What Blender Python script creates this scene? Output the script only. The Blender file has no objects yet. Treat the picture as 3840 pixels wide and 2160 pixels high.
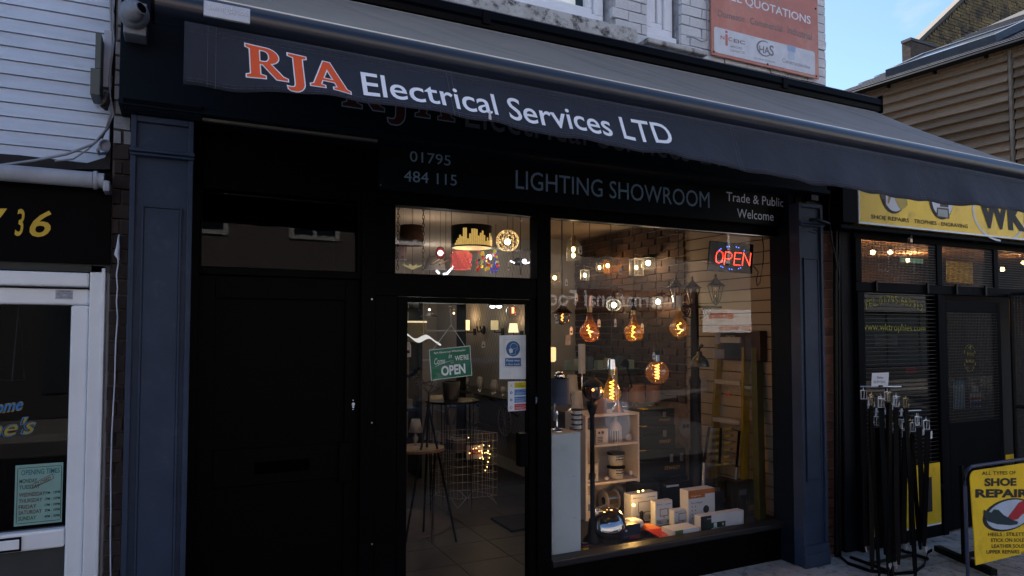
import bpy, math, random
from mathutils import Vector, Matrix, noise
R = math.radians
random.seed(7)
SC = bpy.context.scene
COL = SC.collection

# ------------------------------------------------------------------ camera
YAW, PITCH, CAMZ, FPX, SHIFT = R(26.0), R(2.4), 1.75, 2560.0, 55.7
cd = bpy.data.cameras.new('camera'); cam = bpy.data.objects.new('camera', cd); COL.objects.link(cam)
cam.location = (0, 0, CAMZ); cam.rotation_euler = (R(90) + PITCH, 0, -YAW)
cd.sensor_width = 36; cd.lens = 36 * FPX / 3840; cd.shift_y = SHIFT / 3840
cd.clip_start = .05; cd.clip_end = 2000
SC.camera = cam
# ------------------------------------------------------------------ sky, sun, exposure
SUN_EL, SUN_AZ = R(38), R(-3)          # the sun stands behind the shop: the whole front is in shade
wd = bpy.data.worlds.new('World'); SC.world = wd; wd.use_nodes = True
nt = wd.node_tree; bg = nt.nodes['Background']
sk = nt.nodes.new('ShaderNodeTexSky'); sk.sky_type = 'NISHITA'; sk.sun_disc = False
sk.sun_elevation = SUN_EL; sk.sun_rotation = SUN_AZ; sk.air_density = 1.0; sk.dust_density = .6; sk.ozone_density = 4.0
tc = nt.nodes.new('ShaderNodeTexCoord'); mp = nt.nodes.new('ShaderNodeMapping'); mp.inputs['Scale'].default_value = (1, 1, 2.2)
mp.inputs['Location'].default_value = (.35, .1, .0)
ns = nt.nodes.new('ShaderNodeTexNoise'); ns.inputs['Scale'].default_value = 2.6; ns.inputs['Detail'].default_value = 7; ns.inputs['Roughness'].default_value = .58
rp = nt.nodes.new('ShaderNodeValToRGB'); rp.color_ramp.elements[0].position = .54; rp.color_ramp.elements[1].position = .74
mx = nt.nodes.new('ShaderNodeMix'); mx.data_type = 'RGBA'
mx.inputs['B'].default_value = (3.6, 3.7, 3.9, 1)
nt.links.new(tc.outputs['Generated'], mp.inputs[0]); nt.links.new(mp.outputs[0], ns.inputs['Vector'])
nt.links.new(ns.outputs['Fac'], rp.inputs[0]); nt.links.new(rp.outputs[0], mx.inputs['Factor'])
nt.links.new(sk.outputs[0], mx.inputs['A']); nt.links.new(mx.outputs['Result'], bg.inputs[0])
bg.inputs['Strength'].default_value = .052
ld = bpy.data.lights.new('sun', 'SUN'); sun = bpy.data.objects.new('sun', ld); COL.objects.link(sun)
ld.energy = 5.0; ld.angle = R(.5); ld.color = (1, .93, .84)
sdir = Vector((math.sin(SUN_AZ) * math.cos(SUN_EL), math.cos(SUN_AZ) * math.cos(SUN_EL), math.sin(SUN_EL)))
sun.rotation_euler = sdir.to_track_quat('Z', 'Y').to_euler(); sun.location = (0, 20, 30)
SC.view_settings.view_transform = 'Standard'; SC.view_settings.look = 'None'
SC.view_settings.exposure = 2.35; SC.view_settings.gamma = 1; SC.view_settings.use_curve_mapping = False
SC.render.engine = 'CYCLES'; SC.cycles.use_denoising = True
SC.cycles.max_bounces = 7; SC.cycles.transparent_max_bounces = 24; SC.cycles.sample_clamp_indirect = 4
SC.cycles.caustics_reflective = False; SC.cycles.caustics_refractive = False

# ------------------------------------------------------------------ where a line of sight meets a real plane of the place
_f = Vector((math.sin(YAW) * math.cos(PITCH), math.cos(YAW) * math.cos(PITCH), math.sin(PITCH)))
_r = Vector((math.cos(YAW), -math.sin(YAW), 0)); _u = _r.cross(_f)
def ray(px, py): return _f + _r * ((px - 1920) / FPX) + _u * ((1080 + SHIFT - py) / FPX)
def W(px, py, Y):
    d = ray(px, py); return Vector((0, 0, CAMZ)) + d * (Y / d.y)
def WX(px, py, X):
    d = ray(px, py); return Vector((0, 0, CAMZ)) + d * (X / d.x)
def WZ(px, py, z):
    d = ray(px, py); return Vector((0, 0, CAMZ)) + d * ((z - CAMZ) / d.z)
def XX(px, Y, py=1243): return W(px, py, Y).x
def ZZ(px, py, Y): return W(px, py, Y).z
def S(n, px, Y):                      # metres for n pixels at that spot
    d = ray(px, 1243); return n * (Y / d.y) / FPX

# ------------------------------------------------------------------ materials
MATS = {}
def M(name, col, rough=.6, metal=0.0, var=.12, ns=9.0, bump=.0, bs=60.0, spec=.4, emit=0.0, ecol=None, rnd=0.0, sheen=0, stretch=None, spots=None, coat=0):
    if name in MATS: return MATS[name]
    m = bpy.data.materials.new(name); m.use_nodes = True; MATS[name] = m
    t = m.node_tree; b = t.nodes['Principled BSDF']
    b.inputs['Roughness'].default_value = rough; b.inputs['Metallic'].default_value = metal
    b.inputs['Specular IOR Level'].default_value = spec
    if coat: b.inputs['Coat Weight'].default_value = coat; b.inputs['Coat Roughness'].default_value = .1
    c = (*col, 1)
    tc = t.nodes.new('ShaderNodeTexCoord'); src = tc.outputs['Object']
    if stretch:
        mpn = t.nodes.new('ShaderNodeMapping'); mpn.inputs['Scale'].default_value = stretch
        t.links.new(src, mpn.inputs[0]); src = mpn.outputs[0]
    if rnd:
        oi = t.nodes.new('ShaderNodeObjectInfo'); ad = t.nodes.new('ShaderNodeVectorMath'); ad.operation = 'MULTIPLY_ADD'
        ad.inputs[1].default_value = (1, 1, 1)
        cx = t.nodes.new('ShaderNodeVectorMath'); cx.operation = 'SCALE'; cx.inputs['Scale'].default_value = 17
        cb = t.nodes.new('ShaderNodeCombineXYZ')
        for k in range(3): t.links.new(oi.outputs['Random'], cb.inputs[k])
        t.links.new(cb.outputs[0], cx.inputs[0]); t.links.new(src, ad.inputs[0]); t.links.new(cx.outputs[0], ad.inputs[2]); src = ad.outputs[0]
    n = t.nodes.new('ShaderNodeTexNoise'); n.inputs['Scale'].default_value = ns; n.inputs['Detail'].default_value = 6; n.inputs['Roughness'].default_value = .6
    t.links.new(src, n.inputs['Vector'])
    mr = t.nodes.new('ShaderNodeMapRange'); mr.inputs['From Min'].default_value = .3; mr.inputs['From Max'].default_value = .7
    mr.inputs['To Min'].default_value = 1 - var; mr.inputs['To Max'].default_value = 1 + var
    t.links.new(n.outputs['Fac'], mr.inputs['Value'])
    val = mr.outputs[0]
    if rnd:
        m2 = t.nodes.new('ShaderNodeMapRange'); m2.inputs['To Min'].default_value = 1 - rnd; m2.inputs['To Max'].default_value = 1 + rnd
        t.links.new(oi.outputs['Random'], m2.inputs['Value'])
        mu = t.nodes.new('ShaderNodeMath'); mu.operation = 'MULTIPLY'; t.links.new(val, mu.inputs[0]); t.links.new(m2.outputs[0], mu.inputs[1]); val = mu.outputs[0]
    sc = t.nodes.new('ShaderNodeVectorMath'); sc.operation = 'SCALE'; sc.inputs[0].default_value = col
    t.links.new(val, sc.inputs['Scale']); out = sc.outputs[0]
    if spots:                          # dirt, patterns or painted glints with a shape of their own: (colour, scale, from, to)
        n3 = t.nodes.new('ShaderNodeTexNoise'); n3.inputs['Scale'].default_value = spots[1]; n3.inputs['Detail'].default_value = 9; n3.inputs['Roughness'].default_value = .72
        t.links.new(src, n3.inputs['Vector'])
        r3 = t.nodes.new('ShaderNodeMapRange'); r3.inputs['From Min'].default_value = spots[2]; r3.inputs['From Max'].default_value = spots[3]
        t.links.new(n3.outputs['Fac'], r3.inputs['Value'])
        m3 = t.nodes.new('ShaderNodeMix'); m3.data_type = 'RGBA'; m3.inputs['B'].default_value = (*spots[0], 1)
        t.links.new(r3.outputs[0], m3.inputs['Factor']); t.links.new(out, m3.inputs['A']); out = m3.outputs['Result']
    t.links.new(out, b.inputs['Base Color'])
    if bump:
        n2 = t.nodes.new('ShaderNodeTexNoise'); n2.inputs['Scale'].default_value = bs; n2.inputs['Detail'].default_value = 4
        t.links.new(src, n2.inputs['Vector'])
        bp = t.nodes.new('ShaderNodeBump'); bp.inputs['Strength'].default_value = bump; bp.inputs['Distance'].default_value = .004
        t.links.new(n2.outputs['Fac'], bp.inputs['Height']); t.links.new(bp.outputs[0], b.inputs['Normal'])
    if sheen: b.inputs['Sheen Weight'].default_value = sheen; b.inputs['Sheen Roughness'].default_value = .4
    if emit:
        b.inputs['Emission Color'].default_value = (*(ecol or col), 1); b.inputs['Emission Strength'].default_value = emit * .3
    return m
def GLASS(name, tint=(1, 1, 1), ior=1.5, rough=.0, haze=0.0, hcol=(.5, .5, .5)):
    if name in MATS: return MATS[name]
    m = bpy.data.materials.new(name); m.use_nodes = True; MATS[name] = m
    t = m.node_tree; t.nodes.remove(t.nodes['Principled BSDF']); out = t.nodes['Material Output']
    tr = t.nodes.new('ShaderNodeBsdfTransparent'); tr.inputs[0].default_value = (*tint, 1)
    gl = t.nodes.new('ShaderNodeBsdfGlossy'); gl.inputs['Roughness'].default_value = rough
    fr = t.nodes.new('ShaderNodeFresnel'); fr.inputs['IOR'].default_value = ior
    ge = t.nodes.new('ShaderNodeNewGeometry'); inv = t.nodes.new('ShaderNodeMath'); inv.operation = 'SUBTRACT'; inv.inputs[0].default_value = 1
    fm = t.nodes.new('ShaderNodeMath'); fm.operation = 'MULTIPLY'
    t.links.new(ge.outputs['Backfacing'], inv.inputs[1]); t.links.new(fr.outputs[0], fm.inputs[0]); t.links.new(inv.outputs[0], fm.inputs[1])
    mi = t.nodes.new('ShaderNodeMixShader'); last = tr.outputs[0]
    if haze:
        df = t.nodes.new('ShaderNodeBsdfDiffuse'); df.inputs[0].default_value = (*hcol, 1)
        m2 = t.nodes.new('ShaderNodeMixShader'); m2.inputs[0].default_value = haze
        t.links.new(last, m2.inputs[1]); t.links.new(df.outputs[0], m2.inputs[2]); last = m2.outputs[0]
    t.links.new(fm.outputs[0], mi.inputs[0]); t.links.new(last, mi.inputs[1]); t.links.new(gl.outputs[0], mi.inputs[2])
    t.links.new(mi.outputs[0], out.inputs[0])
    return m
def GLOW(name, col, s):
    if name in MATS: return MATS[name]
    m = bpy.data.materials.new(name); m.use_nodes = True; MATS[name] = m
    t = m.node_tree; t.nodes.remove(t.nodes['Principled BSDF']); e = t.nodes.new('ShaderNodeEmission')
    e.inputs[0].default_value = (*col, 1); e.inputs[1].default_value = s * .26
    t.links.new(e.outputs[0], t.nodes['Material Output'].inputs[0]); return m

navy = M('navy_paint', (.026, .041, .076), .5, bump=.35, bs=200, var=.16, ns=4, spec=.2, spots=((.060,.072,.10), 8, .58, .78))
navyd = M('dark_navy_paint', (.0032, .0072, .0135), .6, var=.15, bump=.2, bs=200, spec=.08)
black = M('black_paint', (.0006, .0007, .0013), .5, var=.3, bump=.2, bs=60, spec=.05)
blackm = M('black_metal', (.003, .003, .004), .4, var=.2, spec=.15)
iron = M('painted_iron', (.003, .003, .0035), .5, bump=.3, bs=90, spec=.15)
chrome = M('chrome', (.75, .76, .78), .08, 1, var=.05)
steel = M('brushed_steel', (.45, .46, .48), .28, 1, var=.15, ns=30)
upvc = M('white_upvc', (.74, .78, .84), .35, var=.06, ns=3, spec=.5, bump=.05, bs=30)
upvcd = M('grey_gasket', (.16, .18, .21), .5)
clad = M('white_weatherboard', (.55, .63, .76), .5, var=.10, ns=4, bump=.25, bs=120, rnd=.05, stretch=(1, 1, 6), spots=((.25,.27,.30), 7, .60, .85))
wbrick = M('white_painted_brick', (.68, .69, .71), .7, var=.14, ns=14, bump=.8, bs=45, rnd=.08, spots=((.06, .055, .05), 22, .60, .74))
wmort = M('painted_mortar', (.40, .40, .43), .85, var=.2, ns=18, bump=.8, bs=50, spots=((.05, .05, .05), 16, .56, .70))
stone = M('painted_stone_sill', (.46, .46, .45), .75, var=.2, ns=9, bump=.8, bs=40, spots=((.03, .028, .025), 13, .50, .64))
wframe = M('white_window_frame', (.78, .80, .84), .35, var=.04)
glass = GLASS('window_glass', (.97, .98, .98), 1.47, haze=.0008)
glassd = GLASS('dusty_glass', (.90, .93, .94), 1.52, haze=.012)
bulbg = GLASS('clear_bulb_glass', (.93, .92, .90), 1.7, haze=.03, hcol=(.8,.8,.8))
amberg = GLASS('amber_glass', (.93, .60, .26), 2.4, haze=.04, hcol=(.95,.60,.16))
copperg = GLASS('copper_glass', (.90, .55, .36), 2.4, haze=.045, hcol=(.95,.50,.24))
smoke = GLASS('smoked_glass', (.45, .36, .34), 2.1, haze=.05)
warm = GLOW('warm_filament', (1, .50, .12), 26)
warm2 = GLOW('orange_filament', (1, .33, .05), 16)
whiteg = GLOW('white_lamp', (1, .93, .82), 9)
coolg = GLOW('cool_led', (.90, .95, 1), 7)
redled = GLOW('red_led', (1, .035, .02), 7)
orled = GLOW('orange_led', (1, .22, .05), 12)
blueled = GLOW('blue_led', (.06, .16, 1), 10)
paper = M('white_card', (.62, .64, .68), .7, var=.05)
tagm = M('tag_card', (.42, .41, .40), .8, var=.1)
ink = M('black_print', (.01, .01, .012), .6)
whitep = M('white_print', (.84, .88, .95), .55, var=.03)
greyp = M('grey_vinyl_lettering', (.24, .33, .44), .5, var=.05)

# ------------------------------------------------------------------ mesh builder
WL = {}
class MB:
    def __init__(s): s.v = []; s.f = []; s.sm = []
    def add(s, vs, fs, sm=False):
        o = len(s.v); s.v += [Vector(v) for v in vs]; s.f += [tuple(i + o for i in f) for f in fs]; s.sm += [sm] * len(fs); return s
    def box(s, x0, x1, y0, y1, z0, z1):
        return s.add([(x0,y0,z0),(x1,y0,z0),(x1,y1,z0),(x0,y1,z0),(x0,y0,z1),(x1,y0,z1),(x1,y1,z1),(x0,y1,z1)],
                     [(0,3,2,1),(4,5,6,7),(0,1,5,4),(1,2,6,5),(2,3,7,6),(3,0,4,7)])
    def hexa(s, p): return s.add(p, [(0,3,2,1),(4,5,6,7),(0,1,5,4),(1,2,6,5),(2,3,7,6),(3,0,4,7)])
    def cyl(s, a, b, r0, r1=None, n=12, cap=True):
        a, b = Vector(a), Vector(b); r1 = r0 if r1 is None else r1
        q = (b - a).to_track_quat('Z', 'Y'); vs = []
        for p, r in ((a, r0), (b, r1)):
            for k in range(n):
                t = 2 * math.pi * k / n; vs.append(p + q @ Vector((r * math.cos(t), r * math.sin(t), 0)))
        s.add(vs, [(k, (k + 1) % n, n + (k + 1) % n, n + k) for k in range(n)], True)
        if cap: s.add(vs, [tuple(reversed(range(n))), tuple(range(n, 2 * n))])
        return s
    def tube(s, pts, r, n=6):
        pts = [Vector(p) for p in pts]; vs = []; up = Vector((0.0123, .02, 1))
        for i, p in enumerate(pts):
            d = (pts[min(i + 1, len(pts) - 1)] - pts[max(i - 1, 0)]).normalized()
            if abs(d.dot(up.normalized())) > .97: ref = Vector((1, 0, 0))
            else: ref = up
            u = d.cross(ref).normalized(); w = d.cross(u)
            rr = r[i] if isinstance(r, (list, tuple)) else r
            for k in range(n):
                t = 2 * math.pi * k / n; vs.append(p + (u * math.cos(t) + w * math.sin(t)) * rr)
        m = len(pts)
        fs = [(i*n+k, i*n+(k+1) % n, (i+1)*n+(k+1) % n, (i+1)*n+k) for i in range(m-1) for k in range(n)]
        s.add(vs, fs, True); s.add(vs, [tuple(range(n)), tuple(range((m-1)*n, m*n))]); return s
    def lathe(s, c, prof, n=24, warp=0, seed=0, axis=None):
        c = Vector(c); vs = []
        q = Vector(axis).to_track_quat('Z', 'Y') if axis else None
        for r, z in prof:
            for k in range(n):
                t = 2 * math.pi * k / n; v = Vector((r * math.cos(t), r * math.sin(t), z))
                if warp and r > 0: v *= 1 + warp * noise.noise(v * (5 / .08) * .25 + Vector((seed, 0, 0)))
                vs.append(c + (q @ v if q else v))
        m = len(prof)
        return s.add(vs, [(i*n+k, i*n+(k+1) % n, (i+1)*n+(k+1) % n, (i+1)*n+k) for i in range(m-1) for k in range(n)], True)
    def ball(s, c, r, n=16, sx=1, sy=1, sz=1, m=None):
        m = m or n // 2; c = Vector(c); vs = []
        for i in range(m + 1):
            a = math.pi * i / m
            for k in range(n):
                t = 2 * math.pi * k / n
                vs.append(c + Vector((r*sx*math.sin(a)*math.cos(t), r*sy*math.sin(a)*math.sin(t), r*sz*math.cos(a))))
        return s.add(vs, [(i*n+k, (i+1)*n+k, (i+1)*n+(k+1) % n, i*n+(k+1) % n) for i in range(m) for k in range(n)], True)
    def prism(s, poly, y0, y1):          # polygon in x,z pushed from y0 to y1
        n = len(poly); vs = [(x, y0, z) for x, z in poly] + [(x, y1, z) for x, z in poly]
        return s.add(vs, [tuple(range(n)), tuple(reversed(range(n, 2*n)))] + [(k, n+k, n+(k+1) % n, (k+1) % n) for k in range(n)])
    def profx(s, poly, x0, x1, smooth=False):  # profile in y,z run along x
        n = len(poly); vs = [(x0, y, z) for y, z in poly] + [(x1, y, z) for y, z in poly]
        s.add(vs, [(k, (k+1) % n, n+(k+1) % n, n+k) for k in range(n)], smooth)
        return s.add(vs, [tuple(reversed(range(n))), tuple(range(n, 2*n))])
    def build(s, name, mat, parent=None, bevel=0, kind=None, label=None, solid=0, seg=2):
        me = bpy.data.meshes.new(name); off = WL.get(parent, Vector())
        me.from_pydata([tuple(v - off) for v in s.v], [], s.f)
        for p, q in zip(me.polygons, s.sm): p.use_smooth = q
        me.materials.append(mat); o = bpy.data.objects.new(name, me); COL.objects.link(o)
        if parent: o.parent = parent
        WL[o] = off.copy()
        if bevel:
            bm = o.modifiers.new('bevel', 'BEVEL'); bm.width = bevel; bm.segments = seg; bm.limit_method = 'ANGLE'; bm.angle_limit = R(50)
        if solid:
            so = o.modifiers.new('solid', 'SOLIDIFY'); so.thickness = solid; so.offset = 0
        if kind: o['kind'] = kind
        if label: o['label'] = label
        return o
def tag(o, label, cat, group=None, kind=None):
    o['label'] = label; o['category'] = cat
    if group: o['group'] = group
    if kind: o['kind'] = kind
    return o
def thing(name, label, cat, loc=(0, 0, 0), group=None):
    o = bpy.data.objects.new(name, None); COL.objects.link(o); o.location = loc; o.empty_display_size = .1
    WL[o] = Vector(loc); return tag(o, label, cat, group)
def sub(name, parent):
    return parent
def struct(o, label=None):
    o['kind'] = 'structure'
    if label: o['label'] = label
    return o
def B(x0, x1, y0, y1, z0, z1): return MB().box(x0, x1, y0, y1, z0, z1)
def copy_tree(o, parent=None):
    c = o.copy(); COL.objects.link(c)
    if parent: c.parent = parent
    for ch in list(o.children): copy_tree(ch, c)
    return c
def lamp(c, w, col=(1, .62, .28), r=.02):
    l = bpy.data.lights.new('lamp_or_fill_light', 'POINT'); l.energy = w * .075; l.color = col; l.shadow_soft_size = r
    o = bpy.data.objects.new('lamp_or_fill_light', l); COL.objects.link(o); o.location = c; return o

# ------------------------------------------------------------------ lettering
def text_mesh(s, weight=0.0, shear=0.0, space=1.0, res=3):
    cu = bpy.data.curves.new('t', 'FONT'); cu.body = s; cu.offset = weight; cu.shear = shear; cu.space_character = space
    cu.resolution_u = res
    cu.align_x = 'LEFT'
    o = bpy.data.objects.new('t', cu)
    me = o.to_mesh(); vs = [v.co.copy() for v in me.vertices]; fs = [tuple(p.vertices) for p in me.polygons]
    o.to_mesh_clear(); bpy.data.objects.remove(o); bpy.data.curves.remove(cu)
    return vs, fs
def word_groups(vs, fs, gap=.16):
    par = list(range(len(vs)))
    def find(i):
        while par[i] != i: par[i] = par[par[i]]; i = par[i]
        return i
    for f in fs:
        for i in f[1:]: par[find(i)] = find(f[0])
    isl = {}
    for f in fs: isl.setdefault(find(f[0]), []).append(f)
    ext = sorted((min(vs[i].x for f in g for i in f), max(vs[i].x for f in g for i in f), g) for g in isl.values())
    out = []; hi = -1e9
    for a, b, g in ext:
        if a - hi > gap or not out: out.append([])
        out[-1] += g; hi = max(hi, b)
    return out
def text(s, bl, br, tl, mat, parent=None, name='lettering', weight=0.0, shear=0.0, space=1.0, res=3, out=None, warp=None, mirror=False):
    """flat lettering whose own bounding box fills the parallelogram bottom-left, bottom-right, top-left"""
    vs, fs = text_mesh(s, weight, shear, space, res)
    x0 = min(v.x for v in vs); x1 = max(v.x for v in vs); y0 = min(v.y for v in vs); y1 = max(v.y for v in vs)
    bl, br, tl = Vector(bl), Vector(br), Vector(tl); U = br - bl; V = tl - bl
    P = []
    for v in vs:
        p = bl + U * ((v.x - x0) / (x1 - x0)) + V * ((v.y - y0) / max(y1 - y0, 1e-6))
        if warp: p = warp(p)
        P.append(p)
    if ' ' in s and (U.length > .15):
        for g in word_groups(vs, fs): mb = MB(); ids = sorted({i for f in g for i in f}); mp = {i: k for k, i in enumerate(ids)}; mb.add([P[i] for i in ids], [tuple(mp[i] for i in f) for f in g]); o = mb.build(name, mat, parent)
        return o
    mb = MB(); mb.add(P, fs); return mb.build(name, mat, parent)
def textpx(s, x0, yb0, x1, yb1, h, Y, mat, parent=None, **k):
    """baseline from pixel (x0,yb0) to (x1,yb1), h pixels tall, on the plane y = Y"""
    return text(s, W(x0, yb0, Y), W(x1, yb1, Y), W(x0, yb0 - h, Y), mat, parent, **k)
def arc(cx, cy, rx, ry, a0, a1, n=8):
    return [(cx + rx * math.cos(R(a0 + (a1 - a0) * k / n)), cy + ry * math.sin(R(a0 + (a1 - a0) * k / n))) for k in range(n + 1)]
SERIF = {
 'R': ([[(0,0),(0,.07),(.11,.11),(.11,.89),(0,.93),(0,1),(.52,1)] + arc(.54,.745,.30,.255,90,-60,9) + [(.62,.50),(.93,.11),(1.04,.07),(1.04,0),(.76,0),(.42,.455),(.34,.455),(.34,.11),(.47,.07),(.47,0)],
        [(.34,.54),(.34,.91),(.47,.91)] + arc(.475,.725,.13,.185,90,-90,8)[1:] ], 1.08),
 'J': ([[(.02,1),(.50,1),(.50,.93),(.39,.89),(.39,0)] + arc(.14,.0,.25,.30,0,-90,7)[1:] + [(.02,-.29),(-.04,-.24),(-.05,-.16),(.03,-.17)] + arc(.05,-.02,.11,.16,-80,0,5)[1:] + [(.16,.89),(.02,.93)]], .56),
 'A': ([[(0,0),(0,.065),(.09,.10),(.42,1),(.60,1),(.98,.10),(1.07,.065),(1.07,0),(.62,0),(.62,.065),(.73,.10),(.67,.27),(.33,.27),(.27,.10),(.38,.065),(.38,0)],
        [(.36,.35),(.50,.73),(.64,.35)]], 1.07)}
def serif_mesh(ch, off=0.0):
    cu = bpy.data.curves.new('t', 'CURVE'); cu.dimensions = '2D'; cu.fill_mode = 'BOTH'; cu.offset = off
    for lp in SERIF[ch][0]:
        sp = cu.splines.new('POLY'); sp.points.add(len(lp) - 1); sp.use_cyclic_u = True
        for i, (x, y) in enumerate(lp): sp.points[i].co = (x, y, 0, 1)
    o = bpy.data.objects.new('t', cu); me = o.to_mesh()
    vs = [v.co.copy() for v in me.vertices]; fs = [tuple(p.vertices) for p in me.polygons]
    o.to_mesh_clear(); bpy.data.objects.remove(o); bpy.data.curves.remove(cu); return vs, fs

# ------------------------------------------------------------------ loose pieces: bricks, slabs, boards share a few meshes
def jitter_box(k, j=.03):
    rn = random.Random(k); vs = []
    for z in (-.5, .5):
        for x, y in ((-.5, -.5), (.5, -.5), (.5, .5), (-.5, .5)):
            vs.append((x + rn.uniform(-j, j) * .4, y + rn.uniform(-j, j), z + rn.uniform(-j, j)))
    return vs
def piece_meshes(name, mat, n=5, j=.03):
    out = []
    for k in range(n):
        me = bpy.data.meshes.new(name); me.from_pydata(jitter_box(k * 31 + len(name), j), [], [(0,3,2,1),(4,5,6,7),(0,1,5,4),(1,2,6,5),(2,3,7,6),(3,0,4,7)])
        me.materials.append(mat); out.append(me)
    return out
def piece(name, meshes, parent, c, s, rz=0, bevel=0):
    o = bpy.data.objects.new(name, random.choice(meshes)); COL.objects.link(o)
    o.location = Vector(c) - WL.get(parent, Vector()); o.scale = s; o.rotation_euler.z = rz
    if parent: o.parent = parent
    if bevel:
        bm = o.modifiers.new('bevel', 'BEVEL'); bm.width = bevel; bm.segments = 1
    return o
# ================================================================== SETTING
YG, YF = 3.90, 3.62                       # glass line and the front of the upper fascia
asph = M('asphalt', (.050, .050, .053), .85, bump=.6, bs=120, var=.25, ns=3)
slabm = M('concrete_paving', (.36, .35, .345), .85, bump=.6, bs=60, var=.26, ns=4, rnd=.16, spots=((.10, .095, .09), 9, .52, .66))
jointm = M('paving_joint_sand', (.05, .048, .045), .95, var=.3)
struct(MB().add([(-300,-300,-.13),(300,-300,-.13),(300,300,-.13),(-300,300,-.13)], [(0,1,2,3)]).build('ground', M('ground_earth', (.08,.075,.07), .9)))
struct(MB().add([(-60,-6.2,-.12),(60,-6.2,-.12),(60,.55,-.12),(-60,.55,-.12)], [(0,1,2,3)]).build('road', asph))
pav = struct(B(-60, 60, .70, 3.95, -.16, -.045).build('pavement', jointm))
struct(B(-60, 60, .56, .69, -.16, .0).build('kerb', M('kerb_stone', (.26,.26,.25), .8, bump=.4)))
struct(B(-60, 60, -8.6, -6.2, -.16, .0).build('far_pavement', M('far_paving', (.15,.145,.14), .85, ns=2)))
sl = piece_meshes('paving_slab', slabm, 4, .004)
for r_, (ya, yb) in enumerate(((3.30, 3.93), (2.69, 3.29), (2.08, 2.68), (1.47, 2.07), (.71, 1.46))):
    x = 1.1 - .31 * (r_ % 2)
    while x < 8.6:
        w = .60
        piece('paving_slab', sl, pav, (x + w/2, (ya+yb)/2, -.03 + random.uniform(-.002, .002)), (w - .012, yb - ya - .004, .06 ), bevel=.004)
        x += w

# ================================================================== THE SHOP BUILDING
XL, XR = XX(447, YF, 300), XX(3103, YF, 700)          # upper fascia ends
XB0, XB1 = XX(440, 3.95, 60), XX(3097, 3.93, 300)      # upper wall ends
shop = thing('shop_building', 'two-storey shop with white painted brick above and a black and navy shopfront below', 'building', ((XB0+XB1)/2, 6, 0))
ZU = ZZ(1900, 60, 3.93) - .15
# upper wall behind the painted bricks, with two window openings
zs1 = ZZ(2374, 150, 3.86); win1 = (XX(900, 3.93, 60), XX(2292, 3.93, 80)); win2 = (XX(2424, 3.93, 100), XX(2552, 3.93, 130))
zb1 = ZZ(2120, 68, 3.93); zb2 = ZZ(2500, 152, 3.93)
mw = MB()
mw.box(XB0, win1[0], 3.95, 4.15, 2.9, 7.6); mw.box(win1[1], win2[0], 3.95, 4.15, 2.9, 7.6); mw.box(win2[1], XB1, 3.95, 4.15, 2.9, 7.6)
mw.box(win1[0], win1[1], 3.95, 4.15, 2.9, zb1); mw.box(win2[0], win2[1], 3.95, 4.15, 2.9, zb2)
mw.box(win1[0], win1[1], 3.95, 4.15, zb1 + 1.45, 7.6); mw.box(win2[0], win2[1], 3.95, 4.15, zb2 + 1.45, 7.6)
mw.build('wall', wmort, shop)
shell = MB(); shell.box(XB0, XB0 + .2, 4.15, 13, -.1, 7.6); shell.box(XB1 - .2, XB1, 4.15, 13, -.1, 7.6); shell.box(XB0, XB1, 13, 13.2, -.1, 7.6)
shell.build('side_wall', M('stock_brick_side', (.20,.15,.12), .85, ns=20, var=.25), shop)
MB().hexa([(XB0-.1,3.8,7.6),(XB1+.1,3.8,7.6),(XB1+.1,13.3,7.6),(XB0-.1,13.3,7.6),(XB0-.1,8.4,9.6),(XB1+.1,8.4,9.6),(XB1+.1,8.7,9.6),(XB0-.1,8.7,9.6)]).build('roof', M('shop_slate_roof', (.07,.075,.085), .7, ns=9), shop)
wb = piece_meshes('brick', wbrick, 6, .035)
for c in range(36):
    z = 3.28 + c * .0755; x = XB0 + (.0 if c % 2 else -.112)
    if z > 5.1: break
    while x < XB1:
        w = .2245; x0 = max(x, XB0); x1 = min(x + w, XB1)
        for wa, wb2, zb_ in ((win1[0], win1[1], zb1), (win2[0], win2[1], zb2)):
            if z + .07 > zb_ - .03:
                if x0 < wa < x1: x1 = wa + .003
                elif x0 < wb2 < x1: x0 = wb2 - .003
                elif wa <= x0 and x1 <= wb2: x1 = x0
        xm = (x0 + x1) / 2
        if x1 - x0 > .05 and xm > .8 and not (xm < 2.0 and z > 3.9):
            piece('brick', wb, shop, (xm, 3.955 + random.uniform(-.004, .004), z + .034), (x1 - x0 - .009, .07, .068), bevel=.006)
        x += w
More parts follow.
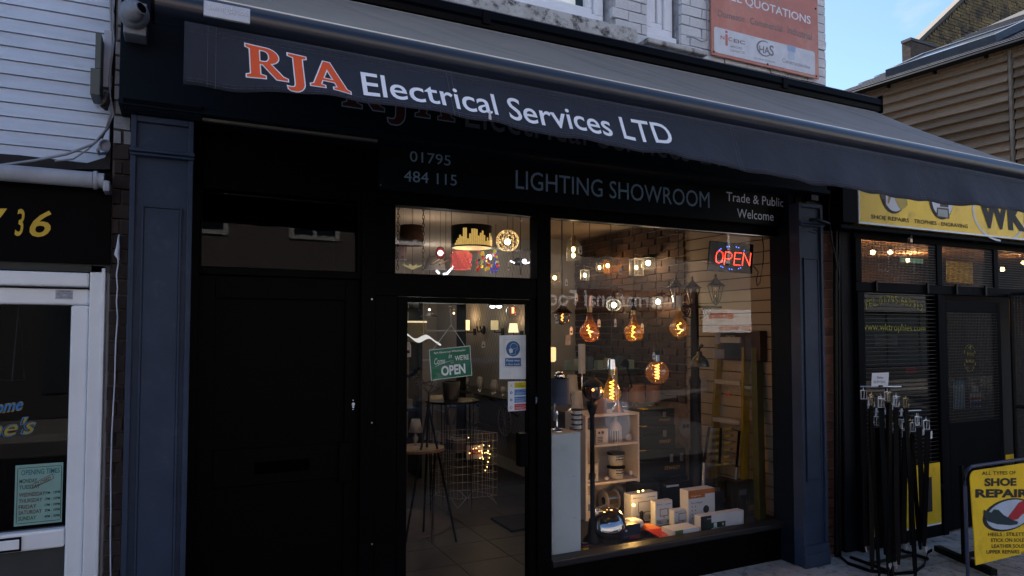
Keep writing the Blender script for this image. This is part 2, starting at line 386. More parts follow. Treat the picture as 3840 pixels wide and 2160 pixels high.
# quoin ends seen on the right corner
# sills
MB().box(win1[0] - .1, XX(2374, 3.86, 150), 3.80, 4.0, ZZ(2374, 170, 3.82), ZZ(2290, 90, 3.82)).build('sill', stone, shop, bevel=.012)
MB().box(XX(2423, 3.82, 160), XX(2650, 3.82, 190), 3.80, 4.0, ZZ(2640, 210, 3.82), ZZ(2430, 142, 3.82)).build('sill', stone, shop, bevel=.012)
def sash(x0, x1, z0, z1, gx1=None, ledge=.10):
    f = MB(); y0, y1 = 3.985, 4.06; a = .075
    f.box(x0, x1, y0, y1, z0, z0 + a); f.box(x0, x0 + a, y0, y1, z0 + a, z1); f.box(x1 - a, x1, y0, y1, z0 + a, z1)
    o = f.build('window_frame', wframe, shop, bevel=.006)
    g = MB(); b2 = .045; xa, xb, za = x0 + a + .004, x1 - a - .004, z0 + a + .004
    g.box(xa, xb, y0 + .02, y1, za, za + b2); g.box(xa, xa + b2, y0 + .02, y1, za + b2, z1); g.box(xb - b2, xb, y0 + .02, y1, za + b2, z1)
    g.build('sash', wframe, o, bevel=.006)
    s = B(x0 - .01, x1 + .01, 3.95, y0 - .002, z0 - .04, z0 + .012).build('frame_sill', wframe, o, bevel=.006)
    B(xa + b2 + .001, xb - b2 - .001, y0 + .045, y0 + .051, za + b2 + .001, z1).build('pane', glassd, o)
    return o
w1 = sash(win1[0] + .02, win1[1] - .03, zb1 + .03, zb1 + 1.42)
w2 = sash(win2[0] + .015, win2[1] - .03, zb2 + .03, zb2 + 1.42)
# blinds in the upstairs rooms
for a, b, z in ((win1[0] + .1, win1[1] - .19, zb1), (win2[0] + .07, win2[0] + .17, zb2)):
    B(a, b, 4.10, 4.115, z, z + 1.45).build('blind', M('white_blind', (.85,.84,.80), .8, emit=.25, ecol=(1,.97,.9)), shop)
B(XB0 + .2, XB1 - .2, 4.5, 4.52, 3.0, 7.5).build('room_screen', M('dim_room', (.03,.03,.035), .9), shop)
B(XB0 + .2, XB1 - .2, 3.96, 13, 3.02, 3.08).build('floor_slab', M('dark_slab', (.02,.02,.02), .9), shop)
# lead flashing under the painted wall
MB().box(XB0, XB1 + .02, 3.90, 3.965, 3.18, 3.275).build('render_band', wmort, shop, bevel=.01)

# ---- fascia
fz0, fz1 = ZZ(3060, 724, YF), 3.40
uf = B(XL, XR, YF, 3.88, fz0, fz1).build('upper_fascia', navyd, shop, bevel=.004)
B(XL, XR - .0, YF - .025, YF - .002, fz0 - .0, fz0 + .028).build('fascia_bead', navyd, uf, bevel=.004)
led = B(XX(760, YF, 410), XX(1420, YF, 505), YF + .02, YF + .05, fz0 - .016, fz0 - .003).build('soffit_trim', M('worn_aluminium_trim', (.20,.19,.17), .5, .6), shop)
YP = 3.80
px0, px1 = XX(1424, YP, 620), XX(2958, YP, 800)
pz0, pz1 = ZZ(2958, 851, YP), ZZ(2958, 745, YP) + .02
panelm = M('dark_sign_panel', (.0026, .0040, .0060), .5, spec=.12, var=.08)
fp = B(px0, px1, YP, 3.86, pz0, pz1).build('fascia_panel', panelm, shop, bevel=.002)
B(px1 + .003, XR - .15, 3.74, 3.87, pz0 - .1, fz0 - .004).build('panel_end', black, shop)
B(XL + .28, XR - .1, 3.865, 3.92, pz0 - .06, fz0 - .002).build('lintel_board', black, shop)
# lettering on the panel and on the fascia behind the awning
yt = YP - .002
for s, a, w_ in (("01795", (1537, 605, 1690, 622, 40), 0), ("484 115", (1515, 680, 1713, 697, 42), 0),
              ("LIGHTING SHOWROOM", (1934, 707, 2661, 781, 70), 0), ("Trade & Public", (2724, 753, 2938, 777, 34), 0.004), ("Welcome", (2764, 816, 2901, 829, 34), 0.004)):
    textpx(s, a[0], a[1], a[2], a[3], a[4], yt, whitep if w_ else greyp, fp, weight=w_)
yt = YF - .003
def serif_word(chars, origin, ux, uz, size, gap, y, mat, mat2, parent, flat=None, x_stretch=1.0):
    x = 0
    for k, ch in enumerate(chars):
        for off, m, dy in ((.030, mat2, 0.0), (0.0, mat, -.0012)):
            vs, fs = serif_mesh(ch, off)
            P = [Vector(origin) + Vector(ux) * ((x + v.x) * size * x_stretch) + Vector(uz) * (v.y * size) + Vector((0, dy, 0)) for v in vs]
            if flat: P = [flat(p) for p in P]
            MB().add(P, fs).build('letter_outline' if off else 'letter', m, parent)
        x += SERIF[ch][1] + gap
orange = M('orange_vinyl', (.80, .10, .018), .5, var=.06)
dkred = M('faded_red_lettering', (.055, .007, .006), .6)
s_ = ZZ(1455, 340, yt) - ZZ(1455, 437, yt)
serif_word('RJA', (XX(1285, yt, 400), yt, ZZ(1400, 412, yt)), (1, 0, 0), (0, 0, 1), .215, .12, yt, dkred, greyp, uf, x_stretch=1.0)
textpx("Electrical Services LTD", 1745, 476, 2790, 640, 125, yt, M('dim_grey_lettering', (.10,.11,.13), .6), uf)

# ---- pilasters
def pilaster(x0, x1, yf, ztop, zband, zp0, zp1, label, cap=False):
    p = B(x0 + .008, x1 - .008, yf + .018, 3.94, 0.0, ztop).build('pilaster', navy, shop, label=label)
    e = .024
    f = MB(); f.box(x0, x0 + e, yf, yf + .018, .16, ztop); f.box(x1 - e, x1, yf, yf + .018, .16, ztop); f.box(x0 + e, x1 - e, yf, yf + .018, ztop - .03, ztop); f.box(x0 + e, x1 - e, yf, yf + .018, zband - .0, zband + .012)
    f.build('stile', navy, p, bevel=.003)
    B(x0 - .004, x1 + .006, yf - .022, yf - .002, zband + .012, zband + .030).build('band', navy, p, bevel=.005)
    B(x0 - .002, x1 + .004, yf - .014, yf - .002, zband - .004, zband + .009).build('band', navy, p, bevel=.004)
    xa, xb = x0 + .052, x1 - .046
    m = MB(); t = .010
    m.box(xa, xa + t, yf + .004, yf + .018, zp0, zp1); m.box(xb - t, xb, yf + .004, yf + .018, zp0, zp1)
    m.box(xa + t, xb - t, yf + .004, yf + .018, zp1 - t, zp1); m.box(xa + t, xb - t, yf + .004, yf + .018, zp0, zp0 + t)
    m.build('moulding', navy, p, bevel=.003)
    B(xa + t + .001, xb - t - .001, yf + .010, yf + .018, zp0 + t + .001, zp1 - t - .001).build('raised_panel', navy, p, bevel=.002)
    b = MB(); b.box(x0 - .006, x1 + .006, yf - .012, yf + .018, 0, .10); b.box(x0 - .002, x1 + .002, yf - .006, yf + .018, .10, .158)
    b.build('plinth', navy, p, bevel=.004)
    return p
xl0, xl1 = XX(477, 3.65, 1080), XX(716, 3.65, 1080)
pl = pilaster(xl0, xl1, 3.65, ZZ(600, 440, 3.65), ZZ(600, 588, 3.65), .12, ZZ(600, 772, 3.65), 'tall navy panelled pilaster beside the white shop door')
zc = ZZ(600, 440, 3.65)
cap = MB().profx([(3.70, zc), (3.63, zc), (3.615, zc + .012), (3.60, zc + .03), (3.575, zc + .05), (3.575, zc + .07), (3.618, zc + .075), (3.70, zc + .075)], xl0 - .03, xl1 + .03).build('capital', navyd, pl)
xr0, xr1 = XX(3003, 3.65, 1243), XX(3093, 3.65, 1243)
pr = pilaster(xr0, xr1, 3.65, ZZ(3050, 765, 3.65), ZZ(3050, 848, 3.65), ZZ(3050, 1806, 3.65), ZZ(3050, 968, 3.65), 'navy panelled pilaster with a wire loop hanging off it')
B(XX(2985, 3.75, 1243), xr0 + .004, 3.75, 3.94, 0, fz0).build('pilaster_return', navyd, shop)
# broken capital: bracket, connector and tape left on the right pilaster
bk = B(xr0 + .08, xr0 + .155, 3.60, 3.66, zc - .055 - .0, zc - .015).build('cable_gland', blackm, shop); bk.location.z += ZZ(3050, 745, 3.65) - zc + .03
tz = ZZ(3050, 836, 3.65)
MB().tube([(xr0 + .075, 3.615, tz + .012), (xr0 + .13, 3.60, tz + .016), (xr0 + .19, 3.60, tz + .006), (xr0 + .25, 3.60, tz - .002), (xr1 + .03, 3.61, tz - .004)], [.012, .014, .016, .013, .006], 8).build('tape', blackm, shop)
MB().tube([(xr0 + .085, 3.635, tz - .07), (xr0 + .10, 3.61, tz - .085), (xr0 + .125, 3.60, tz - .088), (xr0 + .135, 3.60, tz - .07), (xr0 + .130, 3.63, tz - .055)], .004, 6).build('wire_loop', blackm, shop)

# ---- shopfront frames
fr = black
door_x = (XX(1480, 3.86), XX(2000, 3.86)); mul = (XX(2002, YG), XX(2053, YG)); wx = (XX(2053, YG), XX(2915, YG))
zt = ZZ(2476, 854, YG); zsill = ZZ(2306, 2052, YG)
zt0, zt1 = ZZ(1739, 1036, YG), ZZ(1739, 793, YG)       # transom light over the glazed door
dz = ZZ(1748, 1138, YG)
sf = thing('shopfront_frame', 'black aluminium shopfront frame holding the display window and the light over the door', 'shopfront', (2.5, YG, 0))
def fbox(n, *a, m=black, b=.003): return B(*a).build(n, m, sf, bevel=b)
fbox('mullion', mul[0], mul[1], 3.85, 3.96, 0, zt + .05)
fbox('head', wx[0] + .001, XX(2990, YG), 3.86, 3.95, zt, pz0 - .004)
fbox('right_jamb', wx[1], XX(3000, YG), 3.84, 3.95, 0, zt - .002)
fbox('jamb_bead', wx[1] + .03, wx[1] + .05, 3.80, 3.838, .3, zt)
fbox('sill', wx[0] + .002, wx[1] - .002, 3.835, 3.95, zsill - .045, zsill, m=M('worn_black_sill', (.0075,.008,.011), .45, bump=.2), b=.008)
fbox('stallriser', wx[0] + .003, wx[1] - .003, 3.875, 3.95, 0, zsill - .047)
fbox('metal_trim', wx[0] + .002, XX(2900, YG), 3.85, 3.858, zt - .010, zt - .004, m=steel, b=0)
B(wx[0] + .001, wx[1] - .001, YG - .003, YG + .003, zsill, zt).build('display_window_glass', glass, sf)
tx0, tx1 = XX(1477, YG, 900), XX(2001, YG, 900)
fbox('transom_bar', tx0 - .12, mul[0] - .002, 3.86, 3.95, dz + .035, zt0)
fbox('transom_head', tx0 - .12, mul[0] - .002, 3.86, 3.95, zt1, pz0 - .003)
fbox('transom_jamb', tx0 - .12, tx0, 3.862, 3.948, zt0 + .001, zt1 - .001)
B(tx0 + .001, mul[0] - .003, YG - .003, YG + .003, zt0 + .001, zt1 - .001).build('transom_glass', glass, sf)
fbox('door_jamb', tx0 - .119, XX(1487, 3.86, 1500), 3.855, 3.95, 0, dz + .034)
# wall post between the two doors, with its screws
pst = fbox('post', XX(1352, 3.86), tx0 - .122, 3.84, 3.95, 0, pz0 - .004)
for x_, y_ in ((1427, 522), (1427, 694)):
    B(XX(x_, 3.8, y_) - .004, XX(x_, 3.8, y_) + .004, 3.797, 3.80, ZZ(x_, y_, 3.8) - .004, ZZ(x_, y_, 3.8) + .004).build('screw', steel, fp)
for y_ in (1122, 1585, 2040):
    MB().cyl((XX(1394, 3.84, y_), 3.842, ZZ(1394, y_, 3.84)), (XX(1394, 3.84, y_), 3.834, ZZ(1394, y_, 3.84)), .005).build('screw_head', steel, pst)
# glazed door
gd = thing('glazed_shop_door', 'black framed glass shop door with notices stuck inside the pane', 'door', ((door_x[0]+door_x[1])/2, YG, 0))
g0, g1 = XX(1520, YG, 1500), XX(1976, YG, 1500)
d0, d1 = XX(1490, 3.86, 1500), mul[0] - .003
f = MB(); f.box(d0, g0, 3.865, 3.935, .01, dz + .03); f.box(g1, d1, 3.865, 3.935, .01, dz + .03); f.box(g0, g1, 3.865, 3.935, dz, dz + .03); f.box(g0, g1, 3.865, 3.935, .01, .09)
f.build('door_frame', black, gd, bevel=.003)
B(g0 + .001, g1 - .001, YG - .003, YG + .003, .091, dz - .001).build('pane', glass, gd)
hz0, hz1 = ZZ(1985, 1746, 3.82), ZZ(1985, 1622, 3.82)
B(XX(1946, 3.82, 1680), XX(1976, 3.82, 1680), 3.80, 3.864, hz0, hz1).build('pull_plate', black, gd, bevel=.003)
kx, kz = XX(2008, 3.85, 1493), ZZ(2008, 1493, 3.85)
def lock(par, kx, kz, y):
    m = MB(); m.cyl((kx, y + .006, kz), (kx, y - .008, kz), .009, n=14); m.box(kx - .005, kx + .005, y - .007, y + .004, kz - .022, kz - .004)
    m.cyl((kx, y + .004, kz + .021), (kx, y - .003, kz + .021), .0035, n=8); m.cyl((kx, y + .004, kz - .030), (kx, y - .003, kz - .030), .0035, n=8)
    m.build('lock', chrome, par)
lock(sf, kx, kz, 3.845)
# plain black door on the left
ld_ = thing('panelled_entrance_door', 'plain black panelled door with a letter slot left of the glazed shop door', 'door', (.5, YG, 0))
lx0, lx1 = XX(735, 3.88, 1500), XX(1350, 3.88, 1500)
lz = ZZ(1050, 1040, 3.88)
B(lx0, lx1 - .003, 3.905, 3.94, 0.0, lz).build('leaf', black, ld_)
a0, a1 = XX(800, 3.89, 1500), XX(1292, 3.89, 1500)
z1_, z2_, z3_, z4_ = ZZ(1050, 1122, 3.89), ZZ(1050, 1675, 3.89), ZZ(1025, 1812, 3.89), .12
st = MB(); st.box(lx0, a0, 3.885, 3.905, 0, lz); st.box(a1, lx1 - .003, 3.885, 3.905, 0, lz); st.box(a0, a1, 3.885, 3.905, z1_, lz); st.box(a0, a1, 3.885, 3.905, z3_, z2_); st.box(a0, a1, 3.885, 3.905, 0, z4_)
st.build('rail', black, ld_, bevel=.003)
B(XX(955, 3.88, 1750), XX(1160, 3.88, 1750), 3.878, 3.884, ZZ(1050, 1772, 3.88), ZZ(1050, 1728, 3.88)).build('letter_plate', M('letter_slot', (.0004,.0004,.0005), .7, spec=.01), ld_, bevel=.002)
B(XX(1272, 3.86, 1740), XX(1320, 3.86, 1740), 3.86, 3.884, ZZ(1296, 1806, 3.86), ZZ(1296, 1660, 3.86)).build('pull_handle', black, ld_, bevel=.003)
lock(ld_, XX(1324, 3.88, 1515), ZZ(1324, 1515, 3.88), 3.882)
# light over it
tz0, tz1 = ZZ(1046, 1010, YG), ZZ(1100, 738, YG)
t0, t1 = XX(756, YG, 900), XX(1337, YG, 900)
fb = MB(); fb.box(lx0, t0, 3.86, 3.95, lz + .003, fz0 - .02); fb.box(t1, lx1 + .01, 3.86, 3.95, lz + .003, fz0 - .02); fb.box(t0, t1, 3.86, 3.95, lz + .003, tz0); fb.box(t0, t1, 3.86, 3.95, tz1, fz0 - .02)
dt = fb.build('transom_frame', black, sf, bevel=.003)
B(t0 + .001, t1 - .001, YG - .003, YG + .003, tz0 + .001, tz1 - .001).build('side_transom_glass', GLASS('dark_glazing', (.4,.42,.45), 1.22), sf)
B(xl1 - .01, lx0 - .001, 3.80, 3.95, 0, fz0 - .02).build('side_post', black, sf)
B(t0 - .02, t1 + .02, 4.6, 4.62, 0, 2.9).build('hall_partition', M('dark_hall', (.01,.01,.012), .8), sf)

# ================================================================== AWNING
aw = thing('awning', 'grey retractable shop awning with orange and white lettering on its valance', 'awning', (2.4, 3.5, 3.5))
AX0, AX1 = XX(640, 3.55, 20) + .02, 5.0
fab = M('charcoal_awning_canvas', (.045, .040, .047), .75, var=.16, ns=4, bump=.8, bs=10, sheen=.3, spots=((.070,.062,.062), 2.2, .48, .8))
valm = M('charcoal_valance_canvas', (.017, .021, .036), .8, var=.18, ns=5, bump=.9, bs=16, sheen=.15)
alu = M('anthracite_aluminium', (.009, .013, .026), .28, .0, var=.05, spec=.55, coat=.1)
alub = M('black_aluminium', (.0010, .0013, .0025), .45, 0, var=.05, spec=.06)
cz = 3.515
cas = MB().profx([(3.62, cz + .01), (3.60, cz - .0), (3.575, cz + .004), (3.57, cz + .035), (3.575, cz + .045), (3.565, cz + .055), (3.568, cz + .10), (3.60, cz + .115), (3.90, cz + .14), (3.90, cz + .02)], -.25, AX1 + .05).build('cassette', alub, aw)
B(AX1 + .05, AX1 + .058, 3.56, 3.90, cz - .01, cz + .135).build('end_cap', alub, aw, bevel=.004)
MB().profx([(3.60, cz + .119), (3.60, cz + .123), (3.955, cz + .160), (3.955, cz + .15)], -.25, AX1 + .05).build('cover_strip', M('zinc_flashing', (.10,.115,.15), .5, .2), aw)
for xx_ in (1.55, 3.95):
    B(xx_, xx_ + .05, 3.560, 3.566, cz + .02, cz + .10).build('bracket', alub, aw, bevel=.002)
def barz(x): return 2.805 - .011 * (x - .3)
def sm(a, b, x): t = min(max((x - a) / (b - a), 0), 1); return t * t * (3 - 2 * t)
# canvas
nx, ny = 220, 20; V = []; F = []
for i in range(nx + 1):
    x = AX0 + (AX1 - AX0) * i / nx
    for j in range(ny + 1):
        t = j / ny; y = 3.60 + (2.46 - 3.60) * t; z = (cz + .006) + (barz(x) + .048 - cz - .006) * t
        z -= .018 * math.sin(math.pi * t) + .004 * math.sin(x * 9 + t * 5) * math.sin(math.pi * t)
        d = (x - .6 * t) % 1.22 - .61
        z += .009 * math.exp(-(d / .03) ** 2) * math.sin(math.pi * t)
        for q_ in (.9, 1.9, 2.2, 3.3, 4.3): e_ = x - q_ - .75 * t; z += .006 * math.exp(-(e_ / .05) ** 2) * math.sin(math.pi * t) ** .7 - .005 * math.exp(-((e_ - .11) / .06) ** 2) * math.sin(math.pi * t)
        V.append((x, y, z))
for i in range(nx):
    for j in range(ny): a = i * (ny + 1) + j; F.append((a, a + 1, a + ny + 2, a + ny + 1))
cv = MB(); cv.add(V, F, True); cv.build('canvas', fab, aw, solid=.0015)
# front bar (half-round profile)
prof = []
for k in range(15):
    a = R(100 + k * 140 / 14); prof.append((2.46 + .055 * math.cos(a) * 1.0, .0 + .052 * math.sin(a)))
prof += [(2.455, -.052), (2.505, -.045), (2.51, .03), (2.47, .050)]
n = len(prof); mb = MB(); x0, x1 = AX0 - .045, AX1 + .02
vs = [(x0, y, z + barz(x0)) for y, z in prof] + [(x1, y, z + barz(x1)) for y, z in prof]
mb.add(vs, [(k, (k+1) % n, n+(k+1) % n, n+k) for k in range(n)], True)
mb.build('front_bar', alu, aw)
cpm = MB()
for xe, w_ in ((x0, -.012), (x1, .012)):
    cpm = MB(); q = [(y, z * 1.06 + barz(xe)) for y, z in prof]
    cpm.profx(q, min(xe, xe + w_), max(xe, xe + w_)); cpm.build('bar_end_cap', alub, aw)
mb = MB(); mb.tube([(x, 2.452, barz(x) + .0535) for x in (AX0, 1, 2, 3, 4, AX1)], .0045, 6); mb.build('piping', M('cream_piping', (.85,.78,.68), .6), aw)
# valance
def valp(x, t):                       # t 0 at the bar, 1 at the hem
    zt = barz(x) - .050 - .0 ; zb = 2.545 - .078 * sm(.9, 3.2, x)
    wv = .006 * math.sin(x * 5.3 + .7) + .004 * math.sin(x * 11.7)
    y = 2.425 - .085 * t ** 1.2 * sm(-.15, .5, x) + wv * t * 2.0
    z = zt + (zb - zt) * t + .006 * math.sin(x * 3.1) * t
    z += t * t * (.0035 * math.sin(x * 17 + 1.3) + .0025 * math.sin(x * 31)); y -= .004 * math.sin(x * 23 + 2 * t) * t
    return Vector((x, y, z))
VX0, VX1 = XX(690, 2.42, 180), AX1
nx, ny = 160, 10; V = []; F = []
for i in range(nx + 1):
    for j in range(ny + 1): V.append(valp(VX0 + (VX1 - VX0) * i / nx, j / ny))
for i in range(nx):
    for j in range(ny): a = i * (ny + 1) + j; F.append((a, a + 1, a + ny + 2, a + ny + 1))
cv = MB(); cv.add(V, F, True); val = cv.build('valance', valm, aw, solid=.0015)
thr = M('pale_stitching', (.13, .15, .20), .8)
def seamline(pts, rr=.0009):
    return [(p[0], p[1] - .0022, p[2]) for p in pts]
st = MB()
for t in (.10, .155, .90, .945):
    a = VX0 + .01
    while a < VX1 - .05:
        q = [valp(a + k * .011, t) - Vector((0, .0018, 0)) for k in range(3)]
        st.tube(q, .0006, 3); a += .026
for xx_ in (VX0 + .07, VX0 + .095, XX(1680, 2.4, 350), XX(1697, 2.4, 350), XX(2752, 2.4, 530), XX(2762, 2.4, 530), XX(3425, 2.4, 650), XX(3436, 2.4, 650)):
    st.tube([valp(xx_, k / 10) - Vector((0, .0022, 0)) for k in range(11)], .0008, 3)
st.build('stitching', thr, val, kind='stuff')
# lettering on the valance, following the cloth
def vmap(px, py):                      # find (x,t) on the valance from a line of sight
    x = XX(px, 2.40, py)
    best = None
    for it in range(6):
        a, b = valp(x, 0), valp(x, 1)
        def py_of(p):
            q = p - Vector((0, 0, CAMZ)); return 1080 + SHIFT - q.dot(_u) / q.dot(_f) * FPX
        def px_of(p):
            q = p - Vector((0, 0, CAMZ)); return 1920 + q.dot(_r) / q.dot(_f) * FPX
        ya, yb = py_of(a), py_of(b); t = (py - ya) / (yb - ya)
        e = px - px_of(valp(x, min(max(t, 0), 1))); x += e * 2.9 / FPX
    return x, t
import bmesh
def finer(vs, fs, cuts=2):
    bm = bmesh.new(); vv = [bm.verts.new(v) for v in vs]
    for f in fs:
        try: bm.faces.new([vv[i] for i in f])
        except ValueError: pass
    bmesh.ops.triangulate(bm, faces=bm.faces[:]); bmesh.ops.subdivide_edges(bm, edges=bm.edges[:], cuts=cuts, use_grid_fill=True)
    bm.verts.index_update(); out = [v.co.copy() for v in bm.verts], [tuple(v.index for v in f.verts) for f in bm.faces]; bm.free(); return out
def vtext_pts(vs, bl, br, tl, W_, H_, x0, y0, dy):
    P = []
    for v in vs:
        u, w = (v.x - x0) / W_, (v.y - y0) / H_
        xx = bl[0] + (br[0] - bl[0]) * u + (tl[0] - bl[0]) * w; tt = bl[1] + (br[1] - bl[1]) * u + (tl[1] - bl[1]) * w
        p = valp(xx, tt); P.append(p - Vector((0, dy, 0)))
    return P
bl, br, tl = vmap(926, 288), vmap(1316, 353), vmap(920, 165)
wd_ = SERIF['R'][1] + SERIF['J'][1] + SERIF['A'][1] + .02
x = 0
for ch in 'RJA':
    for off, m, dy in ((.032, whitep, .0022), (0.0, orange, .0034)):
        vs, fs = serif_mesh(ch, off)
        for v in vs: v.x += x
        vs, fs = finer(vs, fs)
        MB().add(vtext_pts(vs, bl, br, tl, wd_, 1, 0, 0, dy), fs).build('letter_outline' if off else 'letter', m, val)
    x += SERIF[ch][1] + .005
def vtext(s, bl, br, tl, mat, weight=0, name='lettering'):
    vs, fs = text_mesh(s, weight, 0, 1.0, 4)
    x0 = min(v.x for v in vs); x1 = max(v.x for v in vs); y0 = 0; y1 = max(v.y for v in vs)
    for g in word_groups(vs, fs):
        v2, f2 = finer([vs[i] for i in sorted({i for f in g for i in f})], [tuple(sorted({i for q in g for i in q}).index(i) for i in f) for f in g])
        MB().add(vtext_pts(v2, bl, br, tl, x1 - x0, y1, x0, y0, .0030), f2).build(name, mat, val)
vtext("Electrical Services LTD", vmap(1363, 357), vmap(2530, 546), vmap(1350, 270), whitep, .008)
q = vmap(1835, 440); p_ = valp(q[0], .93)
MB().prism([(p_.x - .006, p_.z - .012), (p_.x + .008, p_.z - .014), (p_.x + .002, p_.z + .03), (p_.x - .004, p_.z + .025)], p_.y - .004, p_.y - .0025).build('bird_dropping', M('white_dropping', (.6,.6,.6), .8), val)
# maker plate
pa, pb = XX(763, 2.402, 50), XX(938, 2.402, 55); za = barz(.1)
plq = B(pa, pb, 2.398, 2.412, za - .030, za + .022).build('name_plate', M('silver_plate', (.42,.46,.54), .4, .3), aw, bevel=.003)
text("awningdepot", (pa + .012, 2.396, za - .013), (pb - .012, 2.396, za - .013), (pa + .012, 2.396, za + .015), M('pale_plate_lettering', (.62,.66,.75), .4), plq)
# ================================================================== THINGS FIXED TO THE FRONT
sg = thing('hoarding_sign', 'faded orange board reading FREE QUOTATIONS screwed to the white bricks', 'sign', (XX(2667, 3.89, 100), 3.89, 3.6))
sx0, sx1 = XX(2667, 3.89, 150), XX(3068, 3.89, 200)
sz0 = (ZZ(2667, 205, 3.89) + ZZ(3068, 297, 3.89)) / 2
B(sx0, sx1, 3.885, 3.90, sz0, sz0 + .95).build('board', M('faded_orange_board', (.52, .19, .13), .35, var=.16, ns=2.2, spec=.5, spots=((.60,.33,.24), 1.6, .48, .75)), sg, bevel=.003)
bz0, bz1 = (ZZ(2679, 195, 3.88) + ZZ(3057, 281, 3.88)) / 2, (ZZ(2679, 98, 3.88) + ZZ(3057, 195, 3.88)) / 2
bx0, bx1 = XX(2679, 3.88, 150), XX(3057, 3.88, 240)
def rrect(x0, x1, z0, z1, r, n=4):
    return [(x1 - r + r*math.cos(a), z0 + r + r*math.sin(a)) for a in [R(-90 + 90*k/n) for k in range(n+1)]] + [(x1 - r + r*math.cos(a), z1 - r + r*math.sin(a)) for a in [R(90*k/n) for k in range(n+1)]] + \
           [(x0 + r + r*math.cos(a), z1 - r + r*math.sin(a)) for a in [R(90 + 90*k/n) for k in range(n+1)]] + [(x0 + r + r*math.cos(a), z0 + r + r*math.sin(a)) for a in [R(180 + 90*k/n) for k in range(n+1)]]
MB().prism(rrect(bx0, bx1, bz0, bz1, .02), 3.882, 3.8848).build('logo_panel', M('white_sign_panel', (.62,.64,.68), .35), sg)
ys = 3.8835
greyt = M('washed_grey_lettering', (.20,.18,.17), .6)
textpx("FREE QUOTATIONS", 2700, -5, 3040, 97, 38, 3.884, M('white_sign_lettering', (.75,.77,.82), .5), sg, weight=.012)
textpx("Domestic", 2692, 60, 2793, 84, 24, 3.884, greyt, sg, weight=.008)
textpx("Commercial", 2813, 90, 2934, 121, 26, 3.884, greyt, sg, weight=.008)
textpx("Industrial", 2954, 124, 3044, 152, 27, 3.884, greyt, sg, weight=.008)
ys = 3.8815; lred = M('logo_red', (.50,.16,.14), .5); lgrey = M('logo_grey', (.22,.20,.20), .5); lblue = M('logo_blue', (.32,.44,.62), .5); ldk = M('logo_dark', (.20,.18,.21), .5)
textpx("N", 2702, 146, 2717, 149, 14, ys, lred, sg, weight=.03)
xa, xb = XX(2720, ys, 140), XX(2729, ys, 140)
B(xa, xb, ys, ys + .001, ZZ(2724, 171, ys), ZZ(2724, 128, ys)).build('logo_bar', lred, sg)
B(xa, xb, ys, ys + .001, ZZ(2724, 124, ys), ZZ(2724, 115, ys)).build('logo_dot', lred, sg)
textpx("C", 2731, 153, 2746, 156, 15, ys, lred, sg, weight=.03)
textpx("EIC", 2751, 159, 2794, 168, 14, ys, lgrey, sg, weight=.03)
textpx("APPROVED", 2738, 178, 2784, 187, 9, ys, lgrey, sg, weight=.01)
textpx("CONTRACTOR", 2738, 193, 2793, 203, 9, ys, lgrey, sg, weight=.01)
# ring-and-letters mark
c = W(2866, 182, ys); rr = S(36, 2866, ys)
ring = MB(); n_ = 26
for k in range(n_):
    a0, a1 = R(60 + 262 * k / n_), R(60 + 262 * (k + 1) / n_); w0 = rr * (.10 + .12 * math.sin(math.pi * k / n_)); w1 = rr * (.10 + .12 * math.sin(math.pi * (k + 1) / n_))
    P = [(c.x + (rr - w) * 1.12 * math.cos(a), ys, c.z + (rr - w) * .86 * math.sin(a)) for a, w in ((a0, 0), (a1, 0), (a1, w1), (a0, w0))]
    ring.add(P, [(0, 1, 2, 3)])
ring.build('logo_ring', ldk, sg)
textpx("HA", 2847, 197, 2887, 204, 27, ys, ldk, sg, weight=.02)
textpx("S", 2885, 208, 2902, 212, 40, ys, ldk, sg, weight=.02)
textpx("Accredited Contractor", 2829, 220, 2907, 237, 7, ys, ldk, sg)
for k in range(6):
    p0, p1 = W(2956 + k * 4.2, 222 + k, ys), W(2956 + k * 4.2, 192 + k, ys); B(p0.x, p0.x + S(2.2, 2960, ys), ys, ys + .001, p0.z, p1.z).build('column_flute', lblue, sg)
a_, b_ = W(2951, 190, ys), W(2984, 178, ys); MB().prism([(a_.x, b_.z + .006), (b_.x, b_.z + .006), (b_.x - .006, a_.z), (a_.x + .006, a_.z)], ys, ys + .001).build('column_capital', lblue, sg)
textpx("Constructionline", 2934, 233, 3038, 260, 15, ys, ldk, sg, weight=.004)
for x_, y_ in ((2676, 194), (2878, 241), (3061, 286), (3058, 33)):
    p = W(x_, y_, 3.884); MB().cyl(p, p + Vector((0, -.004, 0)), .008, n=10).build('screw', M('rusty_screw', (.06,.02,.015), .7), sg)
# cables and a blob of sealant along the wall foot
cb = M('black_cable', (.02,.02,.025), .6)
def cable(pts, r, name='cable', mat=cb, parent=None): return MB().tube([W(*p) for p in pts], r, 6).build(name, mat, parent)
o = cable([(2885, 258, 3.9), (2892, 275, 3.88), (2906, 279, 3.88), (2990, 298, 3.88), (3060, 312, 3.88), (3095, 322, 3.88)], .004); tag(o, 'thin black cable dangling below the orange board', 'cable')
o = cable([(2820, 279, 3.88), (2900, 289, 3.87), (2990, 306, 3.87), (3040, 322, 3.86), (3098, 338, 3.87)], .009); tag(o, 'thick black cable resting on the awning flashing at the wall corner', 'cable')
o = cable([(2652, 0, 3.90), (2651, 90, 3.90), (2650, 152, 3.90), (2632, 156, 3.88), (2600, 140, 3.88), (2575, 138, 3.88)], .0045, mat=M('painted_cable', (.30,.30,.33), .6)); tag(o, 'white painted cable running down beside the small upstairs window', 'cable')
p = W(2600, 218, 3.86); o = MB().ball(p, .022, 12, 1.4, 1, .8).build('sealant_lump', M('grey_sealant', (.06,.06,.07), .7, bump=.5)); tag(o, 'dark lump of sealant on the awning flashing below the small window', 'lump')
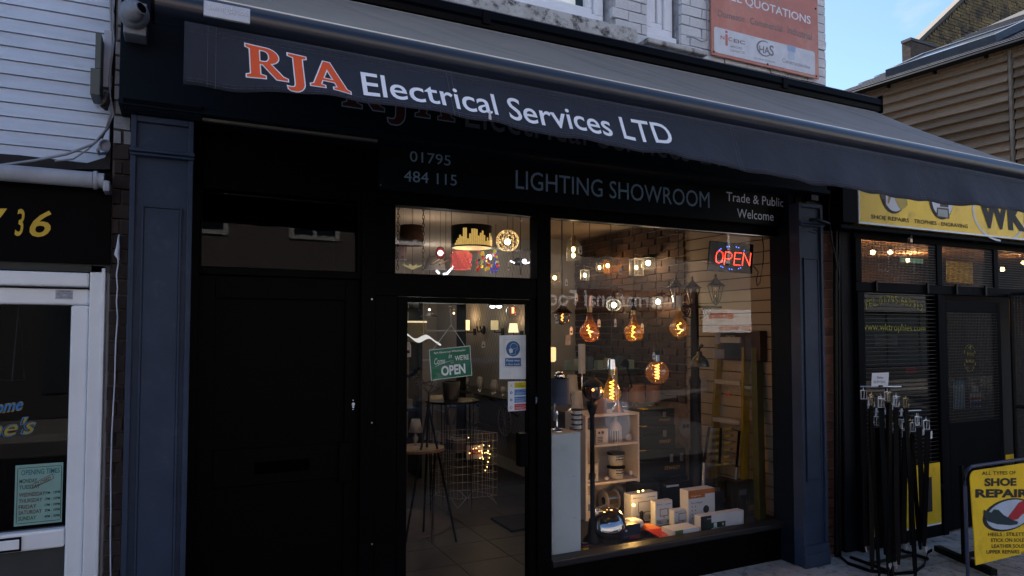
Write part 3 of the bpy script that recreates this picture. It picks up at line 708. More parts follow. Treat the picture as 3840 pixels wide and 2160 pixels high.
p = W(1738, 14, 3.86); o = MB().ball(p, .032, 12, 1.3, 1, 1).build('sealant_lump', MATS['grey_sealant']); tag(o, 'grey lump of sealant on the ledge left of the large upstairs window', 'lump')

# cctv camera on its junction box
Yc = 3.50
cv_ = thing('security_camera', 'grey dome security camera on a square box above the left pilaster', 'camera', W(505, 100, Yc))
cm = M('grey_camera_casing', (.20,.22,.26), .4, bump=.1); bx = (XX(459, 3.46, 100), XX(548, 3.46, 100))
B(bx[0], bx[1], 3.50, 3.615, ZZ(505, 128, 3.50), ZZ(505, 5, 3.50)).build('junction_box', cm, cv_, bevel=.006)
cc = W(503, 56, 3.497); ax_ = Vector((0, -1, -.22)).normalized()
MB().lathe(cc, [(0, .0), (.060, .0), (.064, .010), (.063, .022), (.056, .027), (.055, .036), (.047, .044), (0, .046)], 32, axis=ax_).build('housing', cm, cv_)
bc_ = cc + ax_ * .062; MB().ball(bc_, .043, 24).build('camera_ball', cm, cv_)
d = Vector((.62, -.62, .22)).normalized()
MB().cyl(bc_ + d * .012, bc_ + d * .050, .030, .028, 24).build('lens_hood', cm, cv_)
MB().cyl(bc_ + d * .0502, bc_ + d * .052, .023, .023, 20).build('lens', M('black_lens', (.004,.004,.005), .1), cv_)

# ================================================================== LEFT NEIGHBOUR
nb = thing('left_shop_building', 'white weatherboarded neighbour shop with a black fascia and white plastic door', 'building', (-1.2, 4.2, 0))
LX = XX(416, 3.9, 600)                       # its right edge
zlow = ZZ(0, 588, 3.88); pitch = .0672
bd = piece_meshes('weatherboard', clad, 4, .004)
B(-4, LX, 3.93, 4.3, zlow - .1, 6.5).build('wall', M('dark_wall_behind_boards', (.02,.022,.03), .9), nb)
k = 0
me_b = bpy.data.meshes.new('weatherboard')
L_ = 3.4
me_b.from_pydata([(0,0,0),(L_,0,0),(L_,.010,pitch-.003),(0,.010,pitch-.003),(0,.03,0),(L_,.03,0),(L_,.03,pitch-.003),(0,.03,pitch-.003)], [], [(0,1,2,3),(4,7,6,5),(0,4,5,1),(3,2,6,7),(1,5,6,2),(0,3,7,4)])
me_b.materials.append(clad)
while zlow + k * pitch < 4.6:
    o = bpy.data.objects.new('weatherboard', me_b); COL.objects.link(o); o.parent = nb
    o.location = Vector((LX - L_ - random.uniform(0, .012) + .0, 3.895, zlow + k * pitch)) - WL[nb]; o.rotation_euler = (0, 0, 0); k += 1
# recess strip of dark brick between the buildings, one brick wide
strip = thing('brick_pier', 'narrow pier of dark bricks between the white neighbour and the navy pilaster', 'wall', (XX(440, 3.8, 1500), 3.85, 0))
db = M('sooty_brick', (.040,.028,.026), .85, bump=.8, bs=60, var=.4, ns=25, rnd=.35)
dm = M('dirty_mortar', (.085,.075,.068), .95, bump=.5, var=.3, ns=30)
zt_p = 4.9
B(XX(400, 3.83, 1500), xl0 + .03, 3.835, 4.0, 0, zt_p).build('mortar', dm, strip)
dbm = piece_meshes('brick', db, 6, .05)
wst = piece_meshes('brick', M('white_splashed_brick', (.30,.31,.34), .8, bump=.9, bs=40, var=.5, ns=20, rnd=.3), 4, .06)
z = 0.02; k = 0; xa, xb = XX(410, 3.82, 1500), xl0 - .002
while z < zt_p:
    white = z > 2.62
    jl = random.uniform(-.004, .006)
    if k % 2: piece('brick', wst if white else dbm, strip, ((xa + xb) / 2 + jl - .01, 3.838, z + .033), (xb - xa - .004, .05, .063), bevel=.004)
    else:
        w_ = (xb - xa) * .52
        piece('brick', wst if white else dbm, strip, (xa + w_/2 + jl - .01, 3.838, z + .033), (w_ - .008, .05, .063), bevel=.004)
        piece('brick', dbm if not white or random.random() < .4 else wst, strip, (xa + w_ + (xb - xa - w_)/2 - .006, 3.840, z + .033), (xb - xa - w_ - .006, .05, .063), bevel=.004)
    z += .0735; k += 1
# white cable hanging down the pier
pc = M('white_cable', (.60,.66,.80), .5)
pts = [(443, 890), (446, 915), (440, 950), (444, 985), (437, 1030), (441, 1080), (437, 1130), (441, 1190), (434, 1290), (430, 1440), (424, 1540), (419, 1640), (415, 1800), (416, 1910), (414, 2000), (415, 2170), (414, 2260)]
o = MB().tube([W(x, y, 3.795) for x, y in pts], .0034, 6).build('hanging_cable', pc); tag(o, 'loose white cable dangling down the dark brick pier', 'cable')
p = [W(444, 890, 3.80), W(447, 940, 3.80)]
MB().tube([W(446, 880, 3.80), W(443, 925, 3.795), W(438, 955, 3.795), W(446, 975, 3.80)], [.003, .009, .013, .003], 6).build('paint_blob', pc, o)
# cables down the corner of the cladding
gcb = M('grey_cable', (.28,.30,.35), .6)
for j, (pts, rr_, lb) in enumerate((
    ([(416, -30, 3.86), (425, 60, 3.85), (424, 150, 3.85), (414, 260, 3.84), (412, 360, 3.84), (424, 430, 3.83), (405, 480, 3.82), (350, 540, 3.80), (250, 578, 3.78), (130, 602, 3.78), (-60, 628, 3.78)], .0065, 'grey cable from the corner that sweeps left over the cladding foot, upper one'),
    ([(424, -30, 3.855), (420, 60, 3.85), (428, 150, 3.84), (410, 300, 3.835), (416, 420, 3.825), (390, 505, 3.815), (330, 560, 3.80), (275, 596, 3.79), (205, 604, 3.785)], .0045, 'thin grey cable that ends in a kink over the cladding foot'),
    ([(412, -30, 3.85), (418, 120, 3.845), (421, 200, 3.845), (409, 300, 3.84), (415, 440, 3.83), (382, 520, 3.82)], .005, 'short grey cable beside the metal boxes on the cladding'))):
    o = MB().tube([W(*q) for q in pts], rr_, 6).build('wall_cable', gcb); tag(o, lb, 'cable', 'cables on the white cladding')
# metal boxes on the end of the cladding
mb_ = thing('meter_cabinet', 'grey metal cabinet with a flat white side on the weatherboards', 'cabinet', W(385, 230, 3.75))
pw = M('pale_cabinet_paint', (.42,.45,.54), .45); ol = M('olive_box_paint', (.085,.10,.095), .5, bump=.1)
x0_, x1_ = XX(352, 3.70, 230), XX(376, 3.7, 230)
B(x1_, XX(417, 3.84, 230), 3.84, 3.885, ZZ(395, 325, 3.84), ZZ(395, 112, 3.84)).build('side_plate', pw, mb_, bevel=.002)
B(x0_, x1_ - .001, 3.74, 3.885, ZZ(360, 245, 3.7), ZZ(360, 110, 3.7)).build('upper_box', ol, mb_, bevel=.003)
B(x0_ - .016, x1_ - .001, 3.73, 3.885, ZZ(360, 348, 3.7), ZZ(360, 248, 3.7)).build('lower_box', ol, mb_, bevel=.003)
o = MB().tube([W(398, 350, 3.8), W(392, 378, 3.78), W(384, 398, 3.78), W(397, 408, 3.8), W(404, 380, 3.82), W(403, 352, 3.83)], .011, 8).build('cable_gland', M('brown_gland', (.06,.045,.045), .6, bump=.3)); tag(o, 'curled brown cable gland below the metal cabinet', 'gland')
c_ = W(383, 540, 3.80)
fl = thing('old_floodlight', 'small round white light fitting hanging where the cladding ends', 'light fitting', c_)
MB().lathe(c_, [(0,0),(.018,.002),(.028,.012),(.030,.022),(.026,.024),(.012,.010),(0,.006)], 20, axis=(.5,-.7,-.35)).build('dish', M('old_white_fitting', (.38,.42,.50), .5, bump=.3), fl)
MB().tube([c_, W(366, 562, 3.82), W(372, 578, 3.84), W(392, 574, 3.86), W(408, 568, 3.88)], .008, 6).build('arm', MATS['old_white_fitting'], fl)
# broken rendering over the gutter
MB().prism([(W(-60,578,3.9).x, W(-60,578,3.9).z), (W(80,588,3.9).x, W(80,588,3.9).z), (W(215,604,3.9).x, W(215,604,3.9).z), (W(330,617,3.9).x, W(330,617,3.9).z), (W(395,600,3.9).x, W(395,600,3.9).z+.004), (LX, W(412,560,3.9).z), (LX, W(412,640,3.9).z), (W(-60,640,3.9).x, W(-60,640,3.9).z)], 3.865, 3.91).build('bitumen_strip', M('black_bitumen', (.006,.007,.010), .7, bump=.6, bs=40), nb)
# gutter and downpipe collar
gt = thing('white_gutter', 'weathered white plastic pipe running above the black number fascia', 'gutter', W(200, 660, 3.74))
gm = M('weathered_white_plastic', (.33,.35,.40), .5, var=.22, ns=7, bump=.2)
za_ = W(200, 663, 3.74).z; hh = S(62, 200, 3.74) / 2
MB().profx([(3.74 + hh*math.cos(R(a))*.9, za_ + hh * math.sin(R(a))) for a in range(0, 360, 20)], -3.4, XX(346, 3.72, 680), True).build('pipe', gm, gt)
MB().profx([(3.74 + hh*1.16*math.cos(R(a))*.9, za_ + hh*1.16 * math.sin(R(a))) for a in range(0, 360, 20)], XX(346, 3.7, 680) + .001, XX(362, 3.7, 680), True).build('collar', gm, gt)
MB().profx([(3.74 + hh*math.cos(R(a))*.95, za_ + hh*.95 * math.sin(R(a))) for a in range(0, 360, 20)], XX(362, 3.7, 680), XX(388, 3.7, 680), True).build('socket', gm, gt)
B(XX(386, 3.7, 690), XX(411, 3.7, 690), 3.70, 3.83, ZZ(400, 717, 3.7), ZZ(400, 676, 3.7)).build('stop_end', gm, gt, bevel=.006)
# fascia with the phone number
nf = B(-4, XX(414, 3.80, 850), 3.80, 3.92, ZZ(200, 984, 3.80), ZZ(200, 640, 3.80)).build('fascia', M('black_fascia_vinyl', (.0012,.0013,.0018), .6, var=.1, spec=.05), nb)
yel = M('yellow_vinyl', (.62,.40,.025), .5)
num = []
textpx("3", 55, 885, 92, 887, 103, 3.798, yel, nf, shear=.25, weight=.012)
textpx("6", 111, 888, 193, 890, 101, 3.798, yel, nf, shear=.25, weight=.012)
textpx("7", -60, 882, 27, 884, 103, 3.798, yel, nf, shear=.3, weight=.012)
B(-4, XX(414, 3.8, 990), 3.82, 3.93, ZZ(200, 1016, 3.82), ZZ(200, 985, 3.82)).build('sub_fascia', M('dark_grey_board', (.018,.022,.022), .6), nb)
# white plastic door
pd = thing('plastic_shop_door', 'white plastic framed glass door of the neighbour with an opening times notice', 'door', (-.7, 3.85, 0))
Yd = 3.82
jx0, jx1 = XX(330, Yd, 1300), XX(402, Yd, 1300)
def bar(n, x0, x1, y0, y1, z0, z1, b=.006, m=None): return B(x0, x1, y0, y1, z0, z1).build(n, m or upvc, pd, bevel=b)
bar('jamb', jx0, jx1 - .012, Yd, 3.94, 0, ZZ(360, 993, Yd)); bar('jamb_trim', jx1 - .030, jx1 - .014, Yd - .008, Yd - .001, 0, ZZ(360, 1005, Yd), .003)
bar('mastic', jx1 - .011, jx1 + .004, Yd + .012, 3.94, 0, ZZ(360, 1000, Yd), .003, m=M('old_mastic', (.22,.23,.25), .8, bump=.6, bs=40))
bar('frame_head', -3.6, jx0 - .002, Yd - .004, 3.94, ZZ(150, 1072, Yd), ZZ(150, 1018, Yd), .008)
gx1 = XX(256, 3.87, 1600)
sx1_ = XX(322, 3.85, 1600)
gz1, gz0 = ZZ(100, 1142, 3.87), ZZ(130, 1990, 3.87)
bar('top_rail', -3.4, sx1_, 3.85, 3.93, gz1 + .0, ZZ(100, 1080, 3.85), .010)
bar('stile', gx1, sx1_, 3.852, 3.93, .02, gz1 - .001, .010)
bar('mid_rail', -3.4, gx1 - .001, 3.85, 3.93, ZZ(100, 2068, 3.85), gz0, .010)
bar('lower_panel', -3.4, gx1 - .001, 3.885, 3.90, .05, ZZ(100, 2070, 3.85), 0, m=M('grey_lower_panel', (.035,.04,.045), .5))
B(-3.4, gx1 - .001, 3.895, 3.901, gz0, gz1 - .001).build('pane', GLASS('tinted_glazing', (.55,.55,.58), 1.33), pd)
lb_ = bar('letterbox_surround', -1.2, XX(79, 3.84, 2045), 3.842, 3.849, ZZ(40, 2072, 3.84), ZZ(40, 2018, 3.84), .002, m=blackm)
B(-1.2, XX(72, 3.84, 2045), 3.834, 3.841, ZZ(40, 2062, 3.84), ZZ(40, 2026, 3.84)).build('letterbox_flap', upvc, lb_, bevel=.002)
# maker's sticker
stx = B(XX(208, 3.849, 1110), XX(273, 3.849, 1110), 3.8475, 3.8492, ZZ(240, 1122, 3.849), ZZ(240, 1088, 3.849)).build('maker_sticker', M('pale_sticker', (.38,.42,.50), .5), pd)
for s_, y_, h_, a_, b2_ in (("DAGENHAM", 1094, 5, 220, 262), ("SHOP FRONTS LTD", 1101, 4, 214, 268), ("ooooo        ooooo", 1107, 3, 214, 268), ("SUPPLIED AND FITTED BY", 1112, 2.5, 222, 262), ("0208 592 4400", 1117, 3.5, 220, 268)):
    textpx(s_, a_, y_, b2_, y_ + .6, h_, 3.8468, M('sticker_print', (.04,.06,.10), .6), stx, weight=.01)
# lettering on its glass
for s_, (x0, y0, x1, y1, h) in (("Welcome", (-140, 1570, 85, 1535, 44)), ("Germaine's", (-420, 1690, 135, 1622, 66))):
    bl_ = y0
    c1, c2 = ((.02,.19,.55), (.36,.28,.04)) if s_ == "Welcome" else ((.30,.23,.04), (.03,.22,.50))
    m1 = M('script_fill_' + s_[:3].lower(), c1, .5); m2 = M('script_edge_' + s_[:3].lower(), c2, .5)
    textpx(s_, x0 - 3, y0 + 3, x1 + 3, y1 + 3, h + 6, 3.889, m2, pd, weight=.055, shear=.35, name='letter_outline')
    textpx(s_, x0, y0, x1, y1, h, 3.886, M('dark_outline', (.004,.006,.01), .5), pd, weight=.03, shear=.35, name='letter_outline')
    textpx(s_, x0, y0, x1, y1, h, 3.884, m1, pd, weight=.005, shear=.35)
# opening times notice
mint = M('mint_notice_paper', (.20,.36,.33), .6, var=.08)
tl_, bl2 = (57, 1744), (52, 1976)
nx0, nx1 = XX(55, 3.888, 1860), XX(234, 3.888, 1860)
nz0, nz1 = ZZ(140, 1966, 3.888), ZZ(140, 1740, 3.888)
nt_ = thing('opening_times_notice', 'mint green opening times notice stamped closed on the neighbour door glass', 'notice', ((nx0+nx1)/2, 3.888, nz0))
B(nx0, nx1, 3.887, 3.8885, nz0, nz1).build('sheet', mint, nt_)
fw, fh = nx1 - nx0, nz1 - nz0
def nl(s, u0, u1, v, h, mat, rot=0, w=.012, y=3.8862):
    bl = Vector((nx0 + fw * u0, y, nz0 + fh * v)); br = Vector((nx0 + fw * u1, y, nz0 + fh * (v + rot)))
    return text(s, bl, br, bl + Vector((0, 0, fh * h)), mat, nt_, weight=w)
td = M('teal_print', (.02,.11,.15), .6); bk_ = M('dark_green_print', (.01,.03,.03), .6); mr_ = M('maroon_print', (.09,.015,.015), .6); gr_ = M('green_print', (.02,.08,.03), .6)
nl("OPENING TIMES", .12, .93, .83, .085, td)
for s, v, m_ in (("MONDAY", .70, bk_), ("TUESDAY", .60, bk_), ("WEDNESDAY", .475, mr_), ("THURSDAY", .375, mr_), ("FRIDAY", .275, mr_), ("SATURDAY", .185, mr_), ("SUNDAY", .085, gr_)):
    nl(s, .09, .09 + .058 * len(s) + .02, v, .065, m_)
for s, v in (("1PM - 10PM", .485), ("1PM - 10PM", .385), ("1PM - 10PM", .285), ("2PM - 10PM", .195), ("4PM - 10PM", .095)): nl(s, .63, .95, v, .045, bk_)
nl("CLOSED", .42, .74, .625, .06, mr_, rot=.10, y=3.8858)
lm = MB()
def line2(u0, v0, u1, v1, t=.0012, y=3.8860):
    a, b = Vector((nx0 + fw*u0, y, nz0 + fh*v0)), Vector((nx0 + fw*u1, y, nz0 + fh*v1)); d = (b - a).normalized(); n_ = Vector((-d.z, 0, d.x)) * t
    lm.add([a - n_, b - n_, b + n_, a + n_], [(0, 1, 2, 3)])
for q in ((.06,.04,.96,.04), (.06,.95,.96,.95), (.05,.05,.05,.94), (.97,.05,.97,.94)): line2(*q)
lm.build('border', bk_, nt_)
lm = MB()
for q in ((.36,.60,.80,.74), (.38,.68,.78,.82), (.36,.60,.38,.68), (.80,.74,.78,.82)): line2(*q, t=.001, y=3.8857)
lm.build('stamp_border', mr_, nt_)
# inside the neighbour
B(-4, LX - .02, 6.2, 6.3, 0, 3).build('back_wall', M('dark_red_brown_room', (.03,.012,.010), .9), nb)
B(-4, LX - .02, 3.95, 6.3, 2.45, 2.5).build('room_ceiling', M('dark_room_ceiling', (.02,.02,.02), .9), nb)
B(-4, LX - .02, 3.95, 6.3, -.02, .0).build('room_floor', M('dark_room_floor', (.02,.02,.02), .9), nb)
pf = thing('menu_frame', 'white tapering picture frame behind the neighbour door glass', 'frame', W(40, 1300, 4.05))
MB().tube([W(-60, 1100, 4.05), W(-60, 1425, 4.05), W(92, 1425, 4.05), W(70, 1150, 4.05)], .004, 4).build('edge', M('pale_frame_edge', (.20,.21,.24), .5), pf)
MB().tube([W(72, 1145, 4.04), W(45, 1430, 4.04)], .003, 4).build('easel_leg', MATS['pale_frame_edge'], pf)

# ================================================================== RIGHT NEIGHBOUR
rn = thing('right_shop_building', 'black shoe repair shop with wire mesh over its windows', 'building', (6.6, 3.8, 0))
YN = 3.72
def fx(px, Y=YN, py=1243): return XX(px, Y, py)
blk2 = M('blue_black_gloss', (.0026,.0034,.0054), .5, bump=.25, bs=70, var=.25, spec=.03)
blk3 = M('blue_black_pier', (.0045,.006,.0095), .6, bump=.6, bs=40, var=.25, spec=.15)
# brown brick edge of the shop, right of the pilaster
eb = thing('brick_quoin', 'sliver of brown brick just right of the right pilaster', 'wall', (XR, 3.8, 0))
z = 0.0
brn = piece_meshes('brick', M('brown_brick', (.13,.055,.035), .85, bump=.8, bs=60, var=.35, ns=22, rnd=.3), 4, .05)
B(xr1 + .002, fx(3128, 3.80), 3.80, 3.95, 0, fz0 - .02).build('mortar', M('pale_mortar', (.16,.14,.12), .95), eb)
while z < fz0 - .1:
    piece('brick', brn, eb, ((xr1 + fx(3126, 3.8)) / 2 + .002, 3.81, z + .034), (fx(3126, 3.8) - xr1 - .006, .06, .064), bevel=.004); z += .0745
# black pipes and cables in the gap
for j, (xx_, rr_) in enumerate(((3133, .016), (3146, .011))):
    o = MB().tube([W(xx_, 700, 3.74), W(xx_ - 1, 1100, 3.74), W(xx_ + 4, 2100, 3.74)], rr_, 10).build('downpipe', blackm)
    tag(o, ('thicker black pipe down the gap beside the brown brick', 'thinner black pipe beside the painted pier of the shoe repair shop')[j], 'pipe', 'pipes between the shops')
o = MB().tube([W(3112, 690, 3.70), W(3108, 800, 3.70), W(3118, 900, 3.70), W(3132, 960, 3.72), (W(3140, 1010, 3.72))], .007, 6).build('hanging_cable', cb); tag(o, 'slack black cable hanging in the gap right of the right pilaster', 'cable')
o = MB().tube([W(3140, 950, 3.69), W(3145, 1010, 3.68), W(3149, 1045, 3.68), W(3143, 1085, 3.69)], .005, 6).build('hanging_cable', cb); tag(o, 'short black cable loop on the painted pier of the shoe repair shop', 'cable')
B(fx(3150, 3.78), fx(3215, 3.78), 3.76, 3.95, 0, ZZ(3180, 860, 3.78)).build('pier', blk3, rn, bevel=.01)
B(XR + .09, 16, 3.925, 11, 2.95, 3.15).build('flat_roof', M('felt_roof', (.03,.03,.033), .9), rn)
B(fx(3160, 3.8), 13.0, 3.80, 3.92, ZZ(3300, 880, 3.8), 3.16).build('upper_wall', blk2, rn)
B(12.8, 13.0, 3.92, 11, 0, 2.95).build('side_wall', blk2, rn)
# sign
Yn = 3.60
zN0, zN1 = (ZZ(3230, 842, Yn) + ZZ(3836, 898, Yn)) / 2, ZZ(3230, 842, Yn) + .44
sb = thing('yellow_shop_sign', 'yellow fascia sign with shoe and trophy pictures above the mesh windows', 'sign', (fx(3228, Yn), Yn, zN0))
ysg = M('yellow_sign_panel', (.88,.58,.012), .3, var=.12, ns=3, spec=.4, spots=((.36,.24,.02), 5, .55, .8))
B(fx(3170, Yn), fx(3226, Yn), Yn, 3.80, zN0 - .0, zN1).build('sign_box_end', blk2, sb, bevel=.003)
B(fx(3228, Yn), 9.0, Yn + .003, 3.80, zN0, zN1).build('sign_face', ysg, sb)
B(fx(3228, Yn) , 9.0, Yn - .005, Yn + .002, zN0, zN0 + .014).build('sign_edge', whitep, sb)
B(fx(3228, Yn), fx(3228, Yn) + .012, Yn - .005, Yn + .002, zN0 + .015, zN1).build('sign_edge', whitep, sb)
B(fx(3170, Yn), 9.0, Yn + .02, 3.80, zN0 - .045, zN0 - .012).build('sign_shelf', blk2, sb, bevel=.004)
textpx("SHOE REPAIRS", 3267, 819, 3409, 834, 15, Yn, ink, sb, weight=.012)
textpx("TROPHIES - ENGRAVING", 3428, 836, 3629, 856, 15, Yn, ink, sb, weight=.012)
def disc(c, r, y, mat, par, name, rz=1.0, n=32):
    return MB().prism([(c.x + r*math.cos(2*math.pi*k/n), c.z + r*rz*math.sin(2*math.pi*k/n)) for k in range(n)], y, y + .0012).build(name, mat, par)
def dn(px, py): return W(px, py, Yn)
for px_, py_, nm in ((3352, 730, 'shoe'), (3532, 752, 'trophy')):
    c = dn(px_, py_); r_ = S(62, px_, Yn) * 1.17
    disc(c + Vector((S(-4, px_, Yn), 0, 0)), r_, Yn, ink, sb, 'picture_ring'); disc(c + Vector((S(3, px_, Yn), 0, 0)), r_ * .88, Yn - .0016, M('pale_picture', (.60,.62,.66), .4), sb, 'picture_disc')
def poly(pts, y, mat, par, name): return MB().prism([(dn(*p).x, dn(*p).z) for p in pts], y, y + .0010).build(name, mat, par)
tan = M('tan_leather_print', (.40,.20,.06), .5); ypr = M('ochre_print', (.50,.36,.06), .5); brw = M('brown_print', (.05,.035,.03), .5)
poly([(3350,728),(3385,722),(3400,745),(3403,768),(3390,782),(3374,784),(3358,755)], Yn - .003, ypr, sb, 'printed_shoe')
poly([(3334,720),(3346,722),(3332,764),(3327,762)], Yn - .0045, tan, sb, 'printed_heel')
poly([(3300,725),(3320,715),(3322,775),(3318,775),(3314,748),(3304,746)], Yn - .003, brw, sb, 'printed_heel')
poly([(3513,778),(3556,782),(3560,820),(3510,814)], Yn - .003, brw, sb, 'printed_plinth')
poly([(3516,784),(3551,788),(3553,816),(3515,810)], Yn - .0045, M('plaque_print', (.33,.36,.34), .5), sb, 'printed_plaque')
poly([(3524,760),(3555,763),(3555,778),(3524,775)], Yn - .0045, brw, sb, 'printed_cup_foot')
# oval logo
c = dn(3750, 800); rr = S(112, 3750, Yn) * 1.55
ov = MB(); n_ = 40
for k in range(n_):
    if 29 < k < 33: continue
    a0, a1 = 2*math.pi*k/n_, 2*math.pi*(k+1)/n_
    ov.add([(c.x + rr*q*math.cos(a), Yn, c.z + rr*q*.62*math.sin(a)) for a, q in ((a0,1),(a1,1),(a1,.93),(a0,.93))], [(0,1,2,3)])
ov.build('oval', M('white_oval', (.60,.62,.66), .4), sb)
textpx("WK", 3668, 852, 3850, 870, 112, Yn - .001, ink, sb, weight=.05, shear=-.12)
# window framing
def rbx(n, px0, px1, py0, py1, y0=YN, y1=3.80, b=.004, m=blk2, par=None, pyr=None):
    pm = (px0 + px1) / 2
    return B(fx(px0), fx(px1), y0, y1, ZZ(pm, py1, YN), ZZ(pm, py0, YN)).build(n, m, par or rn, bevel=b)
zh0 = ZZ(3235, 890, YN); zh1 = ZZ(3235, 860, YN)
zq = lambda px, py: ZZ(px, py, YN)
za, zb_, zc_, zd_ = zq(3380, 1063), zq(3380, 1095), zq(3380, 905), zq(3380, 870)     # sill and head of the top lights
XRN = 9.2
B(fx(3214), XRN, YN + .01, 3.80, zc_, zd_ + .03).build('head_rail', blk2, rn, bevel=.004)
B(fx(3214), XRN, YN, 3.80, zb_ - .008, za).build('transom_rail', blk2, rn, bevel=.004)
for a, b in ((3214, 3236), (3520, 3540), (3734, 3750)):
    B(fx(a), fx(b), YN - .002, 3.80, za, zc_).build('mullion', blk2, rn, bevel=.004)
B(fx(3214), fx(3240), YN - .012, 3.80, 0.0, zb_ - .01).build('post', blk2, rn, bevel=.004)
B(fx(3516), fx(3536), YN - .012, 3.80, 0.0, zb_ - .01).build('post', blk2, rn, bevel=.004)
B(fx(3240), fx(3516), YN, 3.80, .0, .40).build('stallriser', blk2, rn)
B(fx(3240), fx(3516), YN - .03, 3.82, .40, .44).build('sill', blk2, rn, bevel=.004)
for k, (a, b) in enumerate(((3282, 3287), (3474, 3480), (3583, 3588), (3692, 3698))):
    B(fx(a), fx(b), YN - .02, YN - .003, zb_ - .0, za + .012).build('grille_bracket', blackm, rn)
for px_ in (3408, 3656):
    hd = thing('padlock', 'small brass padlock hanging under the yellow sign, %s one' % ('left' if px_ < 3500 else 'right'), 'padlock', W(px_, 895, 3.68), 'padlocks on the mesh grilles')
    p = W(px_, 895, 3.68); B(p.x - .01, p.x + .02, 3.66, 3.69, p.z - .035, p.z - .0).build('lock_body', M('worn_brass', (.45,.36,.28), .4, .7), hd, bevel=.003)
    MB().tube([p + Vector((-.008, 0, 0)), p + Vector((-.02, 0, .03)), p + Vector((-.002, 0, .04)), p + Vector((.012, 0, 0))], .004, 6).build('shackle', steel, hd)
    B(p.x - .035, p.x - .012, 3.64, 3.70, p.z + .005, p.z + .05).build('hasp', blackm, hd)
dg = GLASS('shop_glazing', (.80,.80,.80), 1.5)
B(fx(3236) + .001, XRN, 3.765, 3.771, za + .001, zc_ - .001).build('top_pane', dg, rn)
B(fx(3241), fx(3515), 3.765, 3.771, .441, zb_ - .012).build('window_pane', GLASS('dim_shop_glazing', (.6,.6,.6), 1.4), rn)
# wire mesh over the top lights and the door
def grid(name, x0, x1, z0, z1, y, dx, dz, r, mat, par):
    m = MB(); x = x0
    while x < x1: m.box(x - r, x + r, y, y + 2*r, z0, z1); x += dx
    z = z0
    while z < z1: m.box(x0, x1, y - 2*r - .0005, y - .0005, z - r, z + r); z += dz
    return m.build(name, mat, par, kind='stuff')
wire = M('black_wire', (.0045,.0045,.0055), .5)
grid('wire_mesh', fx(3237), fx(3519), za + .004, zc_ - .004, YN + .012, .018, .022, .0024, wire, rn)
grid('wire_mesh', fx(3541), fx(3733), za + .004, zc_ - .004, YN + .012, .018, .022, .0024, wire, rn)
grid('wire_mesh', fx(3751), XRN, za + .004, zc_ - .004, YN + .012, .018, .022, .0024, wire, rn)
# slatted grille over the big window
sm_ = MB(); z = .46
while z < zb_ - .02: sm_.box(fx(3241), fx(3515), YN + .012, YN + .022, z, z + .005); z += .034
sm_.build('shutter_bars', M('grille_bar', (.0050,.0058,.0078), .5), rn, kind='stuff')
# door with mesh
dr = thing('mesh_shop_door', 'black shop door with wire mesh and a yellow oval sticker', 'door', (fx(3600), 3.75, 0))
dx0, dx1 = fx(3545), fx(3760)
f = MB(); f.box(dx0, dx0 + .05, 3.735, 3.78, .02, zb_ - .06); f.box(dx1 - .06, dx1, 3.735, 3.78, .02, zb_ - .06); f.box(dx0 + .05, dx1 - .06, 3.735, 3.78, zb_ - .16, zb_ - .06); f.box(dx0 + .05, dx1 - .06, 3.735, 3.78, .02, .95)
f.build('door_frame', blk2, dr, bevel=.004)
B(dx0 + .051, dx1 - .061, 3.765, 3.771, .951, zb_ - .161).build('pane', dg, dr)
grid('wire_mesh', dx0 + .05, dx1 - .06, .95, zb_ - .16, 3.738, .022, .026, .0022, wire, dr)
og = thing('open_grille_gate', 'tall black mesh security gate swung open beside the shoe repair door', 'gate', (fx(3790), 3.5, 0))
ga, gb_ = Vector((fx(3795, 3.70), 3.70, 0)), Vector((fx(3795, 3.70) + .35, 2.95, 0))
def gbar(a, b, r): return MB().tube([a, b], r, 4)
for q in (ga, gb_): gbar(q + Vector((0,0,.05)), q + Vector((0,0,2.1)), .018).build('upright', blackm, og)
for z in (.06, 1.05, 2.1): gbar(ga + Vector((0,0,z)), gb_ + Vector((0,0,z)), .015).build('crossbar', blackm, og)
m = MB(); dv = gb_ - ga
for k in range(1, 34): m.tube([ga + dv*(k/34) + Vector((0,0,.07)), ga + dv*(k/34) + Vector((0,0,2.09))], .002, 3)
for k in range(1, 84): m.tube([ga + Vector((0,0,.07 + k*.0243)), gb_ + Vector((0,0,.07 + k*.0243))], .002, 3)
m.build('wire_mesh', wire, og, kind='stuff')
# stickers and notices behind the glass
yl = M('yellow_glass_lettering', (.36,.36,.04), .6)
def arcw(k):
    return lambda p: p
b0 = W(3240, 1163, 3.762); b1 = W(3462, 1172, 3.762)
mid = (b0.x + b1.x) / 2; hw = (b1.x - b0.x) / 2
text("TEL:01795 669912", b0, b1, b0 + Vector((0, 0, S(30, 3300, 3.762))), yl, rn, warp=lambda p: p + Vector((0, 0, .065 * (1 - ((p.x - mid) / hw) ** 2))))
textpx("www.wktrophies.com", 3232, 1245, 3470, 1250, 34, 3.762, yl, rn)
c = W(3637, 1343, 3.762); ov = MB(); rx, rz = S(28, 3637, 3.762) * 1.35, S(51, 3637, 3.762)
for k in range(36):
    a0, a1 = 2*math.pi*k/36, 2*math.pi*(k+1)/36
    ov.add([(c.x + rx*q*math.cos(a), 3.762, c.z + rz*q*math.sin(a)) for a, q in ((a0,1),(a1,1),(a1,.93),(a0,.95))], [(0,1,2,3)])
ylb = M('bright_yellow_vinyl', (.62,.55,.04), .5)
ov.build('oval_sticker', ylb, dr)
textpx("DEC", 3626, 1332, 3652, 1334, 11, 3.762, ylb, dr, weight=.02); textpx("BAGS", 3622, 1358, 3654, 1360, 12, 3.762, ylb, dr, weight=.02); textpx("WHILE YOU", 3618, 1382, 3656, 1380, 6, 3.762, ylb, dr, weight=.01)
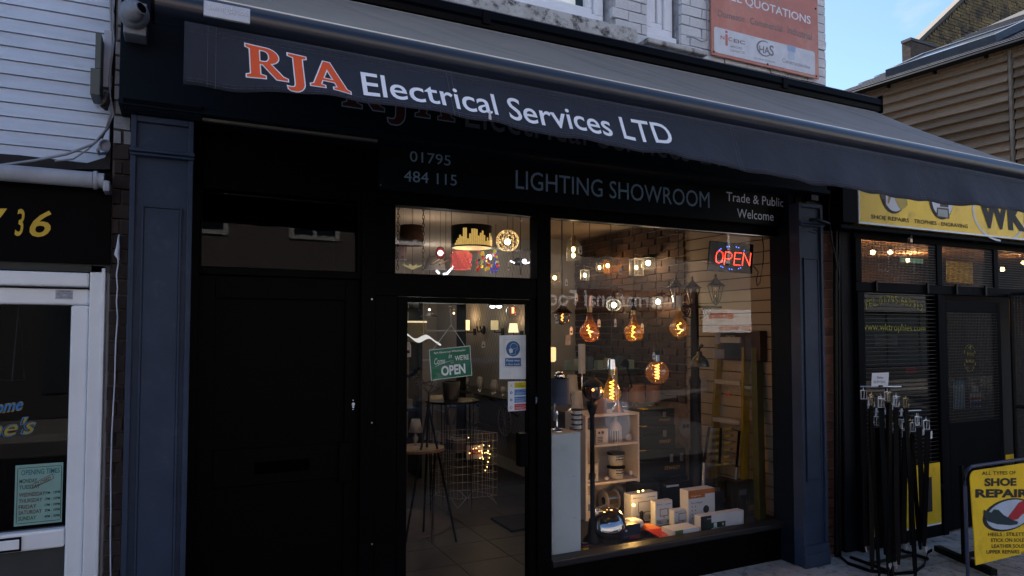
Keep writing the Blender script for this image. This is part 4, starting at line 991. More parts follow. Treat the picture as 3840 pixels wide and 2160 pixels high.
disc(W(3637, 1304, 3.762), S(7, 3637, 3.762), 3.7605, ylb, dr, 'sticker_dot')
def note(n, lb, px0, px1, py0, py1, Y, mat, cat='notice'):
    pm, qm = (px0 + px1)/2, (py0 + py1)/2
    o = B(XX(px0, Y, qm), XX(px1, Y, qm), Y, Y + .002, ZZ(pm, py1, Y), ZZ(pm, py0, Y)).build(n, mat); tag(o, lb, cat); return o
o = note('notice', 'pale blue and white notice low behind the mesh of the shoe repair door', 3576, 3620, 1430, 1533, 3.80, M('pale_blue_sheet', (.40,.60,.75), .6))
B(XX(3576,3.797,1480), XX(3620,3.797,1480), 3.797, 3.799, ZZ(3598, 1443, 3.797), ZZ(3598, 1430, 3.797)).build('heading_band', M('sky_blue_print', (.10,.42,.70), .6), o)
o = note('notice', 'white card with red arch and blue wedges behind the shoe repair door mesh', 3638, 3680, 1474, 1527, 3.80, paper)
B(XX(3640,3.797,1500), XX(3679,3.797,1500), 3.797, 3.799, ZZ(3660, 1501, 3.797), ZZ(3660, 1489, 3.797)).build('red_band', M('red_print', (.45,.02,.02), .6), o)
B(XX(3640,3.797,1500), XX(3679,3.797,1500), 3.797, 3.799, ZZ(3660, 1524, 3.797), ZZ(3660, 1505, 3.797)).build('blue_band', M('blue_print', (.02,.09,.36), .6), o)
note('notice', 'small white card above the red and blue card in the shoe repair door', 3645, 3670, 1445, 1471, 3.80, paper)
note('poster', 'faint grey poster behind the slats under the web address', 3281, 3365, 1252, 1296, 3.83, M('grey_poster', (.16,.15,.15), .7), 'poster')
# rooms and lamps inside
B(fx(3220) , 12.79, 7.2, 7.3, 0, 2.94).build('back_wall', M('warm_dark_room', (.06,.038,.028), .9, ns=2, var=.4), rn)
B(fx(3180), 12.79, 3.85, 7.19, 2.85, 2.9).build('room_ceiling', M('warm_ceiling', (.22,.15,.10), .9), rn)
B(fx(3180), 12.79, 3.83, 7.19, -.02, .01).build('room_floor', M('dark_floor', (.02,.02,.02), .9), rn)
B(fx(3180, 3.9), fx(3180, 3.9) + .03, 3.86, 7.2, 0, 2.85).build('inner_wall', MATS['warm_dark_room'], rn)
B(fx(3236, 3.9), 12.7, 4.35, 4.38, .0, za - .02).build('added_dark_screen', M('matt_black_screen', (.003,.003,.0035), .8), rn)  # added black screen, keeps the bright warm room dark below the top lights
lts = [(3273, 946, 5.2), (3338, 946, 5.4), (3404, 976, 6.2), (3759, 1010, 5.0), (3838, 985, 5.6)]
for k, (a, b, y) in enumerate(lts):
    p = W(a, b, y); pdt = thing('pendant_lamp', ['glowing lamp in the mesh window, left of the pair under the shoe sign', 'glowing lamp in the mesh window, right of the pair under the shoe sign', 'glowing lamp lower and right of the pair behind the mesh', 'glowing lamp behind the third mesh window', 'glowing lamp at the picture edge behind the third mesh window'][k], 'lamp', p, 'lamps in the shoe repair shop')
    MB().ball(p, .028, 12).build('bulb', GLOW('bright_warm_bulb', (1, .60, .22), 40), pdt)
    MB().tube([p + Vector((0,0,.03)), Vector((p.x, p.y, 2.85))], .004, 4).build('flex', cb, pdt)
    MB().cyl(p + Vector((0,0,.026)), p + Vector((0,0,.07)), .016, .012).build('holder', blackm, pdt)
    lamp(p + Vector((0, -.04, -.03)), 260, (1, .5, .2), .03)
note('strip_light', 'pale green lit strip beyond the mesh of the first top window', 3376, 3461, 969, 985, 6.4, GLOW('green_white_tube', (.55,.9,.55), .6), 'light')
note('shop_board', 'yellow green board behind the second mesh window', 3548, 3650, 950, 1060, 6.6, M('olive_board', (.30,.30,.10), .8, emit=.06), 'board')
c = W(3355, 985, 4.3)
hb = MB()
for k in range(20):
    a0, a1 = R(180 + 9*k), R(189 + 9*k); hb.add([(c.x + .09*q*math.cos(a), 4.3, c.z + .11*q*math.sin(a)) for a, q in ((a0,1),(a1,1),(a1,.82),(a0,.82))], [(0,1,2,3)])
tag(hb.build('round_emblem', M('ochre_emblem', (.20,.15,.03), .6)), 'round ochre emblem lettered on the first mesh window', 'emblem')
note('goods', 'magenta goods hanging behind the slats', 3397, 3437, 1378, 1398, 3.95, M('magenta_goods', (.40,.01,.07), .6, emit=.05), 'goods')
note('sign_board', 'yellow glimpse of a board behind the gate at the picture edge', 3772, 3815, 1703, 1732, 3.74, ysg, 'panel')
# yellow poster leaning on the stall riser
ypst = note('yellow_poster', 'tall yellow board propped behind the hanging belts', 3272, 3528, 1750, 1985, 3.62, ysg, 'board')
ypst.location.z = 0
B(XX(3272,3.617,1900), XX(3528,3.617,1900), 3.616, 3.619, ZZ(3400, 1990, 3.617), ZZ(3400, 1984, 3.617)).build('white_edge', whitep, ypst)
B(XX(3470,3.617,1800), XX(3494,3.617,1800), 3.616, 3.619, ZZ(3480, 1920, 3.617), ZZ(3480, 1790, 3.617)).build('black_figure', ink, ypst)

# ================================================================== BELT STAND AND BELTS
bsx = XX(3300, 3.05); 
bs = thing('belt_stand', 'black wire display stand with a small price card on top', 'stand', (W(3350, 1500, 3.15).x, 3.15, 0))
p0 = W(3300, 1450, 3.2); pole_x = W(3330, 1500, 3.2).x
tz = ZZ(3300, 1450, 3.2)
MB().box(pole_x - .012, pole_x + .012, 3.19, 3.214, .03, tz).build('pole', blackm, bs, bevel=.002)
a, b = W(3226, 1450, 3.25), W(3378, 1450, 3.12)
MB().tube([a, b], .006, 6).build('top_rail', chrome, bs)
a2, b2 = W(3275, 1545, 3.3), W(3455, 1538, 3.05)
MB().tube([a2, b2], .006, 6).build('lower_rail', chrome, bs)
MB().tube([Vector((pole_x, 3.2, a2.z)), (a2 + b2) / 2], .006, 6).build('rail_arm', blackm, bs)
# feet
F1 = [WZ(3190, 2090, .02), WZ(3322, 2138, .02)]; F2 = [WZ(3375, 2062, .02), WZ(3480, 2096, .02)]
for f_ in (F1, F2): MB().tube(f_, .014, 4).build('foot', blackm, bs)
MB().tube([(F1[0]+F1[1])/2, (F2[0]+F2[1])/2], .012, 4).build('foot_crossbar', blackm, bs)
cdx0, cdx1 = XX(3268, 3.16, 1420), XX(3334, 3.16, 1420); cz0, cz1 = ZZ(3300, 1448, 3.16), ZZ(3300, 1398, 3.16)
cdd = thing('price_card', 'white tilted card reading Belts on top of the belt stand', 'card', ((cdx0+cdx1)/2, 3.16, cz0))
MB().hexa([(cdx0,3.16,cz0),(cdx1-.012,3.16,cz0),(cdx1-.012,3.163,cz0),(cdx0,3.163,cz0),(cdx0+.010,3.16,cz1),(cdx1,3.16,cz1),(cdx1,3.163,cz1),(cdx0+.010,3.163,cz1)]).build('card', paper, cdd)
textpx("Belts", 3290, 1420, 3312, 1421, 10, 3.158, M('grey_print', (.10,.10,.13), .6), cdd); textpx("£6.99 Each", 3276, 1437, 3320, 1436, 10, 3.158, MATS['grey_print'], cdd)
B((cdx0+cdx1)/2 - .02, (cdx0+cdx1)/2 + .012, 3.15, 3.165, cz0 - .004, cz0 + .007).build('clip', blackm, cdd)
leather = M('black_leather_strap', (.0016,.0018,.0026), .5, bump=.3, bs=90, spec=.10)
brown_l = M('dark_brown_leather', (.005,.0032,.003), .5, bump=.3, bs=90, spec=.10)
buck = M('buckle_metal', (.80,.81,.84), .30, 1); brassb = M('brass_buckle', (.55,.42,.22), .25, 1)
def belt(k, top, length, lb, tilt=0.0, br=False, wide=.031):
    g = thing('belt', lb, 'belt', top, 'belts hanging on the stand')
    top = Vector(top) + Vector((math.sin(k * 5.1) * .008, 0, -abs(math.sin(k * 3.7)) * .055)); m = MB(); th = .004
    lean = math.sin(k * 2.3) * .045; rz = -.55 + math.sin(k * 1.7) * .55
    u = Vector((math.cos(rz), math.sin(rz), 0)) * wide / 2; nrm = Vector((-u.y, u.x, 0)).normalized() * th
    N_ = 10; L = []
    for j in range(N_ + 1):
        t = j / N_; c = top + Vector((lean * t + .008 * math.sin(t * 4 + k), .012 * math.sin(t * 3 + k), -.10 - (length - .10) * t))
        w_ = u * (1 if t < .96 else .55); L.append((c - w_ - nrm, c + w_ - nrm, c + w_ + nrm, c - w_ + nrm))
    for A, Z in zip(L, L[1:]): m.hexa([*Z, *A])
    m.build('strap', brown_l if br else leather, g)
    mat = brassb if k % 4 == 1 else buck
    c = top + Vector((0, 0, -.055)); U = u * 1.25
    MB().tube([c - U + Vector((0,0,.03)), c + U + Vector((0,0,.03)), c + U - Vector((0,0,.03)), c - U - Vector((0,0,.03)), c - U + Vector((0,0,.03))], .0052, 6).build('buckle', mat, g)
    MB().tube([c - Vector((0,0,.03)), c + Vector((0,-.006,.034))], .0025, 5).build('prong', mat, g)
    MB().tube([top + Vector((0,0,.0)), top + Vector((0,.004,-.012)), c + Vector((0,0,.03))], .003, 5).build('hook', mat, g)
    if k % 2 == 0:
        q = top + Vector((.012, -.02, -.10)); MB().hexa([(q.x,q.y,q.z-.05),(q.x+.028,q.y+.006,q.z-.048),(q.x+.028,q.y+.008,q.z-.048),(q.x,q.y+.002,q.z-.05),(q.x+.003,q.y,q.z),(q.x+.030,q.y+.006,q.z+.002),(q.x+.030,q.y+.008,q.z+.002),(q.x+.003,q.y+.002,q.z)]).build('price_tag', paper, g)
    if k % 3 == 0:
        c = L[-1][0] + u; MB().prism([(c.x - wide/2, c.z + .02), (c.x + wide/2, c.z + .02), (c.x + wide/2, c.z), (c.x, c.z - .022), (c.x - wide/2, c.z)], c.y - .008, c.y + .008).build('metal_tip', buck, g)
    return g
ordn = ['first', 'second', 'third', 'fourth', 'fifth', 'sixth', 'seventh', 'eighth', 'ninth', 'tenth', 'eleventh', 'twelfth', 'thirteenth', 'fourteenth']
for k in range(10):
    t = (k + .5) / 10; q = a.lerp(b, t); belt(k, q + Vector((0, -.01 - .035 * (k % 2), 0)), 1.12 + .05 * ((k * 7) % 4), 'dark belt hanging from the upper rail, %s from its left end' % ordn[k], br=k in (2, 7))
for k in range(14):
    t = (k + .5) / 14; q = a2.lerp(b2, t); belt(k + 11, q + Vector((0, -.01 - .035 * (k % 2), 0)), .90 + .06 * ((k * 5) % 5), 'dark belt hanging from the lower rail, %s from its left end' % ordn[k], br=k in (3, 9))
# belt that trails over the paving
pts = [WZ(3130, 2075, .0), WZ(3180, 2118, .0), WZ(3260, 2146, .0), WZ(3360, 2158, .0), WZ(3430, 2152, .0), WZ(3466, 2125, .0), WZ(3476, 2095, .0), WZ(3478, 2078, .06), WZ(3496, 2068, .08)]
m = MB(); h = Vector((0, 0, .024))
PP = []
for i in range(len(pts) - 1):
    for j in range(4): PP.append(pts[i].lerp(pts[i+1], j/4))
PP.append(pts[-1])
for A, Z in zip(PP, PP[1:]):
    d_ = (Z - A).normalized(); n_ = Vector((-d_.y, d_.x, 0)) * .002
    m.hexa([A - n_, Z - n_, Z + n_, A + n_, A - n_ + h, Z - n_ + h, Z + n_ + h, A + n_ + h])
tag(m.build('fallen_belt', leather), 'long black strap curled in an arc over the paving', 'belt')
# bin bags / dark goods behind the stand
q = WZ(3150, 2040, .0)
o = MB().ball(q + Vector((.1, .15, .28)), .2, 18, .9, .6, 1.5).build('plastic_sack', M('clear_black_plastic', (.015,.017,.02), .18, bump=1.0, bs=22, spec=.8)); tag(o, 'glossy dark plastic sack behind the right pilaster', 'sack')

# ================================================================== A-BOARD
A0 = WZ(3672, 2092, 0.0)
ab = thing('pavement_sign', 'yellow shoe repairs board in a black tube frame on the paving', 'sign', (A0.x + .3, A0.y, 0))
Ya = WZ(3672, 2100, .16).y - .35
Ya = 2.72
ax0, ax1 = XX(3642, Ya, 1900), XX(4160, Ya, 1900)
az1, az0 = ZZ(3740, 1752, Ya), ZZ(3780, 2090, Ya)
dxl = XX(3668, Ya, 2090) - ax0
pl_ = []
for k in range(6): a = R(180 - 90 * k / 5); pl_.append((ax0 + .05 + .05 * math.cos(a), az1 - .05 + .05 * math.sin(a)))
for k in range(6): a = R(90 - 90 * k / 5); pl_.append((ax1 - .05 + .05 * math.cos(a), az1 - .05 + .05 * math.sin(a)))
pl_ += [(ax1, az0), (ax0 + dxl * .6, az0)]
MB().prism(pl_, Ya, Ya + .006).build('panel', ysg, ab)
def atx(px, py): return W(px, py, Ya - .002)
inkb = M('black_board_print', (.008,.008,.006), .5)
textpx("ALL TYPES OF", 3682, 1782, 3810, 1779, 14, Ya - .002, inkb, ab, weight=.012)
textpx("SHOE", 3692, 1824, 3812, 1822, 31, Ya - .002, inkb, ab, weight=.045)
textpx("REPAIRS", 3658, 1867, 3880, 1865, 33, Ya - .002, inkb, ab, weight=.045)
c = atx(3782, 1930); e1 = MB(); rx, rz = S(112, 3782, Ya) * 1.42, S(58, 3782, Ya) * 1.0
disc(c, rx, Ya - .0018, inkb, ab, 'oval_ring', rz / rx, 40); disc(c + Vector((.012, 0, .0)), rx * .90, Ya - .0034, M('pale_blue_oval', (.42,.50,.62), .5), ab, 'oval_picture', rz / rx, 40)
def poly2(pts, y, mat, par, name): return MB().prism([(W(p[0], p[1], y).x, W(p[0], p[1], y).z) for p in pts], y, y + .0010).build(name, mat, par)
poly2([(3690,1912),(3705,1918),(3718,1922),(3728,1910),(3745,1912),(3765,1932),(3800,1950),(3818,1956),(3816,1966),(3790,1970),(3740,1966),(3705,1955),(3690,1935)], Ya - .005, M('black_shoe_print', (.012,.03,.035), .3), ab, 'printed_mens_shoe')
poly2([(3780,1940),(3802,1912),(3822,1885),(3850,1872),(3868,1884),(3872,1930),(3860,1962),(3852,1930),(3836,1926),(3818,1946),(3800,1950)], Ya - .0065, M('red_shoe_print', (.42,.012,.018), .35), ab, 'printed_red_shoe')
for s, x0_, x1_, y_, h_ in (("HEELS : STILETTO", 3705, 3856, 2011, 14), ("STICK ON SOLES", 3716, 3848, 2033, 14), ("LEATHER SOLES", 3719, 3846, 2055, 14), ("UPPER REPAIRS", 3699, 3823, 2077, 14)):
    textpx(s, x0_, y_, x1_, y_ - 1, h_, Ya - .002, inkb, ab, weight=.014)
textpx("ETC", 3831, 2076, 3858, 2076, 8, Ya - .002, inkb, ab, weight=.01)
MB().tube([(ax0 - .03, Ya + .015, .10), (ax0 - .035, Ya + .015, az1 - .10), (ax0 - .02, Ya + .015, az1 - .0), (ax0 + .04, Ya + .015, az1 + .025), (ax1, Ya + .015, az1 + .025)], .011, 10).build('tube_frame', M('navy_tube', (.03,.035,.07), .3), ab)
q0, q1 = WZ(3514, 2066, .02), WZ(3728, 2160, .02)
b = MB(); d_ = (q1 - q0).normalized(); n_ = Vector((-d_.y, d_.x, 0)) * .028
b.hexa([q0 - n_, q1 - n_, q1 + n_, q0 + n_, q0 - n_ + Vector((0,0,.045)), q1 - n_ + Vector((0,0,.045)), q1 + n_ + Vector((0,0,.045)), q0 + n_ + Vector((0,0,.045))])
b.build('foot', iron, ab, bevel=.003)
mq = q0.lerp(q1, .5); MB().box(mq.x - .012, mq.x + .012, mq.y - .012, mq.y + .012, .03, az1 - .1).build('upright', iron, ab)
MB().box(mq.x, ax1, mq.y - .012, mq.y + .012, .05, .085).build('base_rail', iron, ab)
for px_ in (3670, 3676):
    pass

# ================================================================== WOODEN BUILDING BEHIND
Ww = lambda t: Vector((9.50 - t * .105, 3.2 + t, 0))       # its street-side wall line
wbld = thing('timber_clad_building', 'tall building clad in weathered brown boards beyond the shoe repair shop', 'building', (9.3, 5.5, 0))
brd = M('weathered_board', (.31,.225,.15), .85, var=.6, ns=7, bump=1.0, bs=24, rnd=.34, stretch=(1, 5, 5), spots=((.10,.065,.04), 7, .52, .74))
angw = math.atan2(1, -.105)
EAVE = 5.33
T0, T1, TB = 0.2, 4.05, 1.62
v_ = Ww(0)
B(9.62, 16, 3.3, 7.24, 3.17, 5.2).build('wall_core', M('dark_timber_core', (.02,.016,.012), .9), wbld)
me = []
for k in range(5):
    rn_ = random.Random(k); m_ = bpy.data.meshes.new('board'); w0, w1 = rn_.uniform(-.05,.05), rn_.uniform(-.05,.05)
    # unit board: x along, y out, z up; thick lower edge laps over the one below
    vs = []; n_ = 6
    for i in range(n_ + 1):
        x = i / n_; j = rn_.uniform(-.035, .035); j2 = rn_.uniform(-.15, .15)
        vs += [(x, -1 + j2, 0 + j), (x, -.12, 1.0), (x, .3, 1.0), (x, .3, 0)]
    fs = []
    for i in range(n_):
        o_ = i * 4
        for a_, b_ in ((0,1),(1,2),(2,3),(3,0)): fs.append((o_ + a_, o_ + b_, o_ + 4 + b_, o_ + 4 + a_))
    fs += [(3,2,1,0), (n_*4, n_*4+1, n_*4+2, n_*4+3)]
    m_.from_pydata(vs, [], fs); m_.materials.append(brd); me.append(m_)
ph = .128; z = EAVE - .05 - ph; r = 0
while z > 3.2:
    for t0, t1 in ((T0, TB - .03), (TB + .03, T1)):
        tt = t0
        while tt < t1 - .01:
            te = t1 if t1 - tt < 2.6 else tt + random.uniform(1.3, 2.2)
            o = bpy.data.objects.new('board', random.choice(me)); COL.objects.link(o); o.parent = wbld
            p = Ww(te); L = (te - tt - .004) * math.hypot(1, .105)
            o.location = Vector((p.x, p.y, z + random.uniform(-.006, .006))) - WL[wbld]; o.scale = (L, .080, ph + .010); o.rotation_euler = (0, random.uniform(-.006, .006), math.atan2(-1, .105))
            tt = te
    z -= ph; r += 1
# corner batten
p = Ww(TB); B(-.022, .022, -.045, .03, 2.2, EAVE - .05)
bt = MB().box(p.x - .075, p.x - .02, p.y - .015, p.y + .015, 3.2, EAVE - .06).build('batten', M('weathered_batten', (.26,.22,.18), .85, var=.3, ns=8), wbld)
# two lapped fillets under the eave
for dz_, out in ((.0, .05), (-.055, .035)):
    a_, b_ = Ww(T0), Ww(T1); n_ = Vector((-1, -.105, 0)).normalized() * out
    MB().hexa([a_ + n_ + Vector((0,0,EAVE-.06+dz_)), b_ + n_ + Vector((0,0,EAVE-.06+dz_)), b_ + Vector((0,0,EAVE-.06+dz_)), a_ + Vector((0,0,EAVE-.06+dz_)), a_ + n_ + Vector((0,0,EAVE-.012+dz_)), b_ + n_ + Vector((0,0,EAVE-.012+dz_)), b_ + Vector((0,0,EAVE-.012+dz_)), a_ + Vector((0,0,EAVE-.012+dz_))]).build('eave_fillet', brd, wbld)
# slate roof
rise = math.tan(R(25)); slate = M('wet_slate', (.011,.013,.019), .6, var=.3, ns=10, rnd=.4, bump=.4, bs=30, spec=.15)
def roofp(t, s): p = Ww(t); return Vector((p.x - .12 + s, p.y, EAVE + .01 + s * rise))
MB().add([roofp(-2, 0), roofp(T1 + .05, 0), roofp(T1 + .05, 5.5), roofp(-2, 5.5), roofp(-2,0)-Vector((0,0,.06)), roofp(T1+.05,0)-Vector((0,0,.06)), roofp(T1+.05,5.5)-Vector((0,0,.06)), roofp(-2,5.5)-Vector((0,0,.06))], [(0,1,2,3),(7,6,5,4),(0,4,5,1),(1,5,6,2),(2,6,7,3),(3,7,4,0)]).build('roof', M('roof_underlay', (.02,.02,.022), .9), wbld)
slm = piece_meshes('slate', slate, 5, .02)
s = -.02; row = 0; tiltq = math.atan(rise)
while s < 4.1:
    t = T1 + .04 - (.13 if row % 2 else 0)
    while t > .55:
        p = roofp(t - .125, s + .13)
        o = bpy.data.objects.new('slate', random.choice(slm)); COL.objects.link(o); o.parent = wbld
        o.location = p + Vector((0, 0, .012)) - WL[wbld]; o.scale = (.29, .245, .008); o.rotation_euler = (0, -tiltq + .035, math.atan2(.105, 1) + random.uniform(-.01, .01))
        t -= .25
    s += .20; row += 1
gp = MB().tube([roofp(t, -.04) + Vector((0, 0, -.03)) for t in (-1, 1, 2.5, T1 + .06)], .036, 10).build('gutter', blackm, wbld)
for k in range(6):
    q = roofp(.6 + k * .62, -.04) + Vector((.03, 0, -.075)); B(q.x - .03, q.x + .03, q.y - .012, q.y + .012, q.z - .02, q.z + .03).build('gutter_bracket', blackm, wbld)
# roof window
rw = thing('roof_window', 'slightly raised glass roof window set in the dark slates', 'window', roofp(2.6, .8))
def rq(t0, t1, s0, s1, h0, h1): return [roofp(t0,s0)+Vector((0,0,h0)), roofp(t1,s0)+Vector((0,0,h0)), roofp(t1,s1)+Vector((0,0,h0)), roofp(t0,s1)+Vector((0,0,h0)), roofp(t0,s0)+Vector((0,0,h1)), roofp(t1,s0)+Vector((0,0,h1)), roofp(t1,s1)+Vector((0,0,h1)), roofp(t0,s1)+Vector((0,0,h1))]
wf = M('grey_roof_window_frame', (.10,.11,.125), .4, .3)
f = MB()
for q in ((1.95, 3.40, .42, .49), (1.95, 3.40, 1.22, 1.29), (1.95, 2.02, .49, 1.22), (3.33, 3.40, .49, 1.22)): f.hexa(rq(*q, .02, .13))
f.build('window_frame', wf, rw)
MB().hexa(rq(2.021, 3.329, .491, 1.219, .09, .105)).build('pane', M('sky_reflecting_pane', (.10,.12,.14), .05, 0, spec=1.0), rw)

# ================================================================== BRICK GABLE BEYOND
gb = thing('brick_gable_building', 'dark yellow stock brick gable rising behind the slate roof', 'building', (16, 9.3, 0))
gl = lambda px, py: W(px, py, 9.2)
g0 = gl(3426, 179); g1 = gl(3610, 0); sl_ = (g1.z - g0.z) / (g1.x - g0.x)
apx = g0.x + 4.2; apz = g0.z + 4.2 * sl_
MB().prism([(g0.x - .0, 0), (g0.x, g0.z), (apx, apz), (apx + 4.2, g0.z), (apx + 4.2, 0)], 9.2, 9.42).build('gable_wall', M('dark_mortar_wall', (.045,.040,.034), .95), gb)
sk_ = M('stock_brick', (.17,.115,.045), .85, var=.5, ns=1.6, bump=.5, bs=30, rnd=0, spots=((.035,.026,.020), 4.2, .44, .60))
m = MB(); z = 6.6; r = 0
while z < apz - .2:
    x = g0.x - (0 if r % 2 else .1125); xs = g0.x + max(0, (z + .06 - g0.z) / sl_) + .06
    while x < min(apx + 1.0, 18.4):
        xa_, xb_ = max(x, xs), x + .215
        if xb_ - xa_ > .04: dy = random.uniform(-.006, .006); m.box(xa_, xb_, 9.185 + dy, 9.21, z, z + .064)
        x += .225
    z += .075; r += 1
m.build('bricks', sk_, gb, kind='stuff')
d_ = Vector((1, 0, sl_)).normalized()
MB().hexa([Vector((g0.x-.15, 9.10, g0.z-.15*sl_+.02)), Vector((g0.x-.15, 9.3, g0.z-.15*sl_+.02)), Vector((apx, 9.3, apz+.02)), Vector((apx, 9.10, apz+.02)), Vector((g0.x-.15, 9.10, g0.z-.15*sl_+.12)), Vector((g0.x-.15, 9.3, g0.z-.15*sl_+.12)), Vector((apx, 9.3, apz+.12)), Vector((apx, 9.10, apz+.12))]).build('verge', M('verge_mortar', (.08,.07,.06), .8), gb)
h0, h1 = gl(3380, 162), gl(3462, 140)
B(h0.x, h1.x + .1, 9.0, 9.19, 6.6, (h0.z + h1.z) / 2 - .16).build('parapet', M('parapet_brick', (.07,.05,.04), .9, ns=14, var=.4), gb)
B(h0.x - .03, h1.x + .1, 8.97, 9.19, (h0.z + h1.z) / 2 - .158, (h0.z + h1.z) / 2 - .10).build('coping', M('dark_coping', (.06,.06,.07), .7), gb)

# ================================================================== ACROSS THE STREET (seen in the glass)
op = thing('opposite_terrace', 'row of rendered and brick shops across the street mirrored in the glass', 'building', (8, -9, 0))
YO = -8.6
MB().box(-12, 30, YO - 8, YO, 2.95, 8.2).build('wall', M('opposite_brick', (.15,.13,.125), .85, ns=14, var=.3, bump=.5), op)
MB().box(-12, 30, YO - 8, YO - .15, 0, 2.94).build('shopfront_wall', M('opposite_dark_front', (.015,.015,.018), .6), op)
x = -10; k = 0
while x < 28:
    w_ = B(x, x + 1.15, YO + .001, YO + .05, 3.9, 5.8).build('window_frame', M('opposite_window_frame', (.62,.62,.62), .5), op)
    B(x + .1, x + .53, YO + .051, YO + .058, 4.0, 5.7).build('pane', M('opposite_pane', (.02,.028,.035), .12, spec=.4), w_)
    B(x + .62, x + 1.05, YO + .051, YO + .058, 4.0, 5.7).build('pane', MATS['opposite_pane'], w_)
    x += 2.45; k += 1
for k, x in enumerate((-9, -2.6, 3.4, 14.4, 21)):
    c_ = ((.30,.32,.30), (.25,.10,.08), (.08,.16,.20), (.28,.24,.18), (.12,.12,.13))[k]
    f_ = B(x, x + 5.6, YO - .10, YO + .10, 2.45, 3.05).build('shop_fascia', M('opposite_fascia_%s' % 'abcde'[k], c_, .5), op)
    for j in range(3):
        B(x + .15 + j * 1.85, x + 1.85 + j * 1.85, YO - .149, YO - .10, .5, 2.4).build('shop_window', MATS['opposite_pane'], op)
fs_ = B(8.4, 14.2, YO - .10, YO + .10, 2.35, 2.95).build('food_shop_fascia', M('maroon_fascia', (.05,.018,.017), .5), op)
text("International Food", (13.4, YO + .102, 2.46), (8.7, YO + .102, 2.46), (13.4, YO + .102, 2.90), M('cream_fascia_lettering', (.6,.6,.64), .5), fs_, weight=.015)
B(8.5, 14.1, YO - .149, YO - .10, .5, 2.34).build('shop_window', MATS['opposite_pane'], op)
bn = B(14.45, 18.3, YO + .103, YO + .12, 1.72, 2.44).build('vinyl_banner', M('white_banner', (.72,.72,.74), .5), op)
def mtext(s, x0, x1, z, h, mat, par, w=.01):
    text(s, (x1, YO + .122, z), (x0, YO + .122, z), (x1, YO + .122, z + h), mat, par, weight=w)
red_ = M('banner_red', (.40,.05,.03), .5)
mtext("ettes", 14.7, 15.7, 2.14, .24, red_, bn, .03); mtext("0 020 9525", 15.1, 17.0, 1.78, .15, red_, bn, .03); mtext("FREE LOCAL DELIVERY", 16.6, 18.1, 2.2, .10, red_, bn)
# parked car whose roof shows in the door glass
car = thing('parked_car', 'silver blue hatchback parked at the kerb, mirrored in the glass door', 'car', (3.9, -1.3, -.12))
cp = M('silver_blue_car_paint', (.40,.46,.62), .3, .2, var=.03, coat=.8); cgl = M('dark_car_glass', (.02,.022,.025), .05, spec=.9)
cb_ = MB(); cx, cy0, cy1 = 3.9, -2.12, -.48
body = [(1.85,.28),(1.80,.62),(2.0,.82),(2.75,.92),(5.35,.95),(5.95,.84),(6.0,.5),(5.95,.28)]
cb_.prism([(x, z - .12) for x, z in body], cy0, cy1); cb_.build('body', cp, car, bevel=.06, seg=3)
roof = [(2.70,.90),(3.25,1.34),(3.55,1.43),(4.5,1.44),(5.0,1.38),(5.55,.95)]
MB().prism([(x, z - .12) for x, z in roof], cy0 + .12, cy1 - .12).build('cabin', cgl, car, bevel=.05, seg=3)
MB().add([(x, y, z) for (x, z) in [(3.22,1.225),(3.55,1.315),(4.0,1.335),(4.5,1.325),(5.0,1.265)] for y in (cy0 + .14, -1.3, cy1 - .14)], [(i*3+j, i*3+j+1, i*3+j+4, i*3+j+3) for i in range(4) for j in range(2)], True).build('roof_panel', cp, car, solid=.03)
for x1_, z1_, x2_, z2_ in ((2.72,.80,3.24,1.225), (4.15,.80,4.15,1.32), (5.5,.82,5.0,1.265)):
    for y in (cy0 + .11, cy1 - .11): MB().tube([(x1_, y, z1_), (x2_, y, z2_)], .03, 6).build('pillar', cp, car)
for x in (2.65, 5.2):
    for y in (cy0 + .02, cy1 - .22):
        w_ = MB().cyl((x, y, .19), (x, y + .20, .19), .31, n=24).build('wheel', M('tyre_rubber', (.015,.015,.016), .8), car)
        MB().cyl((x, y - .006, .19), (x, y + .206, .19), .19, n=18).build('rim', steel, w_)
for y in (cy0 + .2, cy1 - .35): B(1.80, 1.84, y, y + .22, .42, .56).build('headlight', M('headlight_lens', (.5,.52,.55), .1), car, bevel=.01)
# ================================================================== INSIDE THE LIGHTING SHOP
CE = 2.88
XS = 4.42                                    # right-hand side wall
XI0 = 1.02
ceilm = M('cream_ceiling', (.30,.245,.20), .9, var=.05, ns=1.5)
wallm = M('grey_wallpaper', (.30,.28,.26), .85, var=.05)
slatm = M('cream_slatwall', (.29,.225,.165), .6, var=.06, ns=3)
fl = struct(B(XI0, 6, 3.96, 11.0, -.06, -.012).build('shop_floor', M('dark_floor_joint', (.02,.02,.02), .8)))
tl = piece_meshes('floor_tile', M('dark_floor_tile', (.034,.032,.033), .45, var=.2, ns=4, rnd=.12, bump=.1), 3, .002)
y = 3.98
while y < 9.4:
    x = XI0 + .01
    while x < 4.2:
        piece('floor_tile', tl, fl, (x + .22, y + .22, -.008), (.437, .437, .016)); x += .443
    y += .443
struct(B(XI0, 6, 3.96, 11.0, CE, CE + .06).build('shop_ceiling', ceilm))
bwm = struct(B(XI0, 4.5, 10.6, 10.7, 0, CE).build('shop_back_wall', wallm))
struct(B(XI0 - .05, XI0, 3.96, 10.6, 0, CE).build('shop_left_wall', M('dark_left_wall', (.10,.09,.085), .9)))
